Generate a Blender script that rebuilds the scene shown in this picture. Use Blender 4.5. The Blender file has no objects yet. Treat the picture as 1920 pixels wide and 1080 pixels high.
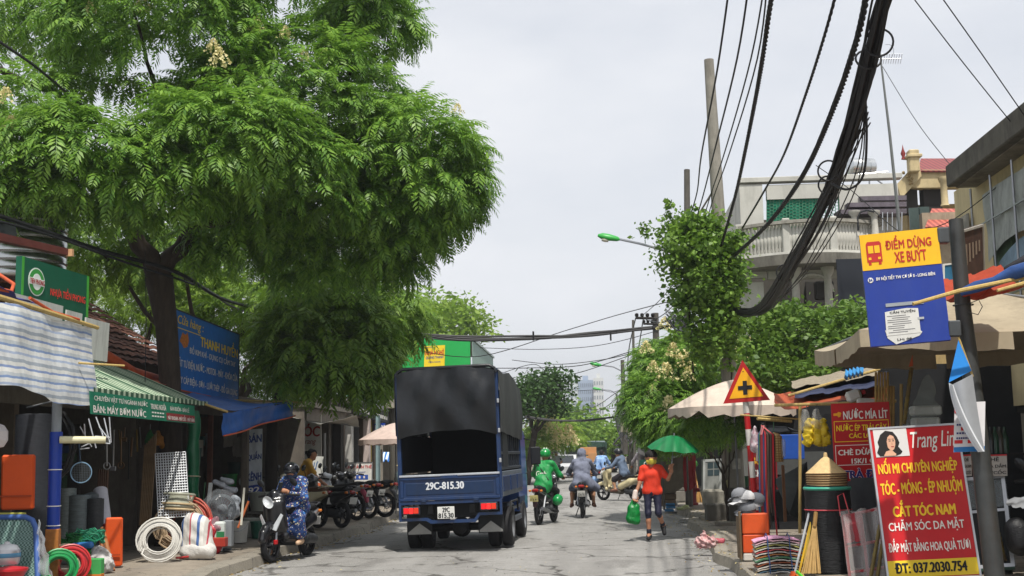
import bpy, math, random
import numpy as np
from mathutils import Vector as V, Matrix, Euler
R = math.radians
rnd = random.Random(7)
SC = bpy.context.scene
COL = SC.collection
F, EYE = 2300.0, 1.6
_th, _ps, _ro = R(7.65), R(3.935), R(1.0)
_d = V((-math.sin(_ps)*math.cos(_th), math.cos(_ps)*math.cos(_th), math.sin(_th)))
_r0 = V((math.cos(_ps), math.sin(_ps), 0)); _u0 = _r0.cross(_d)
_r = _r0*math.cos(_ro) - _u0*math.sin(_ro); _u = _r0*math.sin(_ro) + _u0*math.cos(_ro)
cam = bpy.data.objects.new('camera', bpy.data.cameras.new('camera')); COL.objects.link(cam)
cam.matrix_world = Matrix(((_r.x, _u.x, -_d.x, 0), (_r.y, _u.y, -_d.y, 0), (_r.z, _u.z, -_d.z, EYE), (0, 0, 0, 1)))
cam.data.sensor_width = 36; cam.data.lens = F/1920*36; cam.data.clip_end = 5000
SC.camera = cam
def ray(x, y): return _r*((x-960)/F) + _u*((540-y)/F) + _d
def P(x, y, Y):
 d = ray(x, y); return V((0, 0, EYE)) + d*(Y/d.y)
def PX(x, y, X):
 d = ray(x, y); return V((0, 0, EYE)) + d*(X/d.x)
def G(x, y, z=0.0):
 d = ray(x, y); return V((0, 0, EYE)) + d*((z-EYE)/d.z)
SUN = V((0.13, -0.40, 0.90)).normalized()
el = math.asin(SUN.z); az = math.atan2(SUN.x, SUN.y)
wd = bpy.data.worlds.new('World'); SC.world = wd; wd.use_nodes = True
nt = wd.node_tree; nt.nodes.clear()
def wn(t): return nt.nodes.new(t)
o_ = wn('ShaderNodeOutputWorld'); bg = wn('ShaderNodeBackground'); sky = wn('ShaderNodeTexSky')
sky.sky_type = 'NISHITA'; sky.sun_disc = False; sky.sun_elevation = el; sky.sun_rotation = az
sky.dust_density = 4; sky.air_density = 1.0
tc = wn('ShaderNodeTexCoord'); mp = wn('ShaderNodeMapping'); mp.inputs['Scale'].default_value = (1, 1, 2.6)
nz = wn('ShaderNodeTexNoise'); nz.inputs['Scale'].default_value = 1.9; nz.inputs['Detail'].default_value = 6; nz.inputs['Roughness'].default_value = .55
rp = wn('ShaderNodeValToRGB'); rp.color_ramp.elements[0].position = .36; rp.color_ramp.elements[0].color = (.70, .70, .70, 1)
rp.color_ramp.elements[1].position = .62; rp.color_ramp.elements[1].color = (1, 1, 1, 1)
mx = wn('ShaderNodeMix'); mx.data_type = 'RGBA'; mx.inputs[7].default_value = (6.25, 6.4, 6.72, 1)
L = nt.links.new
L(tc.outputs['Generated'], mp.inputs['Vector']); L(mp.outputs[0], nz.inputs['Vector']); L(nz.outputs['Fac'], rp.inputs[0])
L(rp.outputs[0], mx.inputs[0]); L(sky.outputs[0], mx.inputs[6]); L(mx.outputs[2], bg.inputs[0]); L(bg.outputs[0], o_.inputs[0])
bg.inputs['Strength'].default_value = 0.10
sl = bpy.data.lights.new('sun', 'SUN'); sl.energy = 3.4; sl.angle = R(.9); sl.color = (1, .955, .88)
so = bpy.data.objects.new('sun', sl); COL.objects.link(so); so.rotation_euler = SUN.to_track_quat('Z', 'Y').to_euler()
so.location = (0, 0, 30)
SC.view_settings.view_transform = 'Standard'; SC.view_settings.look = 'None'; SC.view_settings.exposure = 0.5
SC.cycles.max_bounces = 6; SC.cycles.transparent_max_bounces = 12; SC.cycles.diffuse_bounces = 4; SC.cycles.glossy_bounces = 3
SC.cycles.use_denoising = True
def C(h):
 h = h.lstrip('#'); c = [int(h[i:i+2], 16)/255 for i in (0, 2, 4)]
 return tuple(x/12.92 if x <= .04045 else ((x+.055)/1.055)**2.4 for x in c) + (1,)
_mats = {}
def M(hexc, rough=.6, metal=0, var=.14, scale=5, bump=0, bscale=60, trans=0, alpha=1, emit=0, spec=.4, hex2=None, coat=0, stretch=(1, 1, 1), island=0, sub=0, dirt=0, dirtc='#3a342c'):
 key = (hexc, rough, metal, var, scale, bump, bscale, trans, alpha, emit, spec, hex2, coat, stretch, island, dirt, dirtc)
 if key in _mats: return _mats[key]
 m = bpy.data.materials.new('surface_' + hexc.lstrip('#')); m.use_nodes = True
 t = m.node_tree; b = t.nodes['Principled BSDF']; c = C(hexc)
 b.inputs['Roughness'].default_value = rough; b.inputs['Metallic'].default_value = metal
 b.inputs['Specular IOR Level'].default_value = spec; b.inputs['Coat Weight'].default_value = coat
 b.inputs['Coat Roughness'].default_value = .08
 if alpha < 1: b.inputs['Alpha'].default_value = alpha
 if emit: b.inputs['Emission Color'].default_value = c; b.inputs['Emission Strength'].default_value = emit
 N = t.nodes.new; K = t.links.new
 co = N('ShaderNodeTexCoord'); mpp = N('ShaderNodeMapping'); mpp.inputs['Scale'].default_value = stretch
 K(co.outputs['Object'], mpp.inputs['Vector'])
 n = N('ShaderNodeTexNoise'); n.inputs['Scale'].default_value = scale; n.inputs['Detail'].default_value = 5; n.inputs['Roughness'].default_value = .65
 K(mpp.outputs[0], n.inputs['Vector'])
 ramp = N('ShaderNodeMapRange'); ramp.inputs[1].default_value = .3; ramp.inputs[2].default_value = .7; K(n.outputs['Fac'], ramp.inputs[0])
 fac = ramp.outputs[0]
 if island:
  ge = N('ShaderNodeNewGeometry'); ad = N('ShaderNodeMix'); ad.inputs[0].default_value = island
  K(fac, ad.inputs[2]); K(ge.outputs['Random Per Island'], ad.inputs[3]); fac = ad.outputs[0]
 mi = N('ShaderNodeMix'); mi.data_type = 'RGBA'; K(fac, mi.inputs[0])
 c2 = C(hex2) if hex2 else None
 mi.inputs[6].default_value = (c if hex2 else tuple(x*(1-var) for x in c[:3]) + (1,))
 mi.inputs[7].default_value = (c2 if hex2 else tuple(min(1, x*(1+var)) for x in c[:3]) + (1,))
 out = mi.outputs[2]
 if dirt:
  n2 = N('ShaderNodeTexNoise'); n2.inputs['Scale'].default_value = scale*.6; n2.inputs['Detail'].default_value = 8; n2.inputs['Roughness'].default_value = .75
  m2 = N('ShaderNodeMapping'); m2.inputs['Scale'].default_value = (1.6, 1.6, .35); K(co.outputs['Object'], m2.inputs['Vector']); K(m2.outputs[0], n2.inputs['Vector'])
  r2 = N('ShaderNodeMapRange'); r2.inputs[1].default_value = .48; r2.inputs[2].default_value = .72; r2.inputs[4].default_value = dirt; K(n2.outputs['Fac'], r2.inputs[0])
  x2 = N('ShaderNodeMix'); x2.data_type = 'RGBA'; K(r2.outputs[0], x2.inputs[0]); K(out, x2.inputs[6]); x2.inputs[7].default_value = C(dirtc); out = x2.outputs[2]
 K(out, b.inputs['Base Color'])
 if bump:
  n3 = N('ShaderNodeTexNoise'); n3.inputs['Scale'].default_value = bscale; n3.inputs['Detail'].default_value = 4; K(mpp.outputs[0], n3.inputs['Vector'])
  bu = N('ShaderNodeBump'); bu.inputs['Strength'].default_value = bump; bu.inputs['Distance'].default_value = .02; K(n3.outputs['Fac'], bu.inputs['Height']); K(bu.outputs[0], b.inputs['Normal'])
 if trans:
  tr = N('ShaderNodeBsdfTranslucent'); ms = N('ShaderNodeMixShader'); ms.inputs[0].default_value = trans
  K(out, tr.inputs['Color']); K(b.outputs[0], ms.inputs[1]); K(tr.outputs[0], ms.inputs[2]); K(ms.outputs[0], t.nodes['Material Output'].inputs['Surface'])
 _mats[key] = m; return m
def stripes(cols, axis=0, period=.2, rough=.7, bump=0, warp=0, trans=0, dirt=0):
 """banded material: cols = list of (position, hex) over one period along an object axis"""
 m = bpy.data.materials.new('striped_cloth'); m.use_nodes = True; t = m.node_tree; N = t.nodes.new; K = t.links.new
 b = t.nodes['Principled BSDF']; b.inputs['Roughness'].default_value = rough
 co = N('ShaderNodeTexCoord'); s = N('ShaderNodeSeparateXYZ'); K(co.outputs['Object'], s.inputs[0])
 src = s.outputs[axis]
 if warp:
  n = N('ShaderNodeTexNoise'); n.inputs['Scale'].default_value = 4; K(co.outputs['Object'], n.inputs['Vector'])
  a = N('ShaderNodeMath'); a.operation = 'MULTIPLY_ADD'; K(n.outputs['Fac'], a.inputs[0]); a.inputs[1].default_value = warp; K(src, a.inputs[2]); src = a.outputs[0]
 d = N('ShaderNodeMath'); d.operation = 'DIVIDE'; K(src, d.inputs[0]); d.inputs[1].default_value = period
 f = N('ShaderNodeMath'); f.operation = 'FRACT'; K(d.outputs[0], f.inputs[0])
 r = N('ShaderNodeValToRGB'); r.color_ramp.interpolation = 'CONSTANT'; e = r.color_ramp.elements
 while len(e) < len(cols): e.new(.5)
 for i, (p, h) in enumerate(cols): e[i].position = p; e[i].color = C(h)
 K(f.outputs[0], r.inputs[0])
 n4 = N('ShaderNodeTexNoise'); n4.inputs['Scale'].default_value = 7; n4.inputs['Detail'].default_value = 6; K(co.outputs['Object'], n4.inputs['Vector'])
 x = N('ShaderNodeMix'); x.data_type = 'RGBA'; x.blend_type = 'MULTIPLY'; x.inputs[0].default_value = .5 if not dirt else dirt; K(r.outputs[0], x.inputs[6]); K(n4.outputs['Color'], x.inputs[7])
 hs = N('ShaderNodeHueSaturation'); hs.inputs['Value'].default_value = 1.4; K(r.outputs[0], x.inputs[6])
 bw = N('ShaderNodeRGBToBW'); K(n4.outputs['Color'], bw.inputs[0]); K(bw.outputs[0], x.inputs[7]); K(x.outputs[2], hs.inputs['Color'])
 K(hs.outputs[0], b.inputs['Base Color'])
 if trans:
  tr = N('ShaderNodeBsdfTranslucent'); ms = N('ShaderNodeMixShader'); ms.inputs[0].default_value = trans
  K(hs.outputs[0], tr.inputs['Color']); K(b.outputs[0], ms.inputs[1]); K(tr.outputs[0], ms.inputs[2]); K(ms.outputs[0], t.nodes['Material Output'].inputs['Surface'])
 return m
def clear(alpha=.2, tint='#dfe6ea', rough=.15):
 return M(tint, rough, 0, .05, alpha=alpha, spec=.8)
W = {}
def link(o, parent=None, mw=None):
 COL.objects.link(o)
 if parent is not None: o.parent = parent
 W[o.name] = mw if mw is not None else W[parent.name] @ o.matrix_basis
 return o
def props(o, label=None, cat=None, group=None, kind=None):
 if label: o['label'] = label
 if cat: o['category'] = cat
 if group: o['group'] = group
 if kind: o['kind'] = kind
 return o
def T(name, label, cat, loc=(0, 0, 0), rz=0, group=None, rx=0, ry=0, s=1):
 o = bpy.data.objects.new(name, None); o.empty_display_size = .2
 o.location = loc; o.rotation_euler = (rx, ry, rz); o.scale = (s, s, s)
 link(o, None, Matrix.LocRotScale(V(loc), Euler((rx, ry, rz)), V((s, s, s))))
 return props(o, label, cat, group)
class MB:
 def __init__(s): s.v = []; s.f = []; s.m = []; s.mi = 0
 def add(s, vs, fs):
  b = len(s.v); s.v.extend([V(x) for x in vs]); s.f.extend([tuple(i+b for i in f) for f in fs]); s.m.extend([s.mi]*len(fs)); return s
 def box(s, c, d, rz=0, rx=0, ry=0, bev=0):
  x, y, z = d[0]/2, d[1]/2, d[2]/2; Rm = Euler((rx, ry, rz)).to_matrix(); c = V(c)
  b = min(bev, x*.9, y*.9, z*.9)
  if b <= 0:
   vs = [c + Rm @ V((i*x, j*y, k*z)) for i in (-1, 1) for j in (-1, 1) for k in (-1, 1)]
   return s.add(vs, [(0, 1, 3, 2), (4, 6, 7, 5), (0, 4, 5, 1), (2, 3, 7, 6), (0, 2, 6, 4), (1, 5, 7, 3)])
  vs = []; idx = {}
  for i in (-1, 1):
   for j in (-1, 1):
    for k in (-1, 1):
     for a in range(3):
      e = [x-b, y-b, z-b]; e[a] += b
      idx[(i, j, k, a)] = len(vs); vs.append(c + Rm @ V((i*e[0], j*e[1], k*e[2])))
  fs = []
  for i in (-1, 1):
   q = lambda a, lst: fs.append(tuple(idx[t+(a,)] for t in (lst if i > 0 else lst[::-1])))
   q(0, [(i, -1, -1), (i, 1, -1), (i, 1, 1), (i, -1, 1)]); q(1, [(-1, i, -1), (-1, i, 1), (1, i, 1), (1, i, -1)]); q(2, [(-1, -1, i), (1, -1, i), (1, 1, i), (-1, 1, i)])
  for j in (-1, 1):
   for k in (-1, 1):
    fs.append((idx[-1, j, k, 1], idx[1, j, k, 1], idx[1, j, k, 2], idx[-1, j, k, 2]))
    fs.append((idx[j, -1, k, 0], idx[j, 1, k, 0], idx[j, 1, k, 2], idx[j, -1, k, 2]))
    fs.append((idx[j, k, -1, 0], idx[j, k, 1, 0], idx[j, k, 1, 1], idx[j, k, -1, 1]))
    for i in (-1, 1): fs.append((idx[i, j, k, 0], idx[i, j, k, 1], idx[i, j, k, 2])) if j*k == 1 or True else 0
  return s.add(vs, fs)
 def cyl(s, a, b, r0, r1=None, n=12, cap=True):
  return s.tube([a, b], [r0, r0 if r1 is None else r1], n, cap)
 def tube(s, pts, r, n=8, cap=True, closed=False):
  pts = [V(p) for p in pts]; N = len(pts)
  rs = r if isinstance(r, (list, tuple)) else [r]*N
  vs = []; fs = []; up = None
  for i, p in enumerate(pts):
   if closed: t = pts[(i+1) % N]-pts[i-1]
   else: t = pts[min(i+1, N-1)]-pts[max(i-1, 0)]
   t = t.normalized() if t.length > 1e-9 else V((0, 0, 1))
   if up is None: up = t.orthogonal().normalized()
   up = up - t*up.dot(t)
   up = up.normalized() if up.length > 1e-6 else t.orthogonal().normalized()
   w = t.cross(up)
   for k in range(n):
    a = 2*math.pi*k/n; vs.append(p + (up*math.cos(a)+w*math.sin(a))*rs[i])
  for i in range(N if closed else N-1):
   j = (i+1) % N
   for k in range(n): fs.append((i*n+k, i*n+(k+1) % n, j*n+(k+1) % n, j*n+k))
  if cap and not closed: fs.append(tuple(range(n-1, -1, -1))); fs.append(tuple((N-1)*n+k for k in range(n)))
  return s.add(vs, fs)
 def lathe(s, prof, o=(0, 0, 0), n=24, ax=(0, 0, 1), sx=1, sy=1, arc=None):
  o = V(o); ax = V(ax).normalized(); e = ax.orthogonal().normalized() if abs(ax.z) < .99 else V((1, 0, 0)); w = ax.cross(e)
  vs = []; fs = []; m = len(prof)
  for k in range(n):
   a = 2*math.pi*k/n
   for (r, z) in prof: vs.append(o + ax*z + e*(r*math.cos(a)*sx) + w*(r*math.sin(a)*sy))
  for k in range(n):
   k2 = (k+1) % n
   for i in range(m-1): fs.append((k*m+i, k2*m+i, k2*m+i+1, k*m+i+1))
  return s.add(vs, fs)
 def torus(s, o, ax, Rr, r, n=28, m=8):
  return s.lathe([(Rr+r*math.cos(2*math.pi*i/m), r*math.sin(2*math.pi*i/m)) for i in range(m+1)], o, n, ax)
 def prism(s, pts, vec):
  pts = [V(p) for p in pts]; vec = V(vec); n = len(pts)
  return s.add(pts+[p+vec for p in pts], [tuple(range(n-1, -1, -1)), tuple(range(n, 2*n))]+[(i, (i+1) % n, n+(i+1) % n, n+i) for i in range(n)])
 def quad(s, a, b, c, d): return s.add([a, b, c, d], [(0, 1, 2, 3)])
 def sheet(s, fn, nu, nv, th=0):
  g = [[V(fn(i/nu, j/nv)) for j in range(nv+1)] for i in range(nu+1)]
  idx = lambda i, j: i*(nv+1)+j
  vs = [p for row in g for p in row]
  fs = [(idx(i, j), idx(i+1, j), idx(i+1, j+1), idx(i, j+1)) for i in range(nu) for j in range(nv)]
  if th:
   n0 = len(vs); nn = []
   for i in range(nu+1):
    for j in range(nv+1):
     a = g[min(i+1, nu)][j]-g[max(i-1, 0)][j]; b = g[i][min(j+1, nv)]-g[i][max(j-1, 0)]
     q = a.cross(b); nn.append(q.normalized()*th if q.length > 1e-9 else V((0, 0, th)))
   vs += [p-q for p, q in zip(vs, nn)]
   fs += [tuple(n0+k for k in f[::-1]) for f in fs]
   bd = [idx(i, 0) for i in range(nu+1)]+[idx(nu, j) for j in range(1, nv+1)]+[idx(i, nv) for i in range(nu-1, -1, -1)]+[idx(0, j) for j in range(nv-1, 0, -1)]
   for k in range(len(bd)): a, b = bd[k], bd[(k+1) % len(bd)]; fs.append((b, a, n0+a, n0+b))
  return s.add(vs, fs)
 def mesh(s, name, mats, smooth=False, inv=None, off=None):
  me = bpy.data.meshes.new(name)
  vs = s.v
  if inv is not None: vs = [inv @ p for p in vs]
  if off is not None: vs = [p-off for p in vs]
  me.from_pydata([tuple(p) for p in vs], [], s.f)
  for m in (mats if isinstance(mats, (list, tuple)) else [mats]): me.materials.append(m)
  me.polygons.foreach_set('material_index', s.m)
  if smooth: me.polygons.foreach_set('use_smooth', [True]*len(me.polygons))
  me.update()
  if smooth: me.set_sharp_from_angle(angle=R(48))
  return me
 def o(s, name, mats, parent, smooth=False, label=None):           # world coordinates
  ob = bpy.data.objects.new(name, s.mesh(name, mats, smooth, W[parent.name].inverted()))
  link(ob, parent); props(ob, label); return ob
 def l(s, name, mats, parent, smooth=False, label=None):           # local coordinates
  ob = bpy.data.objects.new(name, s.mesh(name, mats, smooth)); link(ob, parent); props(ob, label); return ob
 def split(s):                                                    # one builder per connected piece
  par = list(range(len(s.v)))
  def find(i):
   while par[i] != i: par[i] = par[par[i]]; i = par[i]
   return i
  for f in s.f:
   a = find(f[0])
   for q in f[1:]: par[find(q)] = a
  out = {}
  for f, m in zip(s.f, s.m): out.setdefault(find(f[0]), []).append((f, m))
  res = []
  for fs in out.values():
   n = MB(); mp_ = {}
   for f, m in fs:
    for q in f:
     if q not in mp_: mp_[q] = len(n.v); n.v.append(s.v[q])
    n.f.append(tuple(mp_[q] for q in f)); n.m.append(m)
   res.append(n)
  return res
 def os(s, *a, **k): return [n.o(*a, **k) for n in s.split()]
 def ls(s, *a, **k): return [n.l(*a, **k) for n in s.split()]
 def solo(s, name, mats, label, cat, group=None, smooth=False, kind=None):
  xs = [p.x for p in s.v]; ys = [p.y for p in s.v]; zs = [p.z for p in s.v]
  off = V(((min(xs)+max(xs))/2, (min(ys)+max(ys))/2, min(zs)))
  ob = bpy.data.objects.new(name, s.mesh(name, mats, smooth, None, off)); ob.location = off
  link(ob, None, Matrix.Translation(off)); props(ob, label, cat, group, kind); return ob
def np_mesh(name, verts, faces, mats, parent=None, inv=None, smooth=False, mi=None):
 me = bpy.data.meshes.new(name); nv = len(verts); nf = len(faces); k = faces.shape[1]
 if inv is not None:
  A = np.array(inv); verts = verts @ A[:3, :3].T + A[:3, 3]
 me.vertices.add(nv); me.vertices.foreach_set('co', np.ascontiguousarray(verts, dtype=np.float32).ravel())
 me.loops.add(nf*k); me.loops.foreach_set('vertex_index', np.ascontiguousarray(faces, dtype=np.int32).ravel())
 me.polygons.add(nf); me.polygons.foreach_set('loop_start', np.arange(0, nf*k, k, dtype=np.int32))
 for m in (mats if isinstance(mats, (list, tuple)) else [mats]): me.materials.append(m)
 if mi is not None: me.polygons.foreach_set('material_index', np.asarray(mi, dtype=np.int32))
 if smooth: me.polygons.foreach_set('use_smooth', np.ones(nf, dtype=bool))
 me.update(calc_edges=True); me.validate()
 return me
def sdf(prims, res=.02, k=.012, noise=0, nscale=8, cut=None):
 """prims: (a, b, ra, rb[, mat]); returns verts, quads, mat index per quad"""
 A = np.array([p[0] for p in prims], float); B = np.array([p[1] for p in prims], float)
 ra = np.array([p[2] for p in prims], float); rb = np.array([p[3] for p in prims], float)
 ma = np.array([p[4] if len(p) > 4 else 0 for p in prims])
 rm = np.maximum(ra, rb)[:, None]
 lo = np.minimum(A, B)-rm; hi = np.maximum(A, B)+rm
 L0 = lo.min(0)-3*res; n = np.ceil((hi.max(0)+3*res-L0)/res).astype(int)+1
 acc = np.zeros(n); 
 ax = [L0[i]+res*np.arange(n[i]) for i in range(3)]
 for i in range(len(prims)):
  m = 6*k+2*res
  s = [slice(max(0, int((lo[i, j]-m-L0[j])/res)), min(n[j], int((hi[i, j]+m-L0[j])/res)+2)) for j in range(3)]
  X = np.stack(np.meshgrid(ax[0][s[0]], ax[1][s[1]], ax[2][s[2]], indexing='ij'), -1)
  d = B[i]-A[i]; L2 = d@d
  t = np.clip(((X-A[i])@d)/L2, 0, 1) if L2 > 1e-12 else np.zeros(X.shape[:3])
  D = np.linalg.norm(X-A[i]-t[..., None]*d, axis=-1)-(ra[i]+(rb[i]-ra[i])*t)
  acc[s[0], s[1], s[2]] += np.exp(-np.clip(D/k, -50, 50))
 D = -k*np.log(np.maximum(acc, 1e-22))
 if noise:
  X = np.stack(np.meshgrid(*ax, indexing='ij'), -1)
  D = D + noise*(np.sin(X[..., 0]*nscale+2*np.sin(X[..., 2]*nscale*.7))*np.sin(X[..., 1]*nscale*1.1+1.3)*.5+np.sin(X[..., 2]*nscale*1.7+X[..., 0]*nscale*.9+1.7*np.sin(X[..., 1]*nscale))*.5+.45*np.sin(X[..., 0]*nscale*2.7+3*np.sin(X[..., 1]*nscale*1.9))*np.sin(X[..., 2]*nscale*2.3+2*np.sin(X[..., 0]*nscale*1.6)))
 if cut is not None:
  X = np.stack(np.meshgrid(*ax, indexing='ij'), -1)
  for (p, nrm) in cut: D = np.maximum(D, (X-np.array(p))@np.array(nrm))
 S = D < 0
 c = [slice(0, -1), slice(1, None)]
 corner = {(i, j, l): D[c[i], c[j], c[l]] for i in (0, 1) for j in (0, 1) for l in (0, 1)}
 cnt = np.zeros(n-1); pos = np.zeros(tuple(n-1)+(3,))
 keys = list(corner)
 for a in keys:
  for ax_ in range(3):
   if a[ax_] == 0:
    b = list(a); b[ax_] = 1; b = tuple(b); da, db = corner[a], corner[b]; x = (da < 0) != (db < 0)
    t = np.where(x, da/np.where(x, da-db, 1), 0)
    cnt += x; off = np.zeros(tuple(n-1)+(3,)); off[...] = a; off[..., ax_] += t; pos += off*x[..., None]
 act = cnt > 0; vid = -np.ones(tuple(n-1), int); vid[act] = np.arange(act.sum())
 ij = np.argwhere(act); verts = L0+res*(ij+pos[act]/cnt[act][:, None])
 faces = []
 for ax_ in range(3):
  u, w = [(1, 2), (2, 0), (0, 1)][ax_]
  s0 = [slice(1, -1)]*3; s1 = [slice(1, -1)]*3; s0[ax_] = slice(0, -1); s1[ax_] = slice(1, None)
  a, b = S[tuple(s0)], S[tuple(s1)]; e = np.argwhere(a != b); fl = a[a != b]
  base = e.copy()
  for q in range(3):
   if q != ax_: base[:, q] += 1
  def cell(du, dw):
   t = base.copy(); t[:, u] -= du; t[:, w] -= dw; return vid[t[:, 0], t[:, 1], t[:, 2]]
  q = np.stack([cell(1, 1), cell(0, 1), cell(0, 0), cell(1, 0)], 1)
  q[~fl] = q[~fl][:, ::-1]; faces.append(q)
 f = np.concatenate(faces); f = f[(f >= 0).all(1)]
 fc = verts[f].mean(1); best = np.full(len(fc), 1e9); mi = np.zeros(len(fc), int)
 if ma.max() > 0:
  for i in range(len(prims)):
   d = B[i]-A[i]; L2 = d@d; t = np.clip(((fc-A[i])@d)/max(L2, 1e-12), 0, 1)
   D = np.linalg.norm(fc-A[i]-t[:, None]*d, axis=1)-(ra[i]+(rb[i]-ra[i])*t); x = D < best; best[x] = D[x]; mi[x] = ma[i]
 return verts, f, mi
def blob(name, prims, mats, parent, res=.02, k=.012, world=False, label=None, **kw):
 v, f, mi = sdf(prims, res, k, **kw)
 ob = bpy.data.objects.new(name, np_mesh(name, v, f, mats, inv=W[parent.name].inverted() if world else None, smooth=True, mi=mi)); link(ob, parent); props(ob, label); return ob
def blob_solo(name, prims, mats, label, cat, group=None, res=.02, k=.012, **kw):
 v, f, mi = sdf(prims, res, k, **kw)
 off = V(((v[:, 0].min()+v[:, 0].max())/2, (v[:, 1].min()+v[:, 1].max())/2, v[:, 2].min()))
 ob = bpy.data.objects.new(name, np_mesh(name, v-np.array(off), f, mats, smooth=True, mi=mi)); ob.location = off
 link(ob, None, Matrix.Translation(off)); props(ob, label, cat, group); return ob
def text_mesh(s, bold=0, ext=0, shear=0):
 cu = bpy.data.curves.new('lettering', 'FONT'); cu.body = s; cu.offset = bold; cu.extrude = ext; cu.shear = shear; cu.resolution_u = 3; cu.space_character = 1.0+bold*2
 ob = bpy.data.objects.new('lettering', cu); COL.objects.link(ob)
 me = bpy.data.meshes.new_from_object(ob.evaluated_get(bpy.context.evaluated_depsgraph_get()))
 bpy.data.objects.remove(ob); bpy.data.curves.remove(cu); return me
class Board:
 """a flat panel given by three corners (bottom left, bottom right, top left), normal = u x v"""
 def __init__(s, bl, br, tl):
  s.o = V(bl); s.u = V(br)-V(bl); s.v = V(tl)-V(bl); s.n = s.u.cross(s.v).normalized()
 def pt(s, u, v, d=0): return s.o+s.u*u+s.v*v+s.n*d
 def slab(s, mb, th, u0=0, v0=0, u1=1, v1=1, d=0):
  mb.prism([s.pt(u0, v0, d-th), s.pt(u1, v0, d-th), s.pt(u1, v1, d-th), s.pt(u0, v1, d-th)], s.n*th); return mb
 def patch(s, parent, name, mat, u0, v0, u1, v1, d=.003, th=.002, label=None):
  return s.slab(MB(), th, u0, v0, u1, v1, d+th).o(name, mat, parent, label=label)
 def poly(s, parent, name, mat, pts, d=.003, th=.002, label=None):
  return MB().prism([s.pt(a, b, d) for a, b in pts], s.n*th).o(name, mat, parent, label=label)
 def frame(s, parent, name, mat, w, th=.03, d=.01):
  mb = MB(); a = w/s.u.length; b = w/s.v.length
  for r in ((0, 0, 1, b), (0, 1-b, 1, 1), (0, b, a, 1-b), (1-a, b, 1, 1-b)): s.slab(mb, th, *r, d)
  return mb.o(name, mat, parent)
 def text(s, parent, string, mat, u0, v0, u1, v1, bold=.02, d=.006, shear=0, name='lettering'):
  me = text_mesh(string, 0, 0, shear); n = len(me.vertices)
  if not n: return
  co = np.empty(n*3, np.float32); me.vertices.foreach_get('co', co); co = co.reshape(-1, 3).astype(float)
  fs = [tuple(p.vertices) for p in me.polygons]; bpy.data.meshes.remove(me)
  lo, hi = co.min(0), co.max(0); sh = [(0, 0)] if not bold else [(-bold, 0), (bold, 0), (0, bold*.5), (0, -bold*.5)]
  av = []; af = []
  for k, (dx, dy) in enumerate(sh):
   t = (co+np.array([dx, dy, 0])-lo)/np.maximum(hi-lo, 1e-6)
   av.append(np.array(s.o+s.n*(d+.0006*k))+np.outer(u0+t[:, 0]*(u1-u0), np.array(s.u))+np.outer(v0+t[:, 1]*(v1-v0), np.array(s.v)))
   af += [tuple(i+k*n for i in f) for f in fs]
  Mx = np.array(W[parent.name].inverted()); w = np.concatenate(av) @ Mx[:3, :3].T+Mx[:3, 3]
  me = bpy.data.meshes.new(name); me.from_pydata(w.tolist(), [], af); me.materials.append(mat); me.update()
  ob = bpy.data.objects.new(name, me); link(ob, parent); return ob
def frond(rs, L=.72, pairs=10, leaf=.155, wid=.046, droop=1.0):
 """one pinnate leaf along +x that arches down; returns verts (n,3), quads"""
 v = []; f = []
 pts = []; a = .5; x = z = 0.0; st = L/(pairs+2)
 for i in range(pairs+3):
  pts.append((x, 0, z, a)); a -= droop*(1.75/(pairs+2))*rs.uniform(.75, 1.25); x += st*math.cos(a); z += st*math.sin(a)
 for i in range(2, pairs+2):
  px, _, pz, pa = pts[i]; tx, tz = math.cos(pa), math.sin(pa); s_ = math.sin(math.pi*min(1, (i-.6)/(pairs+1)*.82+.16))**.5
  for sd in (-1, 1):
   l = leaf*s_*rs.uniform(.85, 1.1); ang = R(rs.uniform(48, 64)); dx = math.cos(ang); dy = math.sin(ang)*sd; sag = rs.uniform(.12, .5)
   dirv = np.array([tx*dx, dy, tz*dx-sag]); dirv /= np.linalg.norm(dirv)
   side = np.cross(dirv, [-tz, 0, tx]); side /= max(1e-6, np.linalg.norm(side)); b = np.array([px, 0, pz])
   k = len(v); w = wid*s_*.5
   v += [b, b+dirv*l*.45+side*w, b+dirv*l+np.array([0, 0, -.12*l]), b+dirv*l*.45-side*w]; f.append((k, k+1, k+2, k+3))
 k = len(v)  # rachis strip
 v += [np.array([pts[0][0], -.004, pts[0][2]]), np.array([pts[0][0], .004, pts[0][2]]), np.array([pts[pairs//2][0], .003, pts[pairs//2][2]]), np.array([pts[pairs//2][0], -.003, pts[pairs//2][2]])]
 f.append((k, k+1, k+2, k+3)); k = len(v)
 v += [np.array([pts[pairs//2][0], -.003, pts[pairs//2][2]]), np.array([pts[pairs//2][0], .003, pts[pairs//2][2]]), np.array([pts[-1][0], .002, pts[-1][2]]), np.array([pts[-1][0], -.002, pts[-1][2]])]
 f.append((k, k+1, k+2, k+3))
 return np.array(v), np.array(f)
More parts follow.
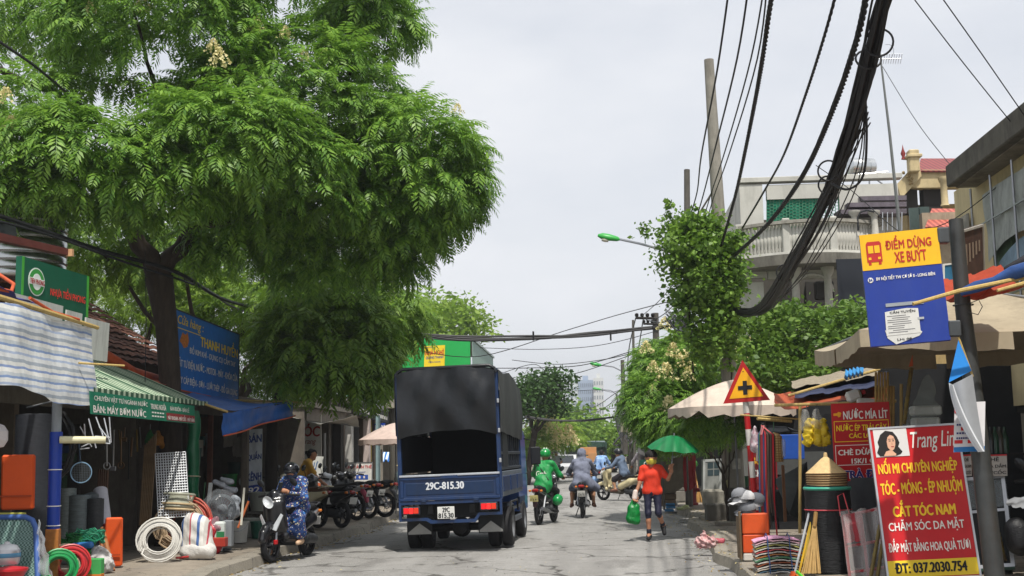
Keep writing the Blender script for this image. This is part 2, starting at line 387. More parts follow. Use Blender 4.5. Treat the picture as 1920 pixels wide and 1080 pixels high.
def rosettes(tips, rs, per=(5, 8), size=1.0, **kw):
 """tips: (pos, outward dir, scale); a whorl of pinnate leaves round each tip"""
 lib = [frond(rs, droop=d, **kw) for d in (.7, .9, 1.1, 1.3, 1.5, 1.0)]
 Vs = []; Fs = []; nb = 0
 for (p, d, sc) in tips:
  d = V(d); n = rs.randint(*per); a0 = rs.uniform(0, 6.28)
  for i in range(n):
   a = a0+6.283*i/n+rs.uniform(-.35, .35)
   h = V((math.cos(a), math.sin(a), 0)); g = (h*.75+d*.75); g.z = 0
   az_ = math.atan2(g.y, g.x) if g.length > .05 else a
   Rm = Euler((rs.uniform(-.35, .35), -rs.uniform(-.35, .45)-.35*d.z, az_)).to_matrix()
   lv, lf = lib[rs.randrange(len(lib))]; q = sc*size*rs.uniform(.75, 1.12)
   w = lv @ np.array(Rm).T*q+np.array(p)
   Vs.append(w); Fs.append(lf+nb); nb += len(lv)
 return np.concatenate(Vs), np.concatenate(Fs)
def leafcloud(tips, rs, n, size, spread, flat=.5, wid=.5):
 """leaf-sized quads scattered round each tip"""
 r = np.random.RandomState(rs.randrange(1 << 30)); T_ = np.array([t[0] for t in tips]); S_ = np.array([t[2] for t in tips])
 N = len(T_)*n; c = np.repeat(T_, n, 0)+r.normal(0, 1, (N, 3))*spread*np.repeat(S_, n)[:, None]*np.array([1, 1, .7])
 d = r.normal(0, 1, (N, 3)); d[:, 2] = d[:, 2]*flat-.35; d /= np.linalg.norm(d, axis=1)[:, None]
 u = r.normal(0, 1, (N, 3)); u[:, 2] += .8; s = np.cross(d, u); s /= np.linalg.norm(s, axis=1)[:, None]
 l = size*r.uniform(.4, 1.45, N)[:, None]
 v = np.stack([c, c+d*l*.45+s*l*wid*.5, c+d*l, c+d*l*.45-s*l*wid*.5], 1).reshape(-1, 3)
 return v, np.arange(N*4).reshape(-1, 4)
def lobes(ls, rs, n, inner=.25, zmin=-.75):
 """tips on ellipsoid lobes: (centre, (rx,ry,rz), weight)"""
 out = []; tot = sum(l[2] for l in ls)
 for (c, r, w) in ls:
  for _ in range(int(n*w/tot)):
   while True:
    d = V((rs.gauss(0, 1), rs.gauss(0, 1), rs.gauss(0, 1))).normalized()
    if d.z > zmin: break
   q = rs.uniform(.35, .85) if rs.random() < inner else rs.uniform(.86, 1.06)
   out.append((V(c)+V((d.x*r[0], d.y*r[1], d.z*r[2]))*q, d, rs.uniform(.8, 1.15)))
 return out
def limb(mb, a, b, r0, r1, rs, seg=6, wob=.06):
 a = V(a); b = V(b); L_ = (b-a).length; pts = []; rr = []
 for i in range(seg+1):
  t = i/seg; w = wob*L_*math.sin(math.pi*t)
  pts.append(a.lerp(b, t)+V((rs.uniform(-w, w), rs.uniform(-w, w), rs.uniform(-w, w)*.5))); rr.append(r0+(r1-r0)*t)
 mb.tube(pts, rr, 9); return pts
# ================================================================ ground, road, pavements
def ground_mat(name, ca, cb, speck, cracks=0, patch=None, stain=.3):
 m = bpy.data.materials.new(name); m.use_nodes = True; t = m.node_tree; N = t.nodes.new; K = t.links.new; b = t.nodes['Principled BSDF']
 b.inputs['Roughness'].default_value = .85; b.inputs['Specular IOR Level'].default_value = .3
 co = N('ShaderNodeTexCoord'); src = co.outputs['Object']
 def noise(s, d=6, r=.6, st=None):
  n = N('ShaderNodeTexNoise'); n.inputs['Scale'].default_value = s; n.inputs['Detail'].default_value = d; n.inputs['Roughness'].default_value = r
  if st: mm = N('ShaderNodeMapping'); mm.inputs['Scale'].default_value = st; K(src, mm.inputs[0]); K(mm.outputs[0], n.inputs['Vector'])
  else: K(src, n.inputs['Vector'])
  return n.outputs['Fac']
 def rng(x, a, c, lo=0, hi=1):
  r = N('ShaderNodeMapRange'); r.inputs[1].default_value = a; r.inputs[2].default_value = c; r.inputs[3].default_value = lo; r.inputs[4].default_value = hi; K(x, r.inputs[0]); return r.outputs[0]
 def mix(f, a, c, mode='MIX'):
  x = N('ShaderNodeMix'); x.data_type = 'RGBA'; x.blend_type = mode
  K(f, x.inputs[0]) if not isinstance(f, (int, float)) else setattr(x.inputs[0], 'default_value', f)
  for i, q in ((6, a), (7, c)):
   if isinstance(q, str): x.inputs[i].default_value = C(q)
   else: K(q, x.inputs[i])
  return x.outputs[2]
 col = mix(rng(noise(.55, 5, .6, (1.6, .5, 1)), .35, .65), ca, cb)
 if patch: col = mix(rng(noise(.9, 3, .5, (1, .35, 1)), .58, .64, 0, .75), col, patch)
 col = mix(rng(noise(3.5, 8, .75), .5, .75, 0, stain), col, '#4a4640')
 if patch: col = mix(rng(noise(1.3, 3, .5, (1, .05, 1)), .48, .68, 0, .4), col, '#5f5e5d')
 col = mix(rng(noise(95, 2, .7), .48, .75, 0, speck), col, '#d8d4ca')
 col = mix(rng(noise(24, 3, .75), .55, .72, 0, speck*.7), col, '#bdb8ae')
 col = mix(rng(noise(17, 4, .8), .58, .72, 0, speck*.9), col, '#55534f')
 col = mix(rng(noise(70, 2, .7), .5, .72, 0, speck), col, '#2c2b2a')
 h = noise(60, 4, .7)
 if cracks:
  v = N('ShaderNodeTexVoronoi'); v.feature = 'DISTANCE_TO_EDGE'; v.inputs['Scale'].default_value = cracks
  nn = N('ShaderNodeTexNoise'); nn.inputs['Scale'].default_value = 3; nn.inputs['Detail'].default_value = 5; K(src, nn.inputs['Vector'])
  ad = N('ShaderNodeVectorMath'); ad.operation = 'MULTIPLY_ADD'; K(nn.outputs['Color'], ad.inputs[0]); ad.inputs[1].default_value = (.55, .55, .55); K(src, ad.inputs[2]); K(ad.outputs[0], v.inputs['Vector'])
  mask = N('ShaderNodeMath'); mask.operation = 'MULTIPLY'; K(rng(v.outputs['Distance'], .0, .024, 1, 0), mask.inputs[0]); K(rng(noise(.8, 2), .4, .52), mask.inputs[1])
  col = mix(mask.outputs[0], col, '#3b3936')
 K(col, b.inputs['Base Color'])
 bu = N('ShaderNodeBump'); bu.inputs['Strength'].default_value = .35; bu.inputs['Distance'].default_value = .015; K(h, bu.inputs['Height']); K(bu.outputs[0], b.inputs['Normal'])
 return m
road_m = ground_mat('worn_asphalt', '#7d7c7a', '#939290', .5, .5, '#686766', .5)
pave_m = ground_mat('dusty_pavement', '#7d7467', '#948a7c', .2, 1.3, '#6b6459', .55)
earth_m = ground_mat('packed_earth', '#6a6154', '#7d7466', .2, 0)
kerb_m = ground_mat('kerb_concrete', '#7c766b', '#938d80', .25, 1.1, None, .6)
def XL(y): return -5.2+.10*math.sin(y*.55)+.06*math.sin(y*1.7+1)
def XR(y): return 1.66+max(0, min(1, (y-15)/18))*.45+.09*math.sin(y*.9)+.05*math.sin(y*2.3)
MB().quad((-500, -50, -.06), (500, -50, -.06), (500, 900, -.06), (-500, 900, -.06)).solo('ground', earth_m, None, None, kind='structure')
def road_h(x, y):
 return -.03*((x+1.7)/3.5)**2+.008*math.sin(x*2.1+y*.7)*math.sin(y*.33)
MB().sheet(lambda u, v: V((-5.6+7.9*u, -5+205*v, road_h(-5.6+7.9*u, -5+205*v))), 16, 205).solo('road', road_m, None, None, kind='structure', smooth=True)
rs = random.Random(3)
def pavement(name, X, sgn, wid, y0, y1):
 mb = MB(); k = MB(); n = int((y1-y0)/.5)
 for i in range(n+1):
  y = y0+(y1-y0)*i/n; e = X(y); w = rs.uniform(-.02, .02); z = .12+rs.uniform(-.015, .02)
  drop = rs.random() < .12 and sgn > 0
  row = [(e-sgn*.05+w, y, -.08), (e+w, y, z*(.55 if drop else .9)), (e+sgn*.03+w, y, z), (e+sgn*.26, y, z+.005), (e+sgn*.3, y, z-.004), (e+sgn*1.2, y, .135), (e+sgn*wid, y, .15)]
  mb.v += [V(p) for p in row]
  if i:
   b = (i-1)*7
   for q in range(6):
    f = (b+q, b+q+1, b+q+8, b+q+7); mb.f.append(f if sgn < 0 else f[::-1]); mb.m.append(0 if q > 2 else 1)
 return mb.solo(name, [pave_m, kerb_m], None, None, kind='structure')
pavement('left_pavement', XL, -1, 8, 2, 150); pavement('right_pavement', XR, 1, 12, 2, 150)
rs = random.Random(11)
def rubble(name, label, spots, m, cat='debris', group=None):
 for i, (p, s, lab) in enumerate(spots):
  mb = MB(); n = 6; pts = []
  for k in range(n):
   a = 6.283*k/n+rs.uniform(-.3, .3); pts.append(V(p)+V((math.cos(a)*s*rs.uniform(.7, 1.2), math.sin(a)*s*rs.uniform(.7, 1.2), 0)))
  tl = V((rs.uniform(-.2, .2), rs.uniform(-.2, .2), 1)).normalized()*.07
  mb.prism(pts, tl).solo(name, m, lab, cat, group)
slab_m = M('#8f887c', .9, var=.2, scale=9, bump=.4, dirt=.6)
rubble('paving_slab', '', [(G(1300, 905, .12), .28, 'loose broken paving slab on the right pavement edge beside the red hydrant'), (G(1325, 925, .12), .3, 'loose broken paving slab nearer than the hydrant on the right kerb'),
 (G(1335, 950, .12), .26, 'tilted broken paving slab on the kerb below the posters on the pole'), (G(1290, 895, .12), .25, 'flat paving slab by the road edge left of the hydrant foot'), (G(1365, 985, .13), .33, 'broken paving slab on the kerb left of the orange box')], slab_m, 'paving slab', 'loose paving slabs along the right kerb')
def litter(name, label, fn, n, size, mats, kind='stuff'):
 r = random.Random(5); v = []; f = []; mi = []
 for i in range(n):
  x, y, z = fn(r); a = r.uniform(0, 6.28); l = size*r.uniform(.4, 1.4); w = l*r.uniform(.3, .7); c, s = math.cos(a), math.sin(a); k = len(v)
  for (q, p, h) in ((-l, 0, 0), (0, w, .012), (l, 0, .006), (0, -w, .01)): v.append((x+q*c-p*s, y+q*s+p*c, z+h*r.uniform(.3, 1.6)))
  f.append((k, k+1, k+2, k+3)); mi.append(r.randrange(len(mats)))
 ob = bpy.data.objects.new(name, np_mesh(name, np.array(v), np.array(f), mats, mi=mi)); link(ob, None, Matrix()); props(ob, label, 'litter', kind=kind)
lm = [M('#b39a55', .8), M('#8a7038', .8), M('#c9bb86', .8), M('#6b5a35', .8)]
def gut(r):
 y = 13+r.random()**1.6*24; x = XL(y)+abs(r.gauss(0, .16))+.02; return x, y, road_h(x, y)+.006
litter('gutter_leaves', 'yellow fallen leaves lying in the left gutter', gut, 620, .032, lm)
def gut2(r):
 y = 13+r.random()*20; x = XR(y)+r.gauss(-.05, .25); return x, y, (road_h(x, y) if x < XR(y)-.06 else .14)+.006
litter('kerb_litter', 'pale dry leaves and scraps along the right kerb', gut2, 380, .024, lm)
def rd(r):
 y = 13+r.random()*35; x = r.uniform(-5, 1.6); return x, y, road_h(x, y)+.005
litter('road_specks', 'tiny leaf scraps and grit scattered over the asphalt', rd, 700, .013, [M('#b0aa9c', .9), M('#4a4844', .9), M('#a39a70', .9)])
# ================================================================ common materials
DARK = M('#1d1b19', .8, var=.3); BLACK = M('#0e0e0f', .6); RUB = M('#17171a', .75, var=.2, scale=20, bump=.15)
STEEL = M('#9a9ca0', .35, .85, .1); CHROME = M('#c9ccd0', .16, 1, .05); ALU = M('#b9bcc0', .4, .7, .08)
WHITE = M('#dcdcd8', .6, var=.06, dirt=.25); CREAM = M('#d8ceb4', .7, var=.08, dirt=.3)
CONC = M('#8d897f', .9, var=.18, scale=3, bump=.3, dirt=.55); CONCD = M('#5b5852', .9, var=.2, scale=3, bump=.3, dirt=.6)
WOOD = M('#6d4a2f', .75, var=.25, scale=4, stretch=(8, 8, 1), bump=.2); BAMB = M('#b39a5e', .6, var=.2, scale=6, stretch=(6, 6, 1)); WOODL = M('#b98d5c', .7, var=.2, stretch=(6, 6, 1))
RUST = M('#6f4432', .85, var=.3, scale=8, bump=.2, dirt=.5); GLASS = M('#20262a', .06, 0, .05, spec=.9)
RED = M('#c3161c', .45, var=.06, dirt=.12); YEL = M('#f2c21a', .5, var=.05, dirt=.1); BLUE = M('#1c3f9c', .5, var=.07, dirt=.15)
TXW = M('#ece9e2', .6, var=.03); TXY = M('#f5d327', .6, var=.03); TXB = M('#1b3a86', .6, var=.03); TXR = M('#b5161d', .6, var=.03); TXK = M('#15151a', .6, var=.03)
PURL = M('#3f4a8c', .7)
# ================================================================ left row of shops (front line near X = -7.2)
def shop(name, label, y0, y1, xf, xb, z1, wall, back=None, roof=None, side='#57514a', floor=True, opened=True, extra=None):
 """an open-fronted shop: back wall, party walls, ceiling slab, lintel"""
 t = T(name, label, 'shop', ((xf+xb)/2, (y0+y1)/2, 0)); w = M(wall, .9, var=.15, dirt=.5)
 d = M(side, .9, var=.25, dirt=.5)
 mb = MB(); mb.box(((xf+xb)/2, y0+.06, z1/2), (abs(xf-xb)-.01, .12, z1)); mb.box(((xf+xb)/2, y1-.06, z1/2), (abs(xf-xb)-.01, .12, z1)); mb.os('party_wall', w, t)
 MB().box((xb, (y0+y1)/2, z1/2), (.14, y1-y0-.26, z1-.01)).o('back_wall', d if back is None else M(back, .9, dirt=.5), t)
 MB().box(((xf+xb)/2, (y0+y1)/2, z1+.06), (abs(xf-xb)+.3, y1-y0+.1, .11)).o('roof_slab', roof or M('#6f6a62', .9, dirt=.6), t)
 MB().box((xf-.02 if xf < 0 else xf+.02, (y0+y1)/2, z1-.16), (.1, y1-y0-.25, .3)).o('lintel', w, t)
 return t
def corrugated(mb, a, b, c, n, amp=.018, seg=4, th=.004):
 """ridges run from edge a-b to edge (a-b)+(c-a)"""
 a, b, c = V(a), V(b), V(c); u = b-a; w = c-a; nn = u.cross(w).normalized()
 return mb.sheet(lambda i, j: a+u*i+w*j+nn*(amp*math.sin(i*n*6.2832)), n*seg, 2, th)
def drape(mb, fn, nu, nv, amp, seed, th=.004, fq=3.0):
 r = random.Random(seed); ph = [r.uniform(0, 6.28) for _ in range(6)]
 def g(u, v):
  p = V(fn(u, v)); k = amp*(math.sin(fq*6.28*u+ph[0]+1.3*math.sin(3*v+ph[1]))+.6*math.sin(fq*2.3*6.28*u+ph[2]+2*v)+.5*math.sin(9*v+ph[3]+4*u)); return p+V((k*.6, k*.35, k*.55))
 return mb.sheet(g, nu, nv, th)
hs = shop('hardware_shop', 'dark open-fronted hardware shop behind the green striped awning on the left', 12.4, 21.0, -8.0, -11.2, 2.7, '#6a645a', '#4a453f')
MB().box((-8.9, 17.3, 1.0), (.5, 5.6, .05)).box((-8.9, 17.3, 1.55), (.5, 5.6, .05)).box((-8.9, 17.3, .5), (.5, 5.6, .05)).box((-8.9, 14.5, 1.1), (.5, .06, 2.2)).box((-8.9, 20.1, 1.1), (.5, .06, 2.2)).os('shelf', M('#3d3a36', .7), hs)
t = T('striped_awning', 'green corrugated awning with pale stripes over the hardware shop front', 'awning', (-6.6, 18, 2.5))
aw = stripes([(0, '#35573f'), (.6, '#b3c2a8')], 1, .19, .6, dirt=.6)
mb = MB(); corrugated(mb, (-6.58, 15.6, 2.52), (-6.58, 20.3, 2.50), (-8.3, 15.6, 3.28), 45, .012); mb.o('roof_sheet', aw, t, True)
mb = MB(); mb.sheet(lambda u, v: V((-6.56, 15.6+4.7*u, 2.55-.07*v-.02*abs(math.sin(u*140)))), 180, 1, .004); mb.o('scalloped_edge', aw, t)
for y in (15.7, 17.9, 20.2): MB().tube([(-6.6, y, 2.5), (-8.2, y, 3.18)], .018).tube([(-7.5, y, 2.3), (-6.7, y, 2.47)], .012).os('bracket', M('#7d7f80', .5, .6), t)
t = T('awning_banner', 'green cloth banner with white shop lettering hanging along the striped awning edge', 'banner', (-6.54, 18, 2.17))
b = Board(PX(170, 776, -6.53), PX(366, 795, -6.53), PX(168, 733, -6.53))
b.slab(MB(), .006).o('banner_cloth', M('#12785a', .6, var=.1), t)
b.text(t, 'CHUYÊN VẬT TƯ NGÀNH NƯỚC', TXW, .03, .56, .49, .9, .015); b.text(t, 'BÁN: MÁY BƠM NƯỚC', TXW, .02, .08, .47, .5, .03)
b.text(t, 'TRUNG NGHĨA', TXW, .52, .54, .675, .88, .03); [b.patch(t, 'small_print', TXW, .53+.026*k, v_, .548+.026*k, v_+.07) for k in range(5) for v_ in (.16, .34)]
b.text(t, 'BÁN BUÔN - BÁN LẺ', TXW, .72, .58, .93, .86, .01); b.patch(t, 'red_strip', M('#8e2a2c', .6), .68, .06, .995, .44, .001); b.text(t, 'MÁY KHOAN - MÁY CẮT - MÁY HÀN', TXW, .69, .1, .985, .4, .02, .008)
t = T('tiled_roof_house', 'old low house with a dark mossy clay tile roof behind the hardware shop', 'house', (-10.4, 21.5, 0))
tile = M('#4a2c22', .9, var=.4, scale=7, bump=.6, bscale=25, hex2='#6d4433', dirt=.55, dirtc='#221c17')
mb = MB()
for r_ in range(13):
 a = r_/13; z0 = 3.32+1.5*a; x0 = -8.3-2.3*a
 mb.sheet(lambda u, v: V((x0-.2*v+.02*math.sin(u*40), 17.2+7.8*u, z0+.13*v+.035*(1-v)+.03*abs(math.sin(u*62.8))+.02*math.sin(u*9+r_))), 130, 1, .012)
mb.o('roof', tile, t, True)
MB().prism([(-8.45, 17.3, 0), (-12.9, 17.3, 0), (-12.9, 17.3, 3.3), (-10.65, 17.3, 4.75), (-8.45, 17.3, 3.25)], (0, .15, 0)).prism([(-8.45, 24.8, 0), (-12.9, 24.8, 0), (-12.9, 24.8, 3.3), (-10.65, 24.8, 4.75), (-8.45, 24.8, 3.25)], (0, .12, 0)).os('gable', M('#6a6256', .9, dirt=.6), t)
MB().prism([(-10.6, 17.2, 4.8), (-13.1, 17.2, 3.4), (-13.1, 17.2, 3.3), (-10.6, 17.2, 4.7)], (0, 7.8, 0)).o('rear_roof', tile, t)
mb = MB(); pts = [PX(150, 640, -8.35), PX(200, 668, -8.1), PX(250, 700, -7.95), PX(300, 716, -7.8), PX(350, 730, -7.65), PX(400, 742, -7.55), PX(446, 752, -7.5)]
pts = [p+V((0, 0, rnd.uniform(-.02, .02))) for p in pts]
mb.tube(pts, [.07, .11, .1, .13, .11, .12, .06], 9)
drape(mb, lambda u, v: V((-7.75+.35*v-.15*u, 20.3+4.7*u, 2.98-.12*v-.28*u)), 40, 8, .03, 3)
mb.solo('rolled_tarpaulin', M('#b5502b', .7, var=.3, bump=.4, bscale=14, dirt=.35), 'faded orange tarpaulin rolled along the eave under the blue shop banner', 'tarpaulin', smooth=True)
t = T('striped_tarp', 'blue and white striped tarpaulin hanging at the left edge of the street', 'tarpaulin', (-6.7, 14.6, 2.4))
st = stripes([(0, '#cfd2d2'), (.14, '#a3b1c8'), (.22, '#d6d8d6'), (.36, '#7d93b8'), (.44, '#b9c0c4'), (.55, '#d9dad6'), (.68, '#7f92b8'), (.76, '#cfd0cc'), (.88, '#9aa3ac')], 2, .36, .7, warp=.035, dirt=.7)
mb = MB(); drape(mb, lambda u, v: V((-6.66+.16*v+.05*math.sin(5*u), 11.8+3.95*u, 3.40-.08*u-1.0*v+.05*math.sin(6*u)*v)), 60, 26, .022, 8, fq=2.2); mb.o('cloth', st, t, True)
MB().tube([(-6.68, 11.6, 3.47), (-6.66, 13.5, 3.42), (-6.68, 15.95, 3.36)], [.03, .034, .028], 8).o('bamboo_rod', BAMB, t)
MB().tube([(-6.6, 15.2, 2.83), (-6.2, 15.7, 2.82)], .014).o('bamboo_stick', BAMB, t)
mb = MB(); drape(mb, lambda u, v: V((-6.72-1.0*v, 11.8+2.6*u*(1-.35*v), 3.45+.42*v+.1*math.sin(3*u)*(1-v)-.2*u*v)), 30, 10, .03, 4); mb.solo('purple_tarp', M('#3d3f86', .7, var=.25, bump=.3, bscale=12), 'purple blue tarpaulin lying above the striped tarp at the far left', 'tarpaulin', smooth=True)
MB().tube([(-6.7, 12.5, 3.5), (-6.78, 13.7, 3.56), (-7.0, 14.2, 3.72), (-7.3, 14.3, 3.9)], .022).tube([(-6.7, 14.0, 3.52), (-6.69, 14.6, 3.42), (-6.66, 15.3, 3.40)], .02).solo('orange_hem', M('#b9532e', .7, var=.2), 'torn orange hem of the purple tarpaulin over the striped tarp', 'cloth strip')
t = T('plumbing_signboard', 'dark green sign with round white emblem above the leftmost shop', 'signboard', (-7.3, 16.5, 3.1))
b = Board(PX(36, 640, -7.3), PX(163, 660, -7.3), PX(36, 478, -7.3)); b.v = V((0, 0, 1))*b.v.z
b.slab(MB(), .08).o('board', M('#0d5a41', .5, var=.06, dirt=.12), t)
for a, c in ((0, .03), (.965, 1)): b.patch(t, 'green_edge', M('#4aa83c', .5), a, 0, c, 1, .001)
cc = [(.2+.115*math.cos(k*.2618), .74+.17*math.sin(k*.2618)*1) for k in range(24)]; b.poly(t, 'emblem', M('#e6ece6', .5, var=.02), cc)
b.poly(t, 'emblem_ring', M('#3f9a46', .5, var=.02), [(.2+.105*math.cos(k*.2618), .74+.155*math.sin(k*.2618)) for k in range(24)], .006)
b.poly(t, 'emblem_ball', M('#e6ece6', .5, var=.02), [(.2+.06*math.cos(k*.2618), .74+.1*math.sin(k*.2618)) for k in range(24)], .009)
b.patch(t, 'emblem_band', M('#e6ece6', .5, var=.02), .095, .70, .305, .78, .011)
b.text(t, 'TIEN PHONG', TXR, .1, .71, .3, .77, .02, .016); b.text(t, 'NHỰA TIỀN PHONG', M('#e8443c', .5, var=.02), .40, .6, .94, .76, .03)
t = T('plastic_sheets', 'three white corrugated plastic sheets in front of the green sign', 'plastic sheet', (-7.05, 15.8, 3.1))
for i, (a, c) in enumerate(((14.2, 15.78), (15.82, 16.35), (16.40, 17.25))):
 MB().box((-7.1+.02*i, (a+c)/2, 3.36-.04*i), (.02, c-a-.03, .56), ry=.04).o('sheet', M('#c8cac4', .5, var=.08, dirt=.35, stretch=(1, 6, .3)), t)
t = T('water_tank', 'stainless steel water tank with a blue band on the leftmost roof', 'water tank', (-9.25, 19, 4.2))
pr = [(.0, 4.3), (.35, 4.32), (.66, 4.42)]
for i in range(12): pr += [(.70, 4.5+i*.13), (.70, 4.585+i*.13), (.675, 4.61+i*.13)]
pr += [(.6, 6.2), (.2, 6.42), (0, 6.43)]
MB().lathe(pr, (-9.25, 19, 0), 36).o('tank_body', M('#b8bab8', .22, .95, .08), t, True)
MB().lathe([(.706, 5.55), (.712, 5.56), (.712, 5.94), (.706, 5.95)], (-9.25, 19, 0), 36).o('blue_band', M('#16285c', .5), t, True)
mb = MB(); [mb.tube([(-9.25+.5*a, 19+.5*c, 3.3), (-9.25+.5*a, 19+.5*c, 4.45)], .03) for a in (-1, 1) for c in (-1, 1)]; mb.torus((-9.25, 19, 4.4), (0, 0, 1), .6, .03).o('stand', RUST, t)
for ch, an in (('S', -83), ('Ơ', -60), ('N', -38)):      # lettering wraps the band
 a = R(an); c = V((-9.25+.72*math.cos(a), 19+.72*math.sin(a), 5.63)); u = V((-math.sin(a), math.cos(a), 0))
 Board(c-u*.11, c+u*.11, c-u*.11+V((0, 0, .24))).text(t, ch, TXW, 0, 0, 1, 1, .04, .004)
t = T('roof_beam', 'rusty red steel beam jutting out below the water tank', 'beam', PX(60, 455, -7.4))
MB().prism([PX(-90, 415, -7.6), PX(135, 468, -7.3), PX(135, 480, -7.3), PX(-90, 431, -7.6)], (-.12, 0, 0)).o('steel_channel', M('#5d2a22', .7, var=.25, dirt=.4), t); MB().box(PX(131, 474, -7.30), (.09, .06, .1)).o('pale_end', M('#c79a72', .7), t)
MB().prism([PX(-80, 395, -7.9), PX(30, 425, -7.9), PX(30, 445, -7.9), PX(-80, 420, -7.9)], (-1.5, 0, .1)).solo('roof_sheet', M('#33393a', .7, dirt=.3), 'dark sheet metal canopy end at the left edge below the tank', 'canopy')
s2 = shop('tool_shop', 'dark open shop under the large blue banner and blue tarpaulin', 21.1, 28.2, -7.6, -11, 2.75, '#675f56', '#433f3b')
t = T('shop_banner', 'large blue banner with yellow and white lettering beside the tree trunk', 'banner', (-7.4, 23.2, 2.7))
b = Board(PX(326, 733, -7.4), PX(447, 758, -7.4), PX(325, 577, -7.4)); b.v = V((0, 0, b.v.z))
b.slab(MB(), .03).o('banner_cloth', M('#1f6fc0', .55, var=.12, dirt=.12), t)
b.text(t, 'Cửa hàng :', TXY, .03, .80, .40, .95, .01, shear=.2); b.patch(t, 'underline', TXY, .03, .775, .36, .785)
b.text(t, 'THANH HUYỀN', TXY, .36, .64, .97, .84, .03)
b.text(t, 'ĐỒ KIM KHÍ - DỤNG CỤ CẦM TAY', TXW, .2, .49, .93, .62, .02); b.text(t, 'VẬT TƯ ĐIỆN, NƯỚC - MOTOR - MÁY - KHÓA CỬA', TXW, .03, .29, .97, .43, .02)
b.text(t, 'DÂY CÁP ĐIỆN - SƠN - LƯỚI THÉP - ĐỒ GIA DỤNG', TXW, .03, .09, .97, .24, .02)
b.poly(t, 'tool_picture', M('#c9772e', .5, var=.4, scale=20), [(.06, .62), (.1, .74), (.14, .72), (.17, .76), (.19, .66), (.17, .58), (.12, .55), (.09, .6)])
b.patch(t, 'orange_strip', M('#b8502a', .6, dirt=.2), 0, -.07, 1, .035, .002); b.text(t, '0974.06.2085 - 0966.60.12.07 - 0353.504.21', TXW, .4, -.045, .97, .015, .01, .008)
b.frame(t, 'frame', M('#3f4347', .6, .5), .02, .02, .012)
t = T('blue_tarp_awning', 'blue tarpaulin awning with orange hem beside the striped awning', 'awning', (-6.6, 22, 2.4))
bt = M('#2a66b8', .5, var=.2, scale=3, bump=.5, bscale=9, trans=.25)
mb = MB(); drape(mb, lambda u, v: V((-7.5+1.35*v+.05*math.sin(4*u), 20.5+4.0*u, 2.80+.0*u-.32*v*(1-u)-.1*v-.12*math.sin(math.pi*v)*.6)), 36, 14, .022, 21); mb.o('cloth', bt, t, True)
mb = MB(); drape(mb, lambda u, v: V((-6.13+.06*math.sin(9*u)*v, 19.75+4.6*u, 2.32+.36*u-.36*v+.10*u*v)), 44, 8, .022, 5); mb.o('hanging_flap', bt, t, True)
mb = MB(); mb.tube([(-6.10+.06*math.sin(9*u/20), 19.75+4.6*u/20, 1.955+.46*u/20) for u in range(21)], .014, 5).o('orange_hem', M('#c75a2c', .7), t)
MB().tube([(-7.4, 24.4, 2.75), (-5.9, 24.45, 2.68)], .022).tube([(-7.4, 20.6, 2.75), (-6.1, 19.9, 2.35)], .02).os('support_rod', BAMB, t)
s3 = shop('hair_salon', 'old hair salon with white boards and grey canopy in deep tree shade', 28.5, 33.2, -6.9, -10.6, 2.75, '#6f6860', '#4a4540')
t = T('salon_wall_sign', 'white salon wall board with dark red haircut lettering', 'signboard', P(555, 900, 30))
b = Board(P(480, 935, 30), P(603, 935, 30), P(480, 778, 30)); b.slab(MB(), .04).o('board', M('#b9b5ac', .7, var=.12, dirt=.35), t)
b.text(t, 'CẮT TÓC', M('#8d2b28', .6), .26, .74, .98, .93, .04, shear=.1); b.text(t, 'Thời Trang', M('#7c2f2c', .6), .5, .63, .92, .72, .01, shear=.25)
def salon_pic(b, x, y, s):
 b.poly(t, 'hair_drawing', TXK, [(x, y), (x+.1*s, y+.09*s), (x+.2*s, y+.1*s), (x+.28*s, y+.03*s), (x+.2*s, y-.01*s), (x+.16*s, y-.09*s), (x+.08*s, y-.12*s), (x+.1*s, y-.04*s)])
salon_pic(b, .62, .47, 1.); b.poly(t, 'shirt_drawing', TXK, [(.8, .2), (.97, .2), (.97, .3), (.9, .34), (.83, .31)]); b.poly(t, 'collar_drawing', TXK, [(.62, .2), (.78, .2), (.76, .28), (.7, .33), (.65, .3)])
b.patch(t, 'price_note', TXW, .74, .42, .95, .53); b.text(t, 'NHUỘM TÓC', TXK, .76, .48, .93, .52, .01, .01); b.patch(t, 'faint_line', TXK, .76, .44, .93, .455, .008)
t = T('salon_standing_board', 'white standing board with blue script leaning before the salon', 'signboard', P(572, 935, 29.3))
b = Board(P(530, 960, 29.3), P(601, 965, 29.2), P(540, 852, 29.6)); b.slab(MB(), .03).o('board', M('#c2c3bd', .6, dirt=.3), t)
b.text(t, 'Minh Thư', M('#2a5b93', .6), .1, .76, .82, .92, .02, shear=.2); b.text(t, 'TÓC', M('#c4643a', .6), .38, .28, .95, .6, .05)
t = T('salon_canopy', 'grey cloth canopy sagging over the salon pavement', 'canopy', P(600, 790, 30))
mb = MB(); drape(mb, lambda u, v: P(525+150*u-6*v, 776+24*u*(1-v)+34*v*(u if u < .55 else 1.1-u), 29.5-2.2*v+4*u), 36, 10, .02, 14); mb.o('cloth', M('#9c9a92', .8, var=.2, dirt=.4), t, True)
MB().tube([P(525, 776, 29.5), P(672, 800, 33.5)], .02).tube([P(609, 812, 29.2), P(609, 925, 29.2)], .03).os('frame_pipe', M('#5b5c5c', .5, .5), t)
t = T('vertical_shop_sign', 'tall blue and white shop sign board standing past the tool shop', 'signboard', PX(475, 900, -7.0))
b = Board(P(461, 945, 24.9), P(491, 940, 25.4), P(461, 806, 24.9)); b.v = V((0, 0, b.v.z)); b.slab(MB(), .04).o('board', M('#c6ccd4', .6, dirt=.2), t); b.patch(t, 'blue_base', BLUE, 0, 0, 1, .24)
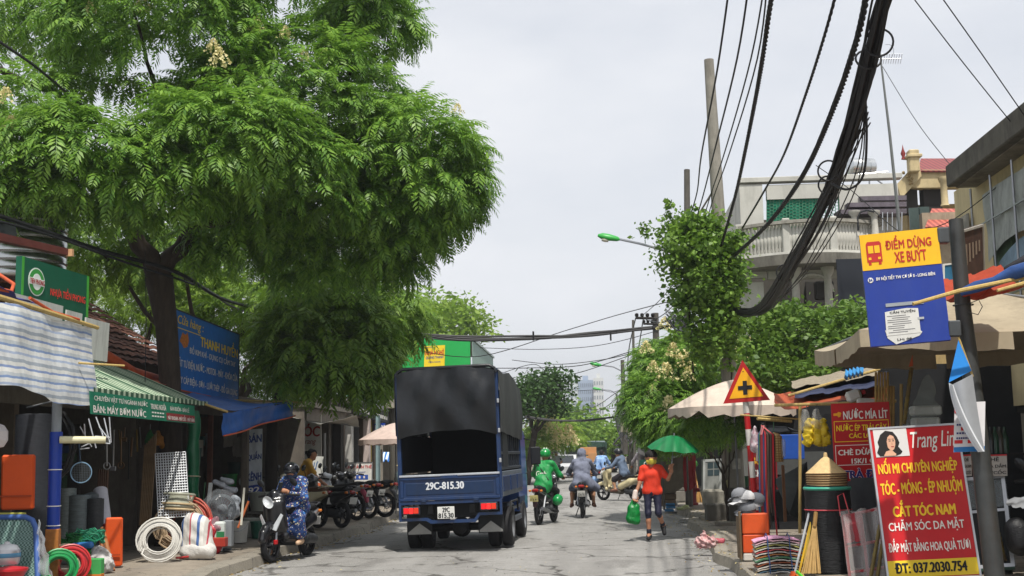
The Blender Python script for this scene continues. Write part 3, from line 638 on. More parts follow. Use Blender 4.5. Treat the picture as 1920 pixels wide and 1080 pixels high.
for s_, v0 in (('BÁN', .82), ('QUẦN', .57), ('KÊNH', .3)): b.text(t, s_, TXB, .04, v0, .92, v0+.13, .04)
b.text(t, '92', TXW, .1, .13, .8, .21, .03, .012)
for (px, w_, c_, y0_, lab) in ((611, 16, '#4a453f', 795, 'dark stained plaster pillar beside the salon boards'), (634, 15, '#2b2926', 790, 'near black doorway pillar right of the salon'), (655, 12, '#b8b6b0', 795, 'thin white pillar with faint red writing before the print shop'), (688, 11, '#c3b4ae', 790, 'pinkish white pillar beside the photo shop door')):
 Yp = {611: 32, 634: 32.8, 655: 34, 688: 36}[px]; p = P(px, 900, Yp)
 MB().box((p.x, p.y, 1.6), (w_*Yp/2300, .3, 3.2), bev=.01).solo('pillar', M(c_, .85, var=.15, dirt=.5), lab, 'pillar')
s4 = shop('print_shop', 'narrow dark shop with timber doors and a black letter sign', 33.4, 38.2, -7.0, -10, 3.0, '#7a6f64', '#3b3733')
for (a, c_) in ((33.7, '#5b4a38'), (35.4, '#1c1a18'), (36.9, '#74685a')): MB().box((-7.15, a+.45, 1.4), (.06, .8, 2.5), bev=.01).o('door', M(c_, .7, dirt=.3), s4)
t = T('letter_facade_sign', 'dark facade sign with silver fringe and white letters above the pillars', 'signboard', (-6.6, 36, 3.1))
b = Board(PX(663, 775, -6.75), PX(733, 795, -6.75), PX(663, 700, -6.75)); b.v = V((0, 0, b.v.z)); b.slab(MB(), .15).o('board', M('#2a2727', .6, var=.2), t)
mb = MB()
for i in range(26): b.slab(mb, .02, .01+i*.038, .3+.02*(i % 3), .035+i*.038, .56, .025)
mb.o('silver_fringe', M('#9b9ba0', .5, .3), t)
[b.patch(t, 'worn_letter', TXW, .06+.055*k+.18*(k > 5), .08, .1+.055*k+.18*(k > 5), .18) for k in range(12)]
mb = MB()
for i in range(10): mb.tube([b.pt(.1+i*.085, 1.0, 0), b.pt(.13+i*.085, 1.35, .12)], .03)
mb.os('metal_louvre', M('#a4a6a8', .4, .5), t)
s5 = shop('corner_shop', 'low shaded shop with yellow post behind the parked motorbike', 38.4, 44.5, -6.8, -10, 3.2, '#968f84', '#3f3b38')
t = T('small_blue_sign', 'small blue shop sign with white letters beside the truck', 'signboard', P(712, 803, 38)); b = Board(P(702, 813, 38), P(722, 812, 38), P(702, 794, 38)); b.slab(MB(), .04).o('board', BLUE, t); b.text(t, 'NAM', TXW, .08, .2, .95, .8, .04)
MB().box((P(692, 880, 37.5).x, 37.5, 1.4), (.14, .1, 2.8)).solo('yellow_post', M('#b09a3c', .7, dirt=.4), 'dull yellow post between the pale pillars beside the photo sign', 'post')
MB().box((P(709, 880, 37).x, 37, 1.4), (.12, .1, 2.8)).solo('pale_blue_post', M('#8fa9ad', .7, dirt=.3), 'pale blue square post just left of the pink parasol', 'post')
t = T('photo_standing_sign', 'white standing sign with red and blue photo lettering by parked motorbikes', 'signboard', G(665, 962, .14))
g0 = G(645, 958, .14); g1 = g0+V((.76, .02, 0)); b = Board(g0+V((0, 0, .03)), g1+V((0, 0, .03)), g0+V((-.01, .14, 1.28))); b.slab(MB(), .03).o('board', M('#d2d0ca', .6, dirt=.15), t)
b.text(t, 'CHỤP ẢNH THẺ', TXR, .04, .85, .96, .95, .03); b.text(t, 'LẤY NGAY', TXB, .25, .77, .75, .82, .02); b.patch(t, 'photo_strip', M('#2b4fa0', .5), .16, .63, .84, .73)
for i in range(4): b.poly(t, 'portrait', M('#d8c9bd', .6), [(.22+i*.16+.035*math.cos(k*.785), .68+.03*math.sin(k*.785)) for k in range(8)], .008)
b.text(t, 'LẤY GẤP', TXR, .5, .4, .92, .45, .02); b.text(t, 'ĐÓNG GÓI', TXR, .4, .3, .92, .36, .02); b.patch(t, 'blue_foot', M('#22305e', .5), 0, 0, 1, .22)
MB().box(((g0.x+g1.x)/2, g0.y+.3, .42+.14), (.7, .03, .8), rx=-.35).o('rear_leg', STEEL, t); b.frame(t, 'frame', STEEL, .025, .03)
t = T('power_pole', 'dark concrete power pole with meter box behind the truck', 'power pole', P(742, 900, 35).xy.to_3d())
pb = P(744, 900, 35); MB().tube([(pb.x, 35, 0), (pb.x-.06, 35, 4), (pb.x-.1, 35, 7.9)], [.2, .18, .13], 14).o('shaft', CONCD, t, True)
mbx = MB().box(P(731, 742, 34.75), (.34, .22, .72), bev=.01).o('meter_box', M('#9b978a', .6, dirt=.4), t)
mb = MB()
for i in (-1, 1):
 for j in (0, 1): mb.box(P(731+5*i, 727+16*j, 34.63), (.09, .02, .12))
mb.os('meter_window', M('#4a4a40', .3), mbx)
mb = MB(); r = random.Random(9)
for i in range(26):
 a = P(738+r.uniform(-12, 12), 590+r.uniform(-20, 20), 34.7); c = P(742+r.uniform(-10, 12), 715+r.uniform(-30, 60), 34.7); m_ = a.lerp(c, .5)+V((r.uniform(-.25, .25), r.uniform(-.15, .1), r.uniform(-.3, 0))); mb.tube([a, a.lerp(m_, .5), m_, c], .014, 5)
mb.o('hanging_cables', M('#26262a', .6), t)
def parasol(name, label, c, Rr, rise, hem, zrim, cloth, pole, n=8, tilt=(0, 0), seed=1, dome=1.0, wave=.02, under=None):
 t = T(name, label, 'parasol', (c[0], c[1], .13), group=None); r = random.Random(seed)
 def at(a, q):
  seg = math.pi/n; aa = (a % (2*seg))-seg; fl = math.cos(seg)/math.cos(aa); rr = Rr*q*fl*(1 if True else 0)
  z = rise*(1-q**(1.4*dome))-.05*Rr*(1-abs(aa/seg))*q*q*.0
  x, y = rr*math.cos(a), rr*math.sin(a); return V((c[0]+x, c[1]+y, zrim+z+x*tilt[0]+y*tilt[1]))
 mb = MB(); mb.sheet(lambda u, v: at(6.28318*u, .02+.98*v), n*4, 8, .006); mb.o('canopy', cloth, t, True)
 mb = MB(); mb.sheet(lambda u, v: at(6.28318*u, 1.0)+V((.01*math.cos(6.283*u), .01*math.sin(6.283*u), -hem*v+wave*v*math.sin(u*6.283*n*2)+(hem*.5*v if r.random() < .02 else 0))), n*6, 2, .005); mb.o('hem', cloth, t, True)
 mb = MB()
 for k in range(n): a = 2*math.pi*k/n; mb.tube([(c[0], c[1], zrim+rise*.86), at(a, .97)+V((0, 0, -.03))], .008, 5)
 mb.os('rib', STEEL, t); MB().tube([(c[0]+pole[0], c[1]+pole[1], .13), (c[0], c[1], zrim+rise)], .02, 8).o('pole', M('#6c6e70', .5, .5), t)
 return t
pinkc = M('#cbb6ab', .8, var=.1, dirt=.22, trans=.15)
parasol('pink_parasol', 'dusty pink market parasol just left of the truck', (P(742, 830, 31).x, 31, 0), .95, .42, .12, 1.98, pinkc, (.0, 0), seed=2)
t = T('scalloped_awning', 'small blue and white striped scalloped awning beneath the pink parasol', 'awning', P(716, 858, 39)); mb = MB()
mb.sheet(lambda u, v: P(701+29*u, 848+(16+3*math.sin(u*22))*v, 39-.4*v), 40, 3, .01); mb.o('cloth', stripes([(0, '#2c6bb5'), (.5, '#cfe0ee')], 0, .12), t)
# ================================================================ vegetation
leafA = M('#3c6c22', .45, var=.3, scale=1.2, trans=.42, hex2='#90b646', island=.65, spec=.4)
leafB = M('#3f6a20', .5, scale=1.2, trans=.4, hex2='#8aa83c', island=.6, spec=.35)
leafC = M('#587d26', .5, scale=1.0, trans=.4, hex2='#93ad40', island=.55, spec=.3)
leafD = M('#27421c', .55, scale=1.5, trans=.25, hex2='#47692a', island=.6, spec=.3)
flowm = M('#d3c88a', .8, hex2='#ece3b4', island=.6, trans=.2)
bark = M('#3b322a', .9, var=.35, scale=6, bump=.5, bscale=18, stretch=(3, 3, .6)); barkd = M('#2e2822', .95, var=.3, scale=6, bump=.5, bscale=18, stretch=(3, 3, .6))
def obj_np(name, v, f, mat, parent, **kw):
 ob = bpy.data.objects.new(name, np_mesh(name, v, f, mat, inv=W[parent.name].inverted(), **kw)); link(ob, parent); return ob
def panicles(spots, rs, size=.3, n=150):
 vs = []; fs = []; k = 0
 r = np.random.RandomState(rs.randrange(1 << 30))
 for (p, s) in spots:
  h = r.uniform(0, 1, n); a = r.uniform(0, 6.28, n); rad = (1-h*.8)*.6*size*s*np.sqrt(r.uniform(.1, 1, n))
  arms = (np.floor(a/1.05)*1.05)*.6+a*.4
  c = np.stack([rad*np.cos(arms), rad*np.sin(arms), h*size*s*.8], 1)+np.array(p)
  d = r.normal(0, 1, (n, 3)); d /= np.linalg.norm(d, axis=1)[:, None]; e = np.cross(d, r.normal(0, 1, (n, 3))); e /= np.linalg.norm(e, axis=1)[:, None]; q = size*s*.062*r.uniform(.6, 1.4, n)[:, None]
  v = np.stack([c-d*q, c+e*q, c+d*q, c-e*q], 1).reshape(-1, 3); vs.append(v); fs.append(np.arange(n*4).reshape(-1, 4)+k); k += n*4
 return np.concatenate(vs), np.concatenate(fs)
def px_lobe(px, py, rx, rz, Y, ry, w): s = Y/2300; return (P(px, py, Y), (rx*s, ry, rz*s), w)
rs = random.Random(42)
t = T('street_tree', 'large leaning street tree with drooping feathery leaves over the hardware shop', 'tree', (-7.3, 20.8, .1))
mb = MB()
fork = P(298, 520, 20.8); base = V((-7.35, 20.8, .05))
mb.tube([base, base+V((.02, 0, .8)), P(318, 700, 20.8), P(312, 610, 20.8), fork], [.27, .21, .185, .19, .24], 12)
A = limb(mb, fork, P(240, 400, 20.2), .19, .12, rs); limb(mb, P(240, 400, 20.2), P(110, 250, 19.2), .12, .04, rs); limb(mb, P(243, 404, 20.2), P(300, 200, 21.5), .1, .03, rs)
limb(mb, fork, P(370, 420, 20.8), .17, .13, rs); limb(mb, P(370, 420, 20.8), P(470, 290, 21), .13, .08, rs); limb(mb, P(470, 290, 21), P(640, 210, 21.2), .08, .03, rs)
limb(mb, P(370, 420, 20.8), P(560, 400, 20.6), .08, .045, rs); limb(mb, P(560, 400, 20.6), P(760, 350, 21), .045, .02, rs); limb(mb, P(470, 290, 21), P(500, 90, 21.5), .07, .02, rs)
limb(mb, P(0, 130, 19), P(165, 210, 20.2), .06, .05, rs); limb(mb, P(300, 200, 21.5), P(250, 20, 20), .05, .02, rs); limb(mb, P(640, 210, 21.2), P(690, 40, 22), .04, .02, rs)
limb(mb, P(470, 290, 21), P(660, 460, 22), .05, .02, rs)
mb.o('trunk', bark, t, True)
ls = [px_lobe(640, 480, 130, 45, 22.3, 1.1, .6), px_lobe(735, 465, 60, 45, 21.6, .8, .4), px_lobe(200, 350, 170, 50, 18.4, .8, .9), px_lobe(540, 330, 150, 80, 19.6, .9, .9), px_lobe(540, 220, 205, 150, 21, 1.9, 3.2), px_lobe(770, 320, 118, 125, 21, 1.4, 1.9), px_lobe(822, 338, 52, 62, 21, .8, .7), px_lobe(690, 50, 72, 58, 22, .8, .8), px_lobe(560, -30, 185, 90, 21.5, 1.6, 1.6), px_lobe(300, 60, 190, 120, 20, 1.6, 2.2), px_lobe(400, 270, 150, 90, 18.6, .9, 1.6),
      px_lobe(120, 310, 170, 90, 18, .9, 1.7), px_lobe(60, 40, 150, 100, 22, 1.2, 1.1), px_lobe(630, 400, 180, 80, 22, 1.3, 1.3), px_lobe(765, 415, 80, 52, 21.4, .8, .7), px_lobe(40, 200, 100, 60, 19, .8, .6), px_lobe(480, 430, 110, 60, 21, .9, .8)]
tips = lobes(ls, rs, 1480, .12)
v, f = rosettes(tips, rs, (5, 8), 1.12); obj_np('crown', v, f, leafA, t)
fl = [(P(x, y+12, Y), s) for x, y, Y, s in ((268, 5, 18.5, 1.2), (410, 110, 18.5, 1.2), (400, 85, 18.6, .9), (480, 45, 19.5, 1), (535, 60, 19.6, .9), (570, 100, 19.8, .8), (10, 180, 17.6, 1), (20, 235, 17.3, 1), (790, 250, 20, .8), (610, 100, 20, .8), (168, 10, 18.4, .7), (858, 200, 20.4, .7))]
v, f = panicles(fl, rs); obj_np('flowers', v, f, flowm, t)
t = T('small_street_tree', 'shorter dark street tree with low hanging feathery leaves before the salon', 'tree', (-6.75, 25.2, .1)); mb = MB()
mb.tube([(-6.72, 25.2, .05), P(508, 880, 25.2), P(512, 790, 25.2), P(530, 720, 25.2)], [.15, .13, .12, .11], 10)
for q in ((600, 640, 25), (690, 610, 26), (560, 660, 24.4), (650, 690, 25)): limb(mb, P(530, 720, 25.2), P(*q), .08, .03, rs)
mb.o('trunk', barkd, t, True)
ls = [px_lobe(615, 635, 105, 65, 25.2, 1.2, 2), px_lobe(700, 590, 70, 50, 26.5, 1, .9), px_lobe(560, 680, 45, 40, 25.2, .7, .7), px_lobe(620, 705, 80, 34, 24.8, .9, 1), px_lobe(690, 680, 40, 50, 25, .6, .5), px_lobe(600, 560, 100, 40, 25.4, 1.1, .9)]
v, f = rosettes(lobes(ls, rs, 300, .2), rs, (5, 7), 1.3); obj_np('crown', v, f, leafB, t)
def cloudtree(name, label, ls, base, r0, mat, n, per, size, spread, seed, group=None, bm=None, top=None, cat='tree'):
 q = random.Random(seed); t = T(name, label, cat, base, group=group); mb = MB(); b = V(base); tp = V(top) if top else V(ls[0][0])
 limb(mb, b, b.lerp(tp, .55), r0, r0*.7, q, wob=.03)
 for l in ls: limb(mb, b.lerp(tp, .55), V(l[0]), r0*.5, r0*.15, q)
 mb.o('trunk', bm or bark, t, True)
 v, f = leafcloud(lobes(ls, q, n), q, per, size, spread); obj_np('crown', v, f, mat, t); return t
def feathertree(name, label, ls, base, r0, mat, n, size, seed, top=None, flowers=None, **kw):
 q = random.Random(seed); t = T(name, label, 'tree', base); mb = MB(); b = V(base); tp = V(top) if top else V(ls[0][0])
 limb(mb, b, b.lerp(tp, .5), r0, r0*.7, q, wob=.03)
 for l in ls: limb(mb, b.lerp(tp, .5), V(l[0]), r0*.5, r0*.15, q)
 mb.o('trunk', bark, t, True); v, f = rosettes(lobes(ls, q, n), q, (5, 7), size, **kw); obj_np('crown', v, f, mat, t)
 if flowers: v, f = panicles(flowers, q, .42, 130); obj_np('flowers', v, f, flowm, t)
 return t
feathertree('bright_tree', 'sunlit yellow green tree behind the brown tiled roof', [px_lobe(280, 575, 110, 55, 31, 1.5, 1.2), px_lobe(390, 570, 120, 55, 32, 1.5, 1.2), px_lobe(300, 520, 150, 60, 34, 1.5, 1.2)], (-12, 32, 0), .2, leafC, 330, 1.0, 1)
feathertree('rear_tree', 'dense green tree filling the gap above the blue banner', [px_lobe(500, 600, 120, 60, 31, 1.5, 1), px_lobe(480, 690, 70, 70, 34, 1.2, .8), px_lobe(180, 460, 150, 80, 27, 1.5, 1.6), px_lobe(330, 470, 110, 70, 28, 1.2, 1.1), px_lobe(500, 480, 150, 60, 33, 1.5, 1)], (-10.5, 31.5, 0), .2, leafB, 480, 1.15, 2)
cloudtree('round_tree', 'round bright green tree beyond the green roofed building', [px_lobe(830, 600, 70, 42, 72, 3, 2), px_lobe(790, 610, 40, 40, 70, 2, 1), px_lobe(875, 615, 32, 28, 73, 2, .8)], (-9.3, 72, 0), .3, leafC, 170, 26, .34, .5, 3)
feathertree('fringe_tree', 'dark feathery tree leaning out behind the power pole on the left', [px_lobe(735, 610, 36, 50, 40, 1, 1), px_lobe(690, 640, 60, 40, 40, 1.2, 1), px_lobe(760, 580, 30, 30, 41, 1, .6)], (-8, 40, 0), .16, leafB, 110, 1.2, 4)
cloudtree('spreading_tree', 'dark spreading tree with layered round crown right behind the truck', [px_lobe(1015, 735, 48, 32, 62, 1.8, 2), px_lobe(990, 765, 34, 26, 61, 1.5, 1), px_lobe(1040, 712, 28, 18, 62, 1, .7), px_lobe(1042, 765, 24, 16, 62, 1, .6), px_lobe(985, 725, 22, 26, 62, 1, .7)], P(985, 862, 62).xy.to_3d(), .22, leafD, 190, 26, .24, .34, 5)
feathertree('flowering_tree', 'feathery tree with cream blossom below the spreading tree on the left', [px_lobe(1030, 815, 40, 32, 66, 1.6, 1), px_lobe(1005, 830, 30, 26, 64, 1.2, .8), px_lobe(1062, 822, 26, 24, 68, 1.2, .8)], P(1020, 870, 66).xy.to_3d(), .18, leafC, 90, 1.4, 6, flowers=[(P(x, y, 63.4), 2.2) for x, y in ((1000, 800), (1018, 792), (1035, 803), (1028, 818), (1010, 815), (1048, 830), (1066, 822), (1072, 835), (1040, 845))])
cloudtree('distant_tree', 'hazy broad green tree in front of the distant white towers', [px_lobe(1075, 800, 42, 30, 110, 5, 2), px_lobe(1035, 790, 26, 22, 115, 4, 1), px_lobe(1110, 815, 22, 18, 112, 4, .8)], P(1075, 850, 110).xy.to_3d(), .4, leafB, 170, 24, .5, .8, 7)
cloudtree('distant_tree', 'hazy round green tree left of the far right poles', [px_lobe(1150, 822, 22, 24, 95, 2.5, 1), px_lobe(1135, 830, 16, 18, 96, 2, .6), px_lobe(1165, 812, 14, 16, 95, 2, .6)], P(1150, 855, 95).xy.to_3d(), .25, leafB, 110, 24, .34, .5, 8)
rs_far = random.Random(12)
for i, (x, y, Y, r, lab) in enumerate(((1100, 838, 180, 24, 'low far green tree under the towers at the street end'), (1130, 842, 160, 16, 'far small green tree beside the street end lorry'), (1178, 826, 140, 14, 'far green tree behind the clutter of right hand poles'), (985, 838, 130, 20, 'far dark green tree behind the truck cab'), (1210, 800, 120, 26, 'far green tree behind the blossoming right tree'))):
 cloudtree('distant_tree', lab, [px_lobe(x, y, r, r*.7, Y, 4, 1), px_lobe(x+r*.6, y+4, r*.6, r*.5, Y, 3, .5)], P(x, 848, Y).xy.to_3d(), .3, leafB, 60, 22, .6, .9, 20+i)
feathertree('blossoming_tree', 'feathery tree with many cream flower heads on the right pavement', [px_lobe(1262, 690, 62, 48, 30, 1.1, 1.4), px_lobe(1225, 760, 38, 55, 29, .9, 1), px_lobe(1300, 660, 55, 30, 31, 1, .8), px_lobe(1270, 800, 50, 40, 28, .8, 1), px_lobe(1390, 680, 50, 30, 31, .9, .6)], (3.3, 31.5, .1), .11, leafA, 560, .95, 9,
   flowers=[(P(x, y+8, Y), s) for x, y, Y, s in ((1246, 610, 28.8, .9), (1262, 665, 28.4, 1.1), (1285, 680, 28.4, 1.2), (1250, 705, 28, 1.2), (1225, 690, 28, .8), (1290, 705, 28.4, .9), (1254, 765, 27.4, 1.1), (1225, 735, 28, .8), (1380, 655, 29.6, 1.1), (1395, 675, 29.6, 1), (1260, 780, 27.3, .9), (1212, 655, 28.4, .9), (1405, 650, 29.8, 1))])
feathertree('leafy_sapling', 'young feathery sapling growing between the post and green umbrella', [px_lobe(1345, 795, 55, 36, 24.4, .6, 1), px_lobe(1295, 800, 30, 28, 24.8, .5, .6), px_lobe(1400, 800, 36, 24, 24, .5, .5)], P(1366, 940, 24.9).xy.to_3d()+V((0, 0, .1)), .04, leafA, 70, .75, 10)
def vine(name, label, tips, seed, per=22, size=.13, spread=.13, mats=None, stems=()):
 q = random.Random(seed); t = T(name, label, 'vine', tuple(stems[0][0]) if stems else tuple(tips[0][0])); mb = MB()
 for st_ in stems: mb.tube(st_, .018, 5)
 if stems: mb.o('stems', bark, t)
 v, f = leafcloud(tips, q, per, size, spread, wid=.75); obj_np('foliage', v, f, mats or leafB, t); return t
q = random.Random(77)
vt = []
for i in range(210):
 k = q.random(); x = q.gauss(1290, 20)+(18 if k > .5 else -4); y = 420+k*170; vt.append((P(x+q.uniform(-26, 22)*(1.2-k), y, 24.6+q.uniform(-.35, .5)), V((0, 0, 1)), q.uniform(.7, 1.1)))
for i in range(250):
 k = q.random(); x = 1352+q.uniform(-42, 44)*(1-.55*k); vt.append((P(x, 440+k*205, 24.2+q.uniform(-.4, .4)), V((0, 0, 1)), q.uniform(.7, 1.1)))
for i in range(50): vt.append((P(q.uniform(1270, 1345), q.uniform(408, 430), 24.6+q.uniform(-.4, .4)), V((0, 0, 1)), q.uniform(.6, .9)))
for i in range(26):
 x0 = q.uniform(1258, 1392); y0 = q.uniform(430, 600); L_ = q.uniform(15, 55)
 for k in range(5): vt.append((P(x0+q.uniform(-4, 4), y0+L_*k/4, 24.0+q.uniform(-.2, .3)), V((0, 0, 1)), .38))
for i in range(36): vt.append((P(1310+q.uniform(-18, 25), 600+q.random()*70, 24.4+q.uniform(-.2, .3)), V((0, 0, 1)), .7))
leafV = M('#2f5420', .5, scale=1.2, trans=.35, hex2='#7fa03e', island=.6, spec=.35)
q.shuffle(vt); vl = [v_ for v_ in vt if v_[0].x > 1.75 and q.random() < .8]; vd = [v_ for v_ in vt if v_ not in vl or q.random() < .2]
for L_ in (vl, vd):
 for k in range(16):
  c_ = q.choice(L_)[0]+V((q.gauss(0, .22), q.gauss(0, .2), q.gauss(0, .2)))
  for j in range(q.randint(2, 6)): L_.append((c_-V((q.uniform(-.03, .03), 0, .09*j)), V((0, 0, 1)), q.uniform(.3, .6)))
vv = vine('climbing_vine', 'thick green climbing vine smothering the pair of power poles', vd[::2]+vd[1::3], 5, 19, .105, .17, leafV, [[P(1365, 960, 24.45), P(1372, 700, 24.3), P(1350, 560, 24.3), P(1330, 430, 24.3)], [P(1300, 700, 24.8), P(1290, 560, 24.6), P(1290, 430, 24.6)]])
v, f = leafcloud(vl[::2]+vl[1::4], q, 20, .11, .16, wid=.75); obj_np('foliage', v, f, M('#46701f', .45, trans=.4, hex2='#93b548', island=.65), vv)
vt = []
for i in range(330):
 x = q.uniform(1400, 1625); top = 582+8*math.sin(x*.05)+(12 if x < 1440 else 0); k = q.random()**1.3; y = top+k*(125 if x < 1560 else 75)
 vt.append((P(x, y, 27.5+q.uniform(-.7, .9)-k*1.2), V((0, 0, 1)), q.uniform(.7, 1.15)))
vine('creeper_hedge', 'broad leafy creeper spread over a roof below the grey balcony', vt, 6, 24, .125, .2, M('#3a5f22', .5, trans=.35, hex2='#7d9c3c', island=.55, spec=.4), [[P(1420, 720, 27), P(1440, 640, 27), P(1520, 655, 27), P(1600, 690, 27)], [P(1460, 690, 26.6), P(1530, 685, 26.6), P(1580, 715, 26.6)], [P(1600, 600, 27.5), P(1520, 600, 27.5), P(1430, 596, 27.5)]])
vine('roof_shrub', 'pale green shrub tufts growing under the creeper behind the white parasol', [(P(q.uniform(1400, 1560), q.uniform(690, 745), 28.6+q.uniform(-.4, .4)), V((0, 0, 1)), 1) for _ in range(90)], 8, 16, .17, .16, leafC)
# ================================================================ right side: poles and lamps
def ground_of(p): return V((p.x, p.y, 0))
t = T('power_pole', 'tall leaning concrete power pole with old posters around its foot', 'power pole', G(1386, 982, .14))
g = G(1386, 982, .14); a = P(1378, 860, g.y); b_ = P(1366, 690, g.y); top = P(1329, 112, g.y)
MB().tube([g+V((0, 0, -.1)), a, b_, P(1347, 400, g.y), top], [.17, .165, .155, .135, .098], 14).o('shaft', CONC, t, True)
MB().tube([g, g.lerp(a, .55)], [.26, .245], 4).o('foot_block', CONCD, t)
r = random.Random(4)
for i in range(13):      # pasted notices, curved round the shaft
 y = 775+r.uniform(0, 130); c = g.lerp(P(1376, 800, g.y), (980-y)/180.0); an = r.uniform(-2.5, -.7); w = r.uniform(.12, .3); h = r.uniform(.12, .26); rr = .172
 MB().sheet(lambda u, v: c+V((rr*math.cos(an+w/rr*u), rr*math.sin(an+w/rr*u), h*v)), 6, 1, .003).o('notice', M(r.choice(['#aeaca6', '#8f8b83', '#c3c0b8', '#9a8f86']), .8, var=.25, scale=14, dirt=.4), t)
t = T('slim_pole', 'slim old concrete pole rising from the vine left of the tall pole', 'power pole', P(1292, 940, 33).xy.to_3d())
p0 = P(1292, 940, 33); MB().tube([(p0.x, 33, 0), P(1289, 600, 33), P(1288, 318, 33)], [.1, .09, .08], 8).o('shaft', CONCD, t, True)
t = T('pole_platform', 'rusty steel platform frame between the two vine covered poles', 'platform', P(1310, 425, 25))
for q in (24.7, 25.6): MB().prism([P(1266, 416, q), P(1356, 420, q), P(1356, 428, q), P(1266, 424, q)], (0, .08, 0)).o('channel_beam', M('#4d4239', .8, var=.3), t)
for x in (1270, 1300, 1352): MB().tube([P(x, 420, 24.7), P(x, 420, 25.65)], .03, 6).o('cross_bar', M('#4d4239', .8, var=.3), t)
MB().tube([P(1300, 418, 24.8), P(1345, 345, 24.7)], .02, 6).o('strut', CONCD, t)
def street_lamp(label, head, y0, arm, Y, L_, pole=None):
 h = P(head, y0, Y); t = T('street_lamp', label, 'street lamp', h, group='green street lamps on the right'); w = L_
 MB().lathe([(0, -.5*w), (.07*w, -.49*w), (.17*w, -.3*w), (.19*w, 0), (.13*w, .4*w), (.06*w, .52*w), (0, .53*w)], h, 14, (1, 0, -.22), 1, .75).o('lamp_housing', M('#2e9a3c', .4, var=.05), t, True)
 MB().lathe([(0, -.2*w), (.13*w, -.18*w), (.155*w, -.05*w), (.13*w, .12*w), (0, .14*w)], h+V((-.12*w, 0, -.09*w)), 12, (1, 0, -.22), 1, .8).o('lamp_glass', M('#d8d2c0', .25, var=.05), t, True)
 MB().tube([h+V((.4*w, 0, -.08*w))]+[P(*q, Y) for q in arm], .028*w/.5, 7).o('arm', STEEL, t)
 if pole: MB().tube([P(pole[0], pole[2], Y)*1+V((0, 0, 0)), P(pole[1], pole[3], Y)], [.09, .14], 8).o('pole', CONCD, t, True)
 return t
street_lamp('green street lamp reaching out of the vine left of the poles', 1141, 445, [(1200, 457), (1247, 470), (1292, 486)], 25.3, .46)
street_lamp('green street lamp on the second pole further down the road', 1117, 683, [(1150, 688), (1170, 698), (1174, 706)], 60, .58, (1167, 1173, 675, 852))
street_lamp('small green street lamp furthest down the road before the towers', 1119, 729, [(1145, 732), (1160, 742), (1166, 752)], 88, .6, (1166, 1168, 740, 850))
def tpole(label, x0, y0, x1, y1, Y, r0, arms=(), m=CONCD):
 b0 = P(x1, y1, Y); t = T('power_pole', label, 'power pole', ground_of(b0)); MB().tube([(b0.x, Y, 0), P(x0, y0, Y)], [r0, r0*.75], 10).o('shaft', m, t, True)
 for (xa, xb, y, w) in arms:
  MB().tube([P(xa, y, Y-.2), P(xb, y+1, Y-.2)], w, 6).o('cross_arm', M('#2c2a28', .7), t)
  n = 4
  for i in range(n): p = P(xa+(xb-xa)*(i+.2)/n, y, Y-.2); MB().lathe([(0, 0), (w*.9, .02), (w*1.4, w*1.8), (w*1.3, w*3), (0, w*3.6)], p, 8).o('insulator', M('#1f1c1c', .3), t, True)
 return t
tpole('pole with insulator crossarm just above the blossoming right tree', 1229, 587, 1234, 860, 44, .15, [(1192, 1232, 596, .05), (1206, 1236, 607, .04)])
tpole('thin dark pole with wires near the far street lamps', 1187, 600, 1189, 850, 52, .07, [(1176, 1196, 694, .03)])
tpole('far concrete pole wrapped with cable coils at the right', 1181, 690, 1183, 852, 57, .12, [(1168, 1194, 755, .05)])
t = T('cable_tangle', 'messy tangle of looped cables and boxes on the far right poles', 'cable tangle', P(1180, 780, 56)); r = random.Random(6); mb = MB()
for i in range(46):
 a = P(1182+r.gauss(0, 9), 755+r.uniform(-25, 60), 56); b2 = P(1172+r.gauss(6, 12), 790+r.uniform(-20, 45), 56); m_ = a.lerp(b2, .5)+V((r.uniform(-.5, .5), 0, r.uniform(-.7, .1))); mb.tube([a, a.lerp(m_, .5)+V((0, 0, -.08)), m_, m_.lerp(b2, .5)+V((0, 0, -.06)), b2], r.choice((.02, .03, .045)), 5)
mb.o('cables', M('#2c2d30', .6, var=.4, island=.8, hex2='#77797c'), t)
for x, y in ((1186, 808), (1205, 770), (1172, 800)): MB().box(P(x, y, 55.5), (.4, .25, .5), bev=.02).o('meter_box', M('#a09a88', .6, dirt=.4), t)
for x0, y0 in ((1158, 752), (1164, 748), (1170, 745), (1160, 765)): MB().tube([P(x0, y0+16, 56), P(x0-1, y0, 56)], .05, 6).o('insulator', M('#3a3836', .5), t)
# ================================================================ grey house with balcony
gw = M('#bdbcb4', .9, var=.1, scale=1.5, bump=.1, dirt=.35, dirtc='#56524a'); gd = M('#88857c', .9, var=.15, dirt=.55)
t = T('grey_house', 'grey house with green netted window and long white balustrade balcony', 'house', (6.1, 39, 0))
Y0 = 34.0
def Pz(x, y, Y=Y0): return P(x, y, Y)
def wallpiece(nm, x0, y0, x1, y1, Y, dep, m, par=t):
 a = P(x0, y0, Y); b2 = P(x1, y1, Y); return MB().box(((a.x+b2.x)/2, Y+dep/2, (a.z+b2.z)/2), (abs(b2.x-a.x), dep, abs(a.z-b2.z))).o(nm, m, par)
wallpiece('wall', 1386, 347, 1437, 520, Y0, .25, gw); wallpiece('wall', 1572.3, 347, 1690, 460, Y0, .25, gw); wallpiece('wall', 1437.2, 347, 1572, 370, Y0, .25, gw); wallpiece('wall', 1437.2, 446, 1572, 520, Y0, .25, gw)
a = P(1386, 340, Y0); b2 = P(1690, 340, Y0); MB().box(((a.x+b2.x)/2, Y0+.12, a.z+.02), (b2.x-a.x+.06, .34, .14), bev=.01).o('parapet', gw, t)
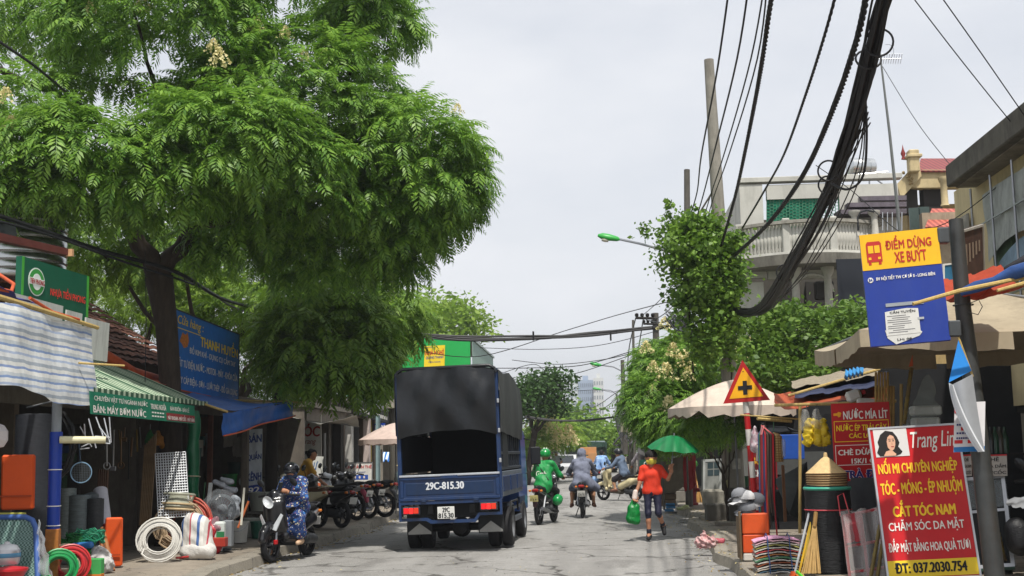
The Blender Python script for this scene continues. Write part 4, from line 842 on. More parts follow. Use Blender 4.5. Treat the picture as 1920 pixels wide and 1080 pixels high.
MB().box((a.x+.1, Y0+4.6, a.z/2), (.2, 8.6, a.z-.3)).o('side_wall', gw, t); MB().box(((a.x+b2.x)/2, Y0+2.2, 4.2), (b2.x-a.x-.3, .1, 8.2)).o('inner_wall', M('#4f4c46', .9, dirt=.4), t)
wb = Board(P(1437, 446, Y0+.12), P(1572, 443, Y0+.12), P(1437, 370, Y0+.12))
mb = MB(); drape(mb, lambda u, v: wb.pt(.72*u, .30+.06*math.sin(9*u)+(.68-.06*math.sin(9*u))*v, .05), 30, 14, .02, 3); mb.o('green_net', M('#0f8a6a', .6, var=.25, scale=3, trans=.35, bump=.3, bscale=10), t, True)
mb = MB(); nt_ = 22
for i in range(nt_+1): wb.slab(mb, .02, i/nt_-.004, 0, i/nt_+.004, 1, .07)
for j in range(13):
 for i in range(nt_): 
  v = (j+(.5 if i % 2 else 0))/13; wb.slab(mb, .02, i/nt_, v, (i+1)/nt_, v+.012, .068)
mb.o('window_lattice', M('#3f7a5d', .6, var=.2), t)
def bal(u, off=0): x = 1385+265*u; bow = 1.25*math.sin(math.pi*min(1, max(0, u*.9+.05)))**.7; p = P(x, 480, Y0); return V((p.x, Y0-bow-off, 0))
zb = P(1500, 478, 33).z; n = 30
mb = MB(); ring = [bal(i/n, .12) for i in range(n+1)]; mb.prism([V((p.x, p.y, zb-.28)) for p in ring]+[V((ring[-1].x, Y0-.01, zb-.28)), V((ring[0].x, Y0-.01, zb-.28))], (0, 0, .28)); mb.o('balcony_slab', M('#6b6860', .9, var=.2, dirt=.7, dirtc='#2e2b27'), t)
for z0, w_, m_ in ((zb+.88, .09, gd), (zb+.04, .07, gw)): MB().tube([V((p.x, p.y+.1, z0)) for p in ring], w_*.7, 4).o('balcony_rail', m_, t)
bm = MB(); bm.lathe([(.03, 0), (.05, .04), (.035, .12), (.075, .28), (.085, .4), (.05, .62), (.035, .7), (.055, .76), (.05, .8)], (0, 0, 0), 8)
bme = bm.mesh('baluster', M('#bdbbb2', .8, dirt=.3), True)
for i in range(44):
 p = bal((i+.5)/44, -.02); o = bpy.data.objects.new('baluster', bme); o.location = V((p.x, p.y+.1, zb+.06))-V((6.1, 39, 0)); link(o, t)
for u in (0.0, .3, .62, 1.0): p = bal(u, 0); MB().box((p.x, p.y+.1, zb+.5), (.2, .2, 1.0), bev=.02).o('balcony_post', gw, t)
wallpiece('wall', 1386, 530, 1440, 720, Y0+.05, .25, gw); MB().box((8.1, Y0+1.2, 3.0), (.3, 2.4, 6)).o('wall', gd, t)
for x in (1493, 1554):
 c = P(x, 560, Y0-.5); zt = zb-.28
 MB().lathe([(.17, 0), (.17, .12), (.12, .16), (.11, 1.2), (.1, zt-4.55), (.14, zt-4.5), (.17, zt-4.42), (.19, zt-4.3)], (c.x, c.y, 4.3), 12).o('column', M('#b4b2aa', .8, dirt=.3), t, True)
mb = MB(); c = P(1525, 548, Y0-.5); mb.tube([(c.x+.52*math.cos(k*.314), c.y, c.z+.5*math.sin(k*.314)) for k in range(11)], .05, 6); mb.o('arch', M('#b4b2aa', .8, dirt=.3), t)
for x, y in ((1470, 570), (1530, 570)): q_ = P(x, y, Y0+2.05); MB().box(q_, (.55, .1, 1.3)).o('door', M('#2d2a27', .7), t)
MB().box(P(1545, 545, Y0+.7), (.5, .35, .5), bev=.03).o('wall_unit', M('#34312e', .7), t)
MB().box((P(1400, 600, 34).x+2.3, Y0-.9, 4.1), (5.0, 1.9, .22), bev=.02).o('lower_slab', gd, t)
wallpiece('dark_screen', 1568, 486, 1626, 588, 32.4, .05, M('#1d222b', .8, var=.1), t)
t2 = T('roof_pergola', 'purple grey roof pergola with white columns on the grey house', 'pergola', P(1630, 440, 33.5))
for k, (x0, x1, y) in enumerate(((1612, 1700, 368), (1590, 1700, 380), (1574, 1700, 393))): MB().prism([P(x0, y, 33.8-.3*k), P(x1, y-2, 33.8-.3*k), P(x1, y+7, 33.8-.3*k), P(x0+4, y+8, 33.8-.3*k)], (0, .9, .05)).o('roof_slab', M('#655e66', .9, var=.25, dirt=.5), t2)
for x in (1604, 1641): c = P(x, 440, 33.2); MB().lathe([(.12, 0), (.1, .1), (.085, .5), (.09, .55), (.16, .62), (.17, .7)], (c.x, c.y, c.z-.05), 10).o('column', M('#bcb9b0', .8, dirt=.3), t2, True)
mb = MB(); c = P(1627, 432, 33)
mb.tube([c+V((-.25, 0, 0)), c+V((-.25, 0, .35)), c+V((-.17, 0, .5)), c+V((0, 0, .55)), c+V((.2, 0, .5))], .025, 6); mb.o('iron_arch', M('#2f3134', .5, .6), t2)
for i in range(5): MB().tube([P(1655+i*9, 398, 33), P(1655+i*9, 432, 33)], .015, 5).o('grille_bar', ALU, t2)
t2 = T('solar_water_tank', 'steel solar water heater tank on a frame upon the grey roof', 'water tank', P(1615, 345, 37))
c = P(1615, 313, 37); MB().lathe([(0, -.42), (.2, -.41), (.27, -.36), (.275, -.2), (.26, -.19), (.275, -.17), (.275, .17), (.26, .19), (.275, .2), (.27, .36), (.2, .41), (0, .42)], c, 20, (1, .25, 0)).o('tank', M('#c8cbcc', .25, .85, .05), t2, True)
for a, b2 in (((1600, 345), (1600, 325)), ((1630, 345), (1630, 325)), ((1565, 347), (1605, 325)), ((1600, 328), (1665, 322)), ((1632, 328), (1655, 345))): MB().tube([P(*a, 36.8), P(*b2, 36.8)], .025, 5).o('frame_bar', STEEL, t2)
t2 = T('satellite_dish', 'small red and white satellite dish on the grey house parapet', 'satellite dish', P(1408, 352, 35)); MB().lathe([(0, 0), (.08, .01), (.16, .05), (.2, .09), (.19, .09), (.15, .06), (0, .02)], P(1408, 351, 35), 16, (-.3, -.8, .4)).o('dish', M('#c9b7b4', .5, hex2='#b8453f', scale=9), t2, True)
MB().tube([P(1408, 351, 35), P(1410, 360, 35)], .02, 5).o('mount', STEEL, t2)
t2 = T('tv_antenna', 'tall thin television antenna mast above the bus stop sign', 'antenna', P(1687, 440, 30)); MB().tube([P(1690, 460, 30), P(1668, 250, 30), P(1648, 85, 30)], [.045, .035, .02], 7).o('mast', M('#6f7270', .5, .5), t2)
MB().tube([P(1618, 111, 30), P(1690, 110, 30)], .012, 5).o('boom', STEEL, t2)
for i in range(9): MB().tube([P(1652+i*4.6, 104, 30)+V((0, -.15, 0)), P(1654+i*4.6, 116, 30)+V((0, .15, 0))], .007, 4).o('element', STEEL, t2)
MB().tube([P(1660+16*math.sin(k*.45), 100-17*math.cos(k*.45-.3), 30) for k in range(7)], .007, 4).o('loop_element', STEEL, t2)
# ================================================================ cream house with red roof
t = T('cream_house', 'cream house with ornate gable and red tiled roof behind the grey house', 'house', (10.5, 40, 0)); cr = M('#bfae86', .85, var=.12, dirt=.35); rt = stripes([(0, '#64292a'), (.45, '#8a3f3c')], 0, .16, .6, dirt=.6)
wallpiece('wall', 1700, 385, 1900, 700, 39, 5, M('#a08a5c', .9, dirt=.5), t)
MB().prism([P(1682, 345, 38), P(1722, 300, 38), P(1728, 330, 38), P(1690, 372, 38)], (.3, 3, 0)).o('gable', cr, t)
MB().prism([P(1690, 350, 38.1), P(1730, 318, 38.1), P(1860, 318, 38.1), P(1860, 350, 38.1), P(1720, 352, 38.1)], (0, .4, 0)).o('cornice', cr, t)
MB().sheet(lambda u, v: P(1722+150*u+4*v, 320-23*v, 38+2.6*v), 20, 6, .05).o('roof', rt, t)
MB().lathe([(.14, 0), (.11, .08), (.1, .7), (.14, .76), (.17, .86), (.17, .9)], P(1772, 386, 37.8), 12).o('column', cr, t, True); MB().box(P(1712, 303, 37.9), (.32, .35, .7), bev=.03).o('chimney', cr, t); MB().box(P(1712, 294, 37.9), (.46, .46, .1), bev=.02).o('chimney_cap', cr, t)
MB().lathe([(0, 0), (.07, .02), (.04, .1), (.08, .2), (.03, .34), (0, .5)], P(1694, 300, 38), 8).o('finial', M('#7d2a28', .6), t, True)
mb = MB(); r = random.Random(2)
for i in range(12): mb.lathe([(0, 0), (.05, .02), (0, .06)], P(1702+r.uniform(-9, 9), 335+r.uniform(-12, 10)-.6*0, 37.95), 6, (0, -1, 0))
mb.o('gable_ornament', M('#8e7a52', .8), t)
for x in (1700, 1745): MB().box(P(x, 375, 38.6), (.55, .5, .9)).o('dark_opening', M('#2b2724', .8), t)
MB().sheet(lambda u, v: P(1735+75*u+12*v*(1-u), 425-34*v, 33+2.2*v), 16, 5, .04).o('lower_roof', stripes([(0, '#8f4036'), (.5, '#b8604f')], 0, .16, .6, dirt=.6), t)
MB().box(P(1790, 480, 34), (1.7, .3, 2.4)).o('lower_wall', M('#9c8f7a', .9, dirt=.5), t)
for (x, y) in ((1715, 412), (1733, 410)): MB().box(P(x, y, 36), (.3, .06, .7)).o('window', M('#3d4c48', .4), t)
# ================================================================ near yellow building on the right
t = T('yellow_building', 'faded yellow building with deep concrete eave at the right edge', 'building', (9, 17, 0)); yw = M('#c4b58c', .9, var=.12, scale=1.6, dirt=.45, dirtc='#5a5040')
XW = 6.6
MB().box((XW+.1, 15.3, 4.2), (.2, 14.6, 4.0)).o('upper_wall', yw, t); MB().box((XW+2.2, 22.7, 3.1), (3.8, .2, 6.1)).o('end_wall', M('#8d887c', .9, var=.15, dirt=.6), t)
MB().box((XW+1.95, 14.0, 6.13), (4.6, 14.6, .26), bev=.02).o('eave_slab', M('#7c786c', .9, var=.25, scale=2, bump=.4, dirt=.75, dirtc='#2f2c27'), t)
MB().box((XW-.41, 14.0, 6.2), (.2, 14.5, .38), bev=.02).o('eave_edge', M('#59564d', .9, var=.3, scale=2, bump=.4, dirt=.8, dirtc='#24211d'), t)
MB().box((XW+3.2, 14.6, 1.4), (.15, 12.6, 2.78)).o('shop_back_wall', M('#23201e', .9, dirt=.3), t); MB().box((XW+1.6, 14.6, 2.15), (3.1, 12.6, .1)).o('first_floor', M('#3a3733', .9), t)  # dark brown surfaces carry the shade of the shop interior in their colour
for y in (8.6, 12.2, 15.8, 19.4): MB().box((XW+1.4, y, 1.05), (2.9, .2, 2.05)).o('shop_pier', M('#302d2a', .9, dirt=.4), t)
def wb_(x0, y0, x1, y1): return [PX(x0, y0, XW-.03), PX(x1, y1, XW-.03)]
a = PX(1868, 505, XW-.03); b2 = PX(1900, 425, XW-.03)
MB().box((XW-.03, (a.y+b2.y)/2, (a.z+b2.z)/2), (.07, abs(a.y-b2.y), abs(b2.z-a.z))).o('shutter', M('#3f5a41', .7, var=.2, dirt=.4), t)
for zz in (3.9, 5.2): MB().tube([(XW-.22, 21, zz), (XW-.22, 11, zz)], .018, 5).o('cage_bar', STEEL, t)
for i in range(9): MB().tube([(XW-.22, 20.9-1.05*i, 3.2), (XW-.22, 20.9-1.05*i, 5.9)], .02, 5).o('cage_bar', STEEL, t)
mb = MB(); drape(mb, lambda u, v: V((XW-.17, 20.4-6.2*u, 4.55+.25*math.sin(7*u)*(1-v)+1.15*v)), 40, 10, .04, 31); mb.o('torn_plastic', M('#a3a9a4', .6, var=.2, dirt=.4, trans=.2), t, True)
mb = MB(); drape(mb, lambda u, v: V((XW-.14, 19.9-6.2*u, 4.05+.15*math.sin(9*u)+.45*v+.28*u)), 40, 6, .03, 33); mb.o('torn_plastic', M('#7f9aae', .6, var=.2, dirt=.3, trans=.2), t, True)
mb = MB(); corrugated(mb, (XW-.1, 22.5, 3.9), (XW-.1, 21.5, 3.9), (XW-.1, 22.5, 5.6), 10, .02); mb.o('cement_sheet', M('#8d8b82', .9, dirt=.6), t)
t = T('brown_signboard', 'weathered brown signboard with pale frame jutting from the yellow building', 'signboard', P(1822, 490, 15.5)); b = Board(P(1806, 545, 15.2), P(1846, 528, 15.9), P(1803, 468, 15.2)); b.v = P(1843, 420, 15.6)-P(1846, 528, 15.9); b.slab(MB(), .05).o('board', M('#4b332b', .7, var=.4, scale=6, dirt=.4), t); b.frame(t, 'frame', M('#a9a49c', .6), .03, .06, .015)
for k in range(5): b.patch(t, 'faded_mark', M('#8c7b6c', .8), .15+.15*k, .4+.04*k, .22+.15*k, .75)
t = T('small_blue_board', 'small pale blue board behind the bus stop pole', 'signboard', P(1785, 550, 15)); b = Board(P(1770, 605, 15), P(1799, 600, 15.2), P(1768, 495, 15)); b.slab(MB(), .04).o('board', M('#2f6f96', .6, dirt=.3), t); b.frame(t, 'frame', WHITE, .02, .04, .01)
# ================================================================ bus stop
t = T('bus_stop_sign', 'yellow and blue bus stop sign on a grey steel pole', 'bus stop sign', P(1868, 1115, 12.4))
MB().tube([P(1874, 1160, 12.5), P(1828, 760, 12.75), P(1806, 580, 12.8), P(1792, 412, 12.85)], [.1, .092, .08, .072], 16).o('pole', M('#3f4141', .5, .3, .25, dirt=.5, dirtc='#4a3c30'), t, True)
b = Board(P(1633, 650, 12.7), P(1783, 637, 12.6), P(1611, 447, 12.8)); b.v = (P(1611, 447, 12.8)-P(1633, 650, 12.7)+P(1757, 421, 12.7)-P(1783, 637, 12.6))*.5
b.slab(MB(), .07).o('panel', M('#17348c', .45, var=.08, dirt=.16, dirtc='#4a5a80'), t); b.slab(MB(), .004, .0, .675, 1, 1.0, .004).o('yellow_header', M('#e8b416', .45, var=.06, dirt=.12), t)
sr = M('#b3241d', .5)
b.text(t, 'ĐIỂM DỪNG', sr, .32, .845, .90, .965, .03, .008); b.text(t, 'XE BUÝT', sr, .42, .72, .82, .84, .03, .008)
def bus(x0, y0, x1, y1):
 X = lambda u: x0+(x1-x0)*u; Z = lambda v: y0+(y1-y0)*v
 for pl in ([(0, .12), (1, .12), (1, .9), (.9, 1), (.1, 1), (0, .9)], [(.08, 0), (.26, 0), (.26, .14), (.08, .14)], [(.74, 0), (.92, 0), (.92, .14), (.74, .14)]): b.poly(t, 'bus_symbol', sr, [(X(u), Z(v)) for u, v in pl], .006)
 for pl in ([(.12, .5), (.46, .5), (.46, .82), (.12, .82)], [(.54, .5), (.88, .5), (.88, .82), (.54, .82)], [(.1, .22), (.28, .22), (.28, .32), (.1, .32)], [(.72, .22), (.9, .22), (.9, .32), (.72, .32)]): b.poly(t, 'bus_window', M('#e8b416', .45, var=.06), [(X(u), Z(v)) for u, v in pl], .009)
bus(.07, .72, .265, .93)
b.text(t, 'BV NỘI TIẾT TW CƠ SỞ II - LONG BIÊN', TXW, .16, .57, .9, .62, .03, .006)
b.poly(t, 'route_disc', TXW, [(.085+.035*math.cos(k*.4488), .585+.024*math.sin(k*.4488)) for k in range(14)], .004); b.text(t, '84', TXB, .062, .57, .108, .60, .03, .008)
pn = M('#cfcfcb', .8, var=.06, dirt=.15)
b.poly(t, 'paper_notice', pn, [(.22, .06), (.32, .0), (.62, .06), (.66, .09), (.62, .12), (.2, .13)], .004)
nb = b.poly(t, 'paper_notice', pn, [(.21, .08), (.64, .085), (.64, .30), (.5, .31), (.4, .305), (.22, .29)], .007)
b.text(t, 'CẦN TUYỂN', TXK, .28, .27, .6, .3, .02, .011); r = random.Random(3)
for k in range(9): b.patch(t, 'small_print', M('#6b6b70', .8), .24+.06*(k % 3 == 1), .247-.018*k, .24+r.uniform(.2, .36), .252-.018*k, .009)
b.text(t, 'LH: 08', TXK, .34, .03, .52, .05, .02, .008)
b.patch(t, 'tape_strip', M('#8f959c', .5), .24, .335, .72, .365, .005); b.patch(t, 'tape_strip', M('#a9adb0', .4), .62, .2, .7, .22, .009)
for yy in (.93, .1): MB().box(b.pt(1.06, yy, -.05), (.12, .12, .16), bev=.01).o('clamp', M('#54585b', .5, .6, dirt=.4), t)
MB().torus(P(1806, 572, 12.8), (.05, 0, 1), .1, .006, 20, 5).tube([P(1815, 570, 12.7), P(1835, 562, 12.7), P(1842, 575, 12.7), P(1834, 590, 12.7), P(1816, 585, 12.7)], .005, 5).o('wire_tie', M('#4a4c4e', .5, .5), t)
t = T('blue_pennant', 'blue and white curled pennant on a stick tied to the bus stop pole', 'pennant', P(1815, 850, 12.5)); b = Board(P(1787, 700, 12.6), P(1842, 700, 12.55), P(1787, 640, 12.6))
MB().prism([P(1797, 638, 12.6), P(1822, 695, 12.55), P(1779, 717, 12.45)], (0, .006, 0)).o('blue_cloth', M('#1f7fd0', .6, var=.08), t)
MB().tube([P(1797, 632, 12.62), P(1824, 706, 12.58)], .011, 6).o('stick', BAMB, t)
mb = MB(); mb.sheet(lambda u, v: P((1784+14*v+42*v*v)*(1-u)+(1823+18*v+5*v*v)*u, (722+125*v)*(1-u)+(702+145*v)*u, 12.43-.07*math.sin(3.1*u+1.5*v)), 12, 16, .004); mb.o('shaded_back', M('#9ea2a8', .7, var=.08), t, True)  # grey puts the shade inside the curled cloth into its colour
b = Board(P(1788, 848, 12.52), P(1846, 846, 12.5), P(1790, 755, 12.55)); b.slab(MB(), .006).o('poster', M('#d6d4d6', .6, var=.03), t); b.patch(t, 'blue_strip', M('#1f6fb0', .5), 0, 0, 1, .1); b.poly(t, 'red_corner', RED, [(0, .8), (.2, .7), (.3, 1), (0, 1)]); b.poly(t, 'violet_drop', M('#5a2f86', .6), [(.2, .62), (.5, .6), (.55, .72), (.4, .95), (.25, .75)])
for v0, w_ in ((.53, .55), (.36, .62), (.26, .5)):
 for k in range(7): b.patch(t, 'small_print', M('#1c2c6e', .6), .08+w_*k/7, v0, .08+w_*(k+.7)/7, v0+.035)
for u0, v0 in ((.22, .43), (.02, .17), (.45, .17)): b.patch(t, 'red_label', RED, u0, v0, u0+.26, v0+.07)
MB().sheet(lambda u, v: P((1779+12*v+43*v*v)*(1-u)+(1787+40*v+18*v*v)*u, (718+130*v)*(1-u)+(722+124*v)*u, 12.36-.03*u+.02*math.sin(6*u)), 6, 12, .004).o('white_fold', M('#cfd3d8', .7, var=.04), t, True)
# ================================================================ canopies on the right
bc = M('#a1957f', .85, var=.14, scale=2, dirt=.4); dk = M('#22242c', .8)
t = T('market_canopy', 'big faded beige market umbrella behind the bus stop sign', 'canopy', (4.9, 15.6, .1)); zc = 2.93
cc = [V((2.93, 13.9, zc-.03)), V((6.3, 13.6, zc+.02)), V((6.35, 17.0, zc)), V((3.0, 17.2, zc))]; ap = V((4.6, 15.4, zc+.62)); mb = MB()
for k in range(4):
 a, b2 = cc[k], cc[(k+1) % 4]; mb.sheet(lambda u, v: a.lerp(b2, u).lerp(ap, v)+V((0, 0, -.10*math.sin(3.14*u)*(1-v)-.08*math.sin(3.14*v))), 14, 8, .006)
mb.o('cover', bc, t, True); mb = MB()
for k in range(4):
 a, b2 = cc[k], cc[(k+1) % 4]
 for h in ((0, .48), (.52, 1)): mb.sheet(lambda u, v: a.lerp(b2, h[0]+(h[1]-h[0])*u)+V((0, -.02*v, -.2*v-.10*math.sin(3.14*(h[0]+(h[1]-h[0])*u))+.012*math.sin(u*22)*v)), 12, 2, .005)
mb.o('valance', bc, t, True); MB().tube([(4.6, 15.4, .1), ap], .03, 8).o('pole', STEEL, t)
for k in range(4): MB().tube([ap+V((0, 0, -.05)), cc[k]+V((0, 0, -.03))], .016, 6).o('rib', STEEL, t)
t = T('tarp_awning', 'blue and orange tarpaulin awning on bamboo poles at the right edge', 'awning', P(1860, 540, 12)); mb = MB()
drape(mb, lambda u, v: P(1800+160*u, 545-32*u+10*math.sin(3*u), 12.6-.3*u)+V((.1*v, 1.6*v, .34*v-.16*math.sin(3.14*v))), 24, 12, .03, 17); mb.o('orange_cloth', M('#b04426', .7, var=.2, trans=.3), t, True)
mb = MB(); mb.tube([P(1800, 549, 12.55), P(1830, 538, 12.5), P(1865, 528, 12.4), P(1900, 512, 12.3), P(1970, 488, 12.1)], [.035, .06, .05, .075, .06], 9); mb.o('blue_roll', M('#23467f', .6, var=.2, bump=.3, bscale=20), t, True)
MB().tube([P(1885, 505, 12.6), P(1930, 490, 12.4), P(1990, 490, 12.3)], [.03, .09, .08], 8).o('dark_bundle', M('#26262b', .8, bump=.4), t, True)
for q in ([P(1712, 570, 11.9), P(1800, 545, 12.1), P(1960, 512, 12.4)], [P(1870, 545, 12.1), P(1960, 520, 12.2)]): MB().tube(q, [.017, .022, .02][:len(q)], 7).o('bamboo_pole', BAMB, t)
parasol('white_parasol', 'large pinkish white parasol behind the triangular warning sign', (P(1376, 760, 23.3).x, 23.3, 0), 1.22, .52, .17, 2.36, M('#d3c3b4', .8, var=.1, dirt=.2, trans=.12), (.05, .3), n=8, seed=4, wave=.03)
t = T('warning_sign', 'triangular yellow crossroads warning sign on a red and white post', 'warning sign', G(1424, 1018, .14)); g = G(1424, 1018, .14); Yw = g.y; tp = P(1397, 745, Yw)
n = 9; cols = [WHITE, RED]; 
for k in range(n):
 a = g.lerp(tp, k/n); b2 = g.lerp(tp, (k+1)/n); MB().tube([a, b2], .047, 14).o('post_band', [M('#b9141b', .5, dirt=.25), M('#d8d4cc', .6, dirt=.35)][(k % 2) ^ 1 if k else 1], t, True)
b = Board(P(1356, 757, Yw-.07), P(1444, 750, Yw-.07), P(1352, 678, Yw-.07))
def tri(s, d, m, nm): 
 pts = [(0, .0), (1, .0), (.455, 1)]; cx, cy = .485, .36; b.poly(t, nm, m, [(cx+(x-cx)*s, cy+(y-cy)*s) for x, y in pts], d, .004)
b.poly(t, 'sign_back', ALU, [(0, 0), (1, 0), (.455, 1)], -.01, .009); tri(.998, .0, M('#b01a1c', .45, dirt=.12), 'red_border'); tri(.72, .006, M('#f0ae14', .45, var=.06, dirt=.08), 'yellow_field')
for r_ in ((.435, .17, .525, .50), (.33, .29, .63, .385)): b.patch(t, 'cross_bar', TXK, *r_, .012+.003*(r_[0] < .4))
b.poly(t, 'bolt', M('#6b4a22', .5), [(.455+.015*math.cos(k*.8), .72+.015*math.sin(k*.8)) for k in range(8)], .011)
t = T('beauty_standing_sign', 'large red standing sign with a portrait and yellow lettering', 'standing sign', P(1750, 1100, 13.9)); b = Board(P(1664, 1090, 13.85), P(1841, 1082, 13.8), P(1630, 806, 14.2)); b.v = (P(1630, 806, 14.2)-P(1664, 1090, 13.85)+P(1792, 790, 14.15)-P(1841, 1082, 13.8))*.5
b.slab(MB(), .03).o('panel', M('#c4141c', .42, var=.07, dirt=.12, dirtc='#7a2a26'), t); b.frame(t, 'frame', ALU, .022, .05, .012)
b.slab(MB(), .003, .02, .02, .98, .125, .004).o('yellow_strip', M('#f0cf2c', .5, var=.03), t); b.text(t, 'ĐT: 037.2030.754', TXK, .1, .045, .86, .11, .05, .008)
yl = M('#f6c92a', .5, var=.02)
for s_, m_, u0, u1, v0, v1, bo in (('ĐẮP MẶT BẰNG HOA QUẢ TƯƠI', TXW, .06, .93, .165, .265, .03), ('CHĂM SÓC DA MẶT', TXW, .09, .9, .30, .385, .02), ('CẮT TÓC NAM', yl, .16, .83, .405, .51, .05), ('TÓC - MÓNG - ÉP NHUỘM', yl, .06, .94, .53, .65, .04), ('NỐI MI CHUYÊN NGHIỆP', yl, .06, .92, .67, .79, .04)): b.text(t, s_, m_, u0, v0, u1, v1, bo)
b.text(t, 'Trang Linh', TXW, .46, .815, 1.0, .955, .01, .006, shear=.35)
pw = M('#d4d2d0', .5, var=.02); hair = M('#17110f', .5, var=.3); skin_p = M('#d9a98c', .6, var=.04)
b.patch(t, 'portrait_panel', pw, .055, .80, .425, .985, .004)
b.poly(t, 'portrait_hair', hair, [(.10, .805), (.07, .83), (.10, .87), (.09, .90), (.13, .95), (.19, .975), (.27, .965), (.31, .93), (.33, .89), (.31, .865), (.35, .83), (.33, .815), (.28, .805)], .008)
b.poly(t, 'portrait_shoulder', skin_p, [(.14, .805), (.17, .835), (.23, .845), (.28, .815), (.27, .805)], .011)
b.poly(t, 'portrait_face', skin_p, [(.195, .86), (.19, .90), (.205, .93), (.235, .945), (.27, .935), (.285, .905), (.28, .875), (.262, .848), (.24, .838), (.215, .845)], .013)
for u0 in (.213, .252): b.patch(t, 'portrait_eye', TXK, u0, .901, u0+.02, .906, .016); b.patch(t, 'portrait_brow', hair, u0-.004, .914, u0+.022, .917, .016)
b.patch(t, 'portrait_mouth', M('#a82a30', .5), .232, .862, .262, .868, .016); b.poly(t, 'portrait_nose', M('#c48f72', .6), [(.24, .88), (.25, .878), (.247, .9)], .016)
MB().box(b.pt(.5, .28, -.35), (.9, .03, 1.0), rx=-.3).o('rear_prop', STEEL, t)
t = T('drinks_menu_banner', 'red hanging menu banner with white drink names behind the standing sign', 'banner', P(1615, 900, 15.6)); b = Board(P(1566, 903, 15.55), P(1676, 899, 15.6), P(1558, 757, 15.6)); b.slab(MB(), .012).o('banner_cloth', M('#b8121a', .45, var=.08, dirt=.06), t)
b.text(t, 'NƯỚC MÍA LÍT', TXW, .2, .79, .96, .93, .03); b.poly(t, 'hand_symbol', M('#e8a01c', .5), [(.03, .84), (.1, .84), (.11, .82), (.15, .825), (.155, .85), (.17, .87), (.15, .885), (.11, .89), (.1, .875), (.03, .87)])
def box_line(u0, v0, u1, v1, m): 
 for r_ in ((u0, v0, u1, v0+.008), (u0, v1-.008, u1, v1), (u0, v0+.008, u0+.01, v1-.008), (u1-.01, v0+.008, u1, v1-.008)): b.patch(t, 'border_line', m, *r_)
box_line(.03, .5, .97, .77, TXY); box_line(.03, .2, .97, .46, TXW)
b.text(t, 'NƯỚC ÉP TRÁI CÂY', TXY, .07, .64, .93, .74, .03); b.text(t, 'CÁC LOẠI', TXY, .28, .53, .75, .62, .03); b.text(t, 'CHÈ DỪA DẦM', TXW, .08, .33, .98, .44, .04); b.text(t, '15K/1 CỐC', TXW, .3, .22, .86, .32, .04); b.text(t, 'TRÀ ĐÁ', M('#e7e3ea', .6), .13, .03, .8, .16, .08, .005); b.text(t, 'TRÀ ĐÁ', M('#2c2a78', .6), .14, .035, .79, .155, .045, .009)
t = T('juice_stall', 'juice stall with faded orange tarp roof on bamboo poles', 'stall', (3.9, 17, .14)); mb = MB()
drape(mb, lambda u, v: P(1452+210*u, 762-8*u-26*v+6*math.sin(8*u)*(1-v), 17.2+2.0*v), 30, 10, .025, 40); mb.o('orange_roof', M('#b0522f', .75, var=.22, dirt=.35, trans=.15), t, True)
mb = MB(); drape(mb, lambda u, v: P(1490+170*u, 745-22*u-24*v, 17.8+2.0*v), 20, 8, .03, 41); mb.o('navy_sheet', M('#2b3350', .8, dirt=.3), t, True)
mb = MB(); drape(mb, lambda u, v: P(1486+160*u, 728-26*u-16*v, 18.6+1.8*v), 20, 6, .03, 42); mb.o('thatch_sheet', M('#8f8573', .9, var=.3, scale=14, bump=.5, dirt=.4), t, True)
for q in ([P(1452, 760, 17.15), P(1562, 757, 17.1), P(1680, 752, 17.1)], [P(1478, 742, 18.2), P(1570, 715, 18.3), P(1650, 692, 18.4)], [P(1500, 760, 17.2), P(1500, 1000, 17.2)], [P(1690, 720, 17.0), P(1690, 1020, 17.0)], [P(1484, 790, 17.6), P(1420, 785, 17.4)]): MB().tube(q, .022, 7).o('bamboo_pole', BAMB, t)
MB().box(P(1620, 950, 18), (1.3, .6, 1.0), bev=.02).o('counter', M('#33302c', .7, dirt=.3), t)
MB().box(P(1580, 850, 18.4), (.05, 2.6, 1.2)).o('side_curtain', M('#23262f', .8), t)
mb = MB(); drape(mb, lambda u, v: P(1425+160*u, 812+30*u*v-20*v, 21), 20, 8, .03, 44); mb.solo('dark_tarpaulin', M('#22262c', .8), 'dark tarpaulin sheet hung behind the straw basket stall', 'tarpaulin')
t = T('rear_stall', 'dim rear stall with blue tarp and dark curtain behind the warning post', 'stall', (4.4, 21.5, .14))
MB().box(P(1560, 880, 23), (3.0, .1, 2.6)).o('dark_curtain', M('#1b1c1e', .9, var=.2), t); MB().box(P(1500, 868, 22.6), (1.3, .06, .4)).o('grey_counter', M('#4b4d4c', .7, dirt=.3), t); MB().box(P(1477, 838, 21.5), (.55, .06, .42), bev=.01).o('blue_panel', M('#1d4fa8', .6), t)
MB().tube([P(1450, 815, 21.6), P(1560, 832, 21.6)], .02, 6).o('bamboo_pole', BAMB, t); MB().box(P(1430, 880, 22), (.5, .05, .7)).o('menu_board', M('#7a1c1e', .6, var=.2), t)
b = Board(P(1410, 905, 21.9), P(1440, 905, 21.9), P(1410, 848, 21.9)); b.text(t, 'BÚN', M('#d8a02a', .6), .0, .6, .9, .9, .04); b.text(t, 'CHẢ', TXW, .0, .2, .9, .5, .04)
MB().box((5.4, 20.2, 1.5), (2.6, .08, 2.8)).o('shade_backdrop', M('#191a1c', .9, var=.2), t)  # near-black sheet added to stand for the shade behind the stalls
mb = MB(); corrugated(mb, P(1582, 712, 17.0), P(1618, 702, 17.0), P(1585, 695, 17.8), 5, .02); mb.solo('blue_roof_sheet', M('#3f8fc4', .6, var=.1, dirt=.2), 'bright blue corrugated sheet lying on the juice stall roof', 'roof sheet')
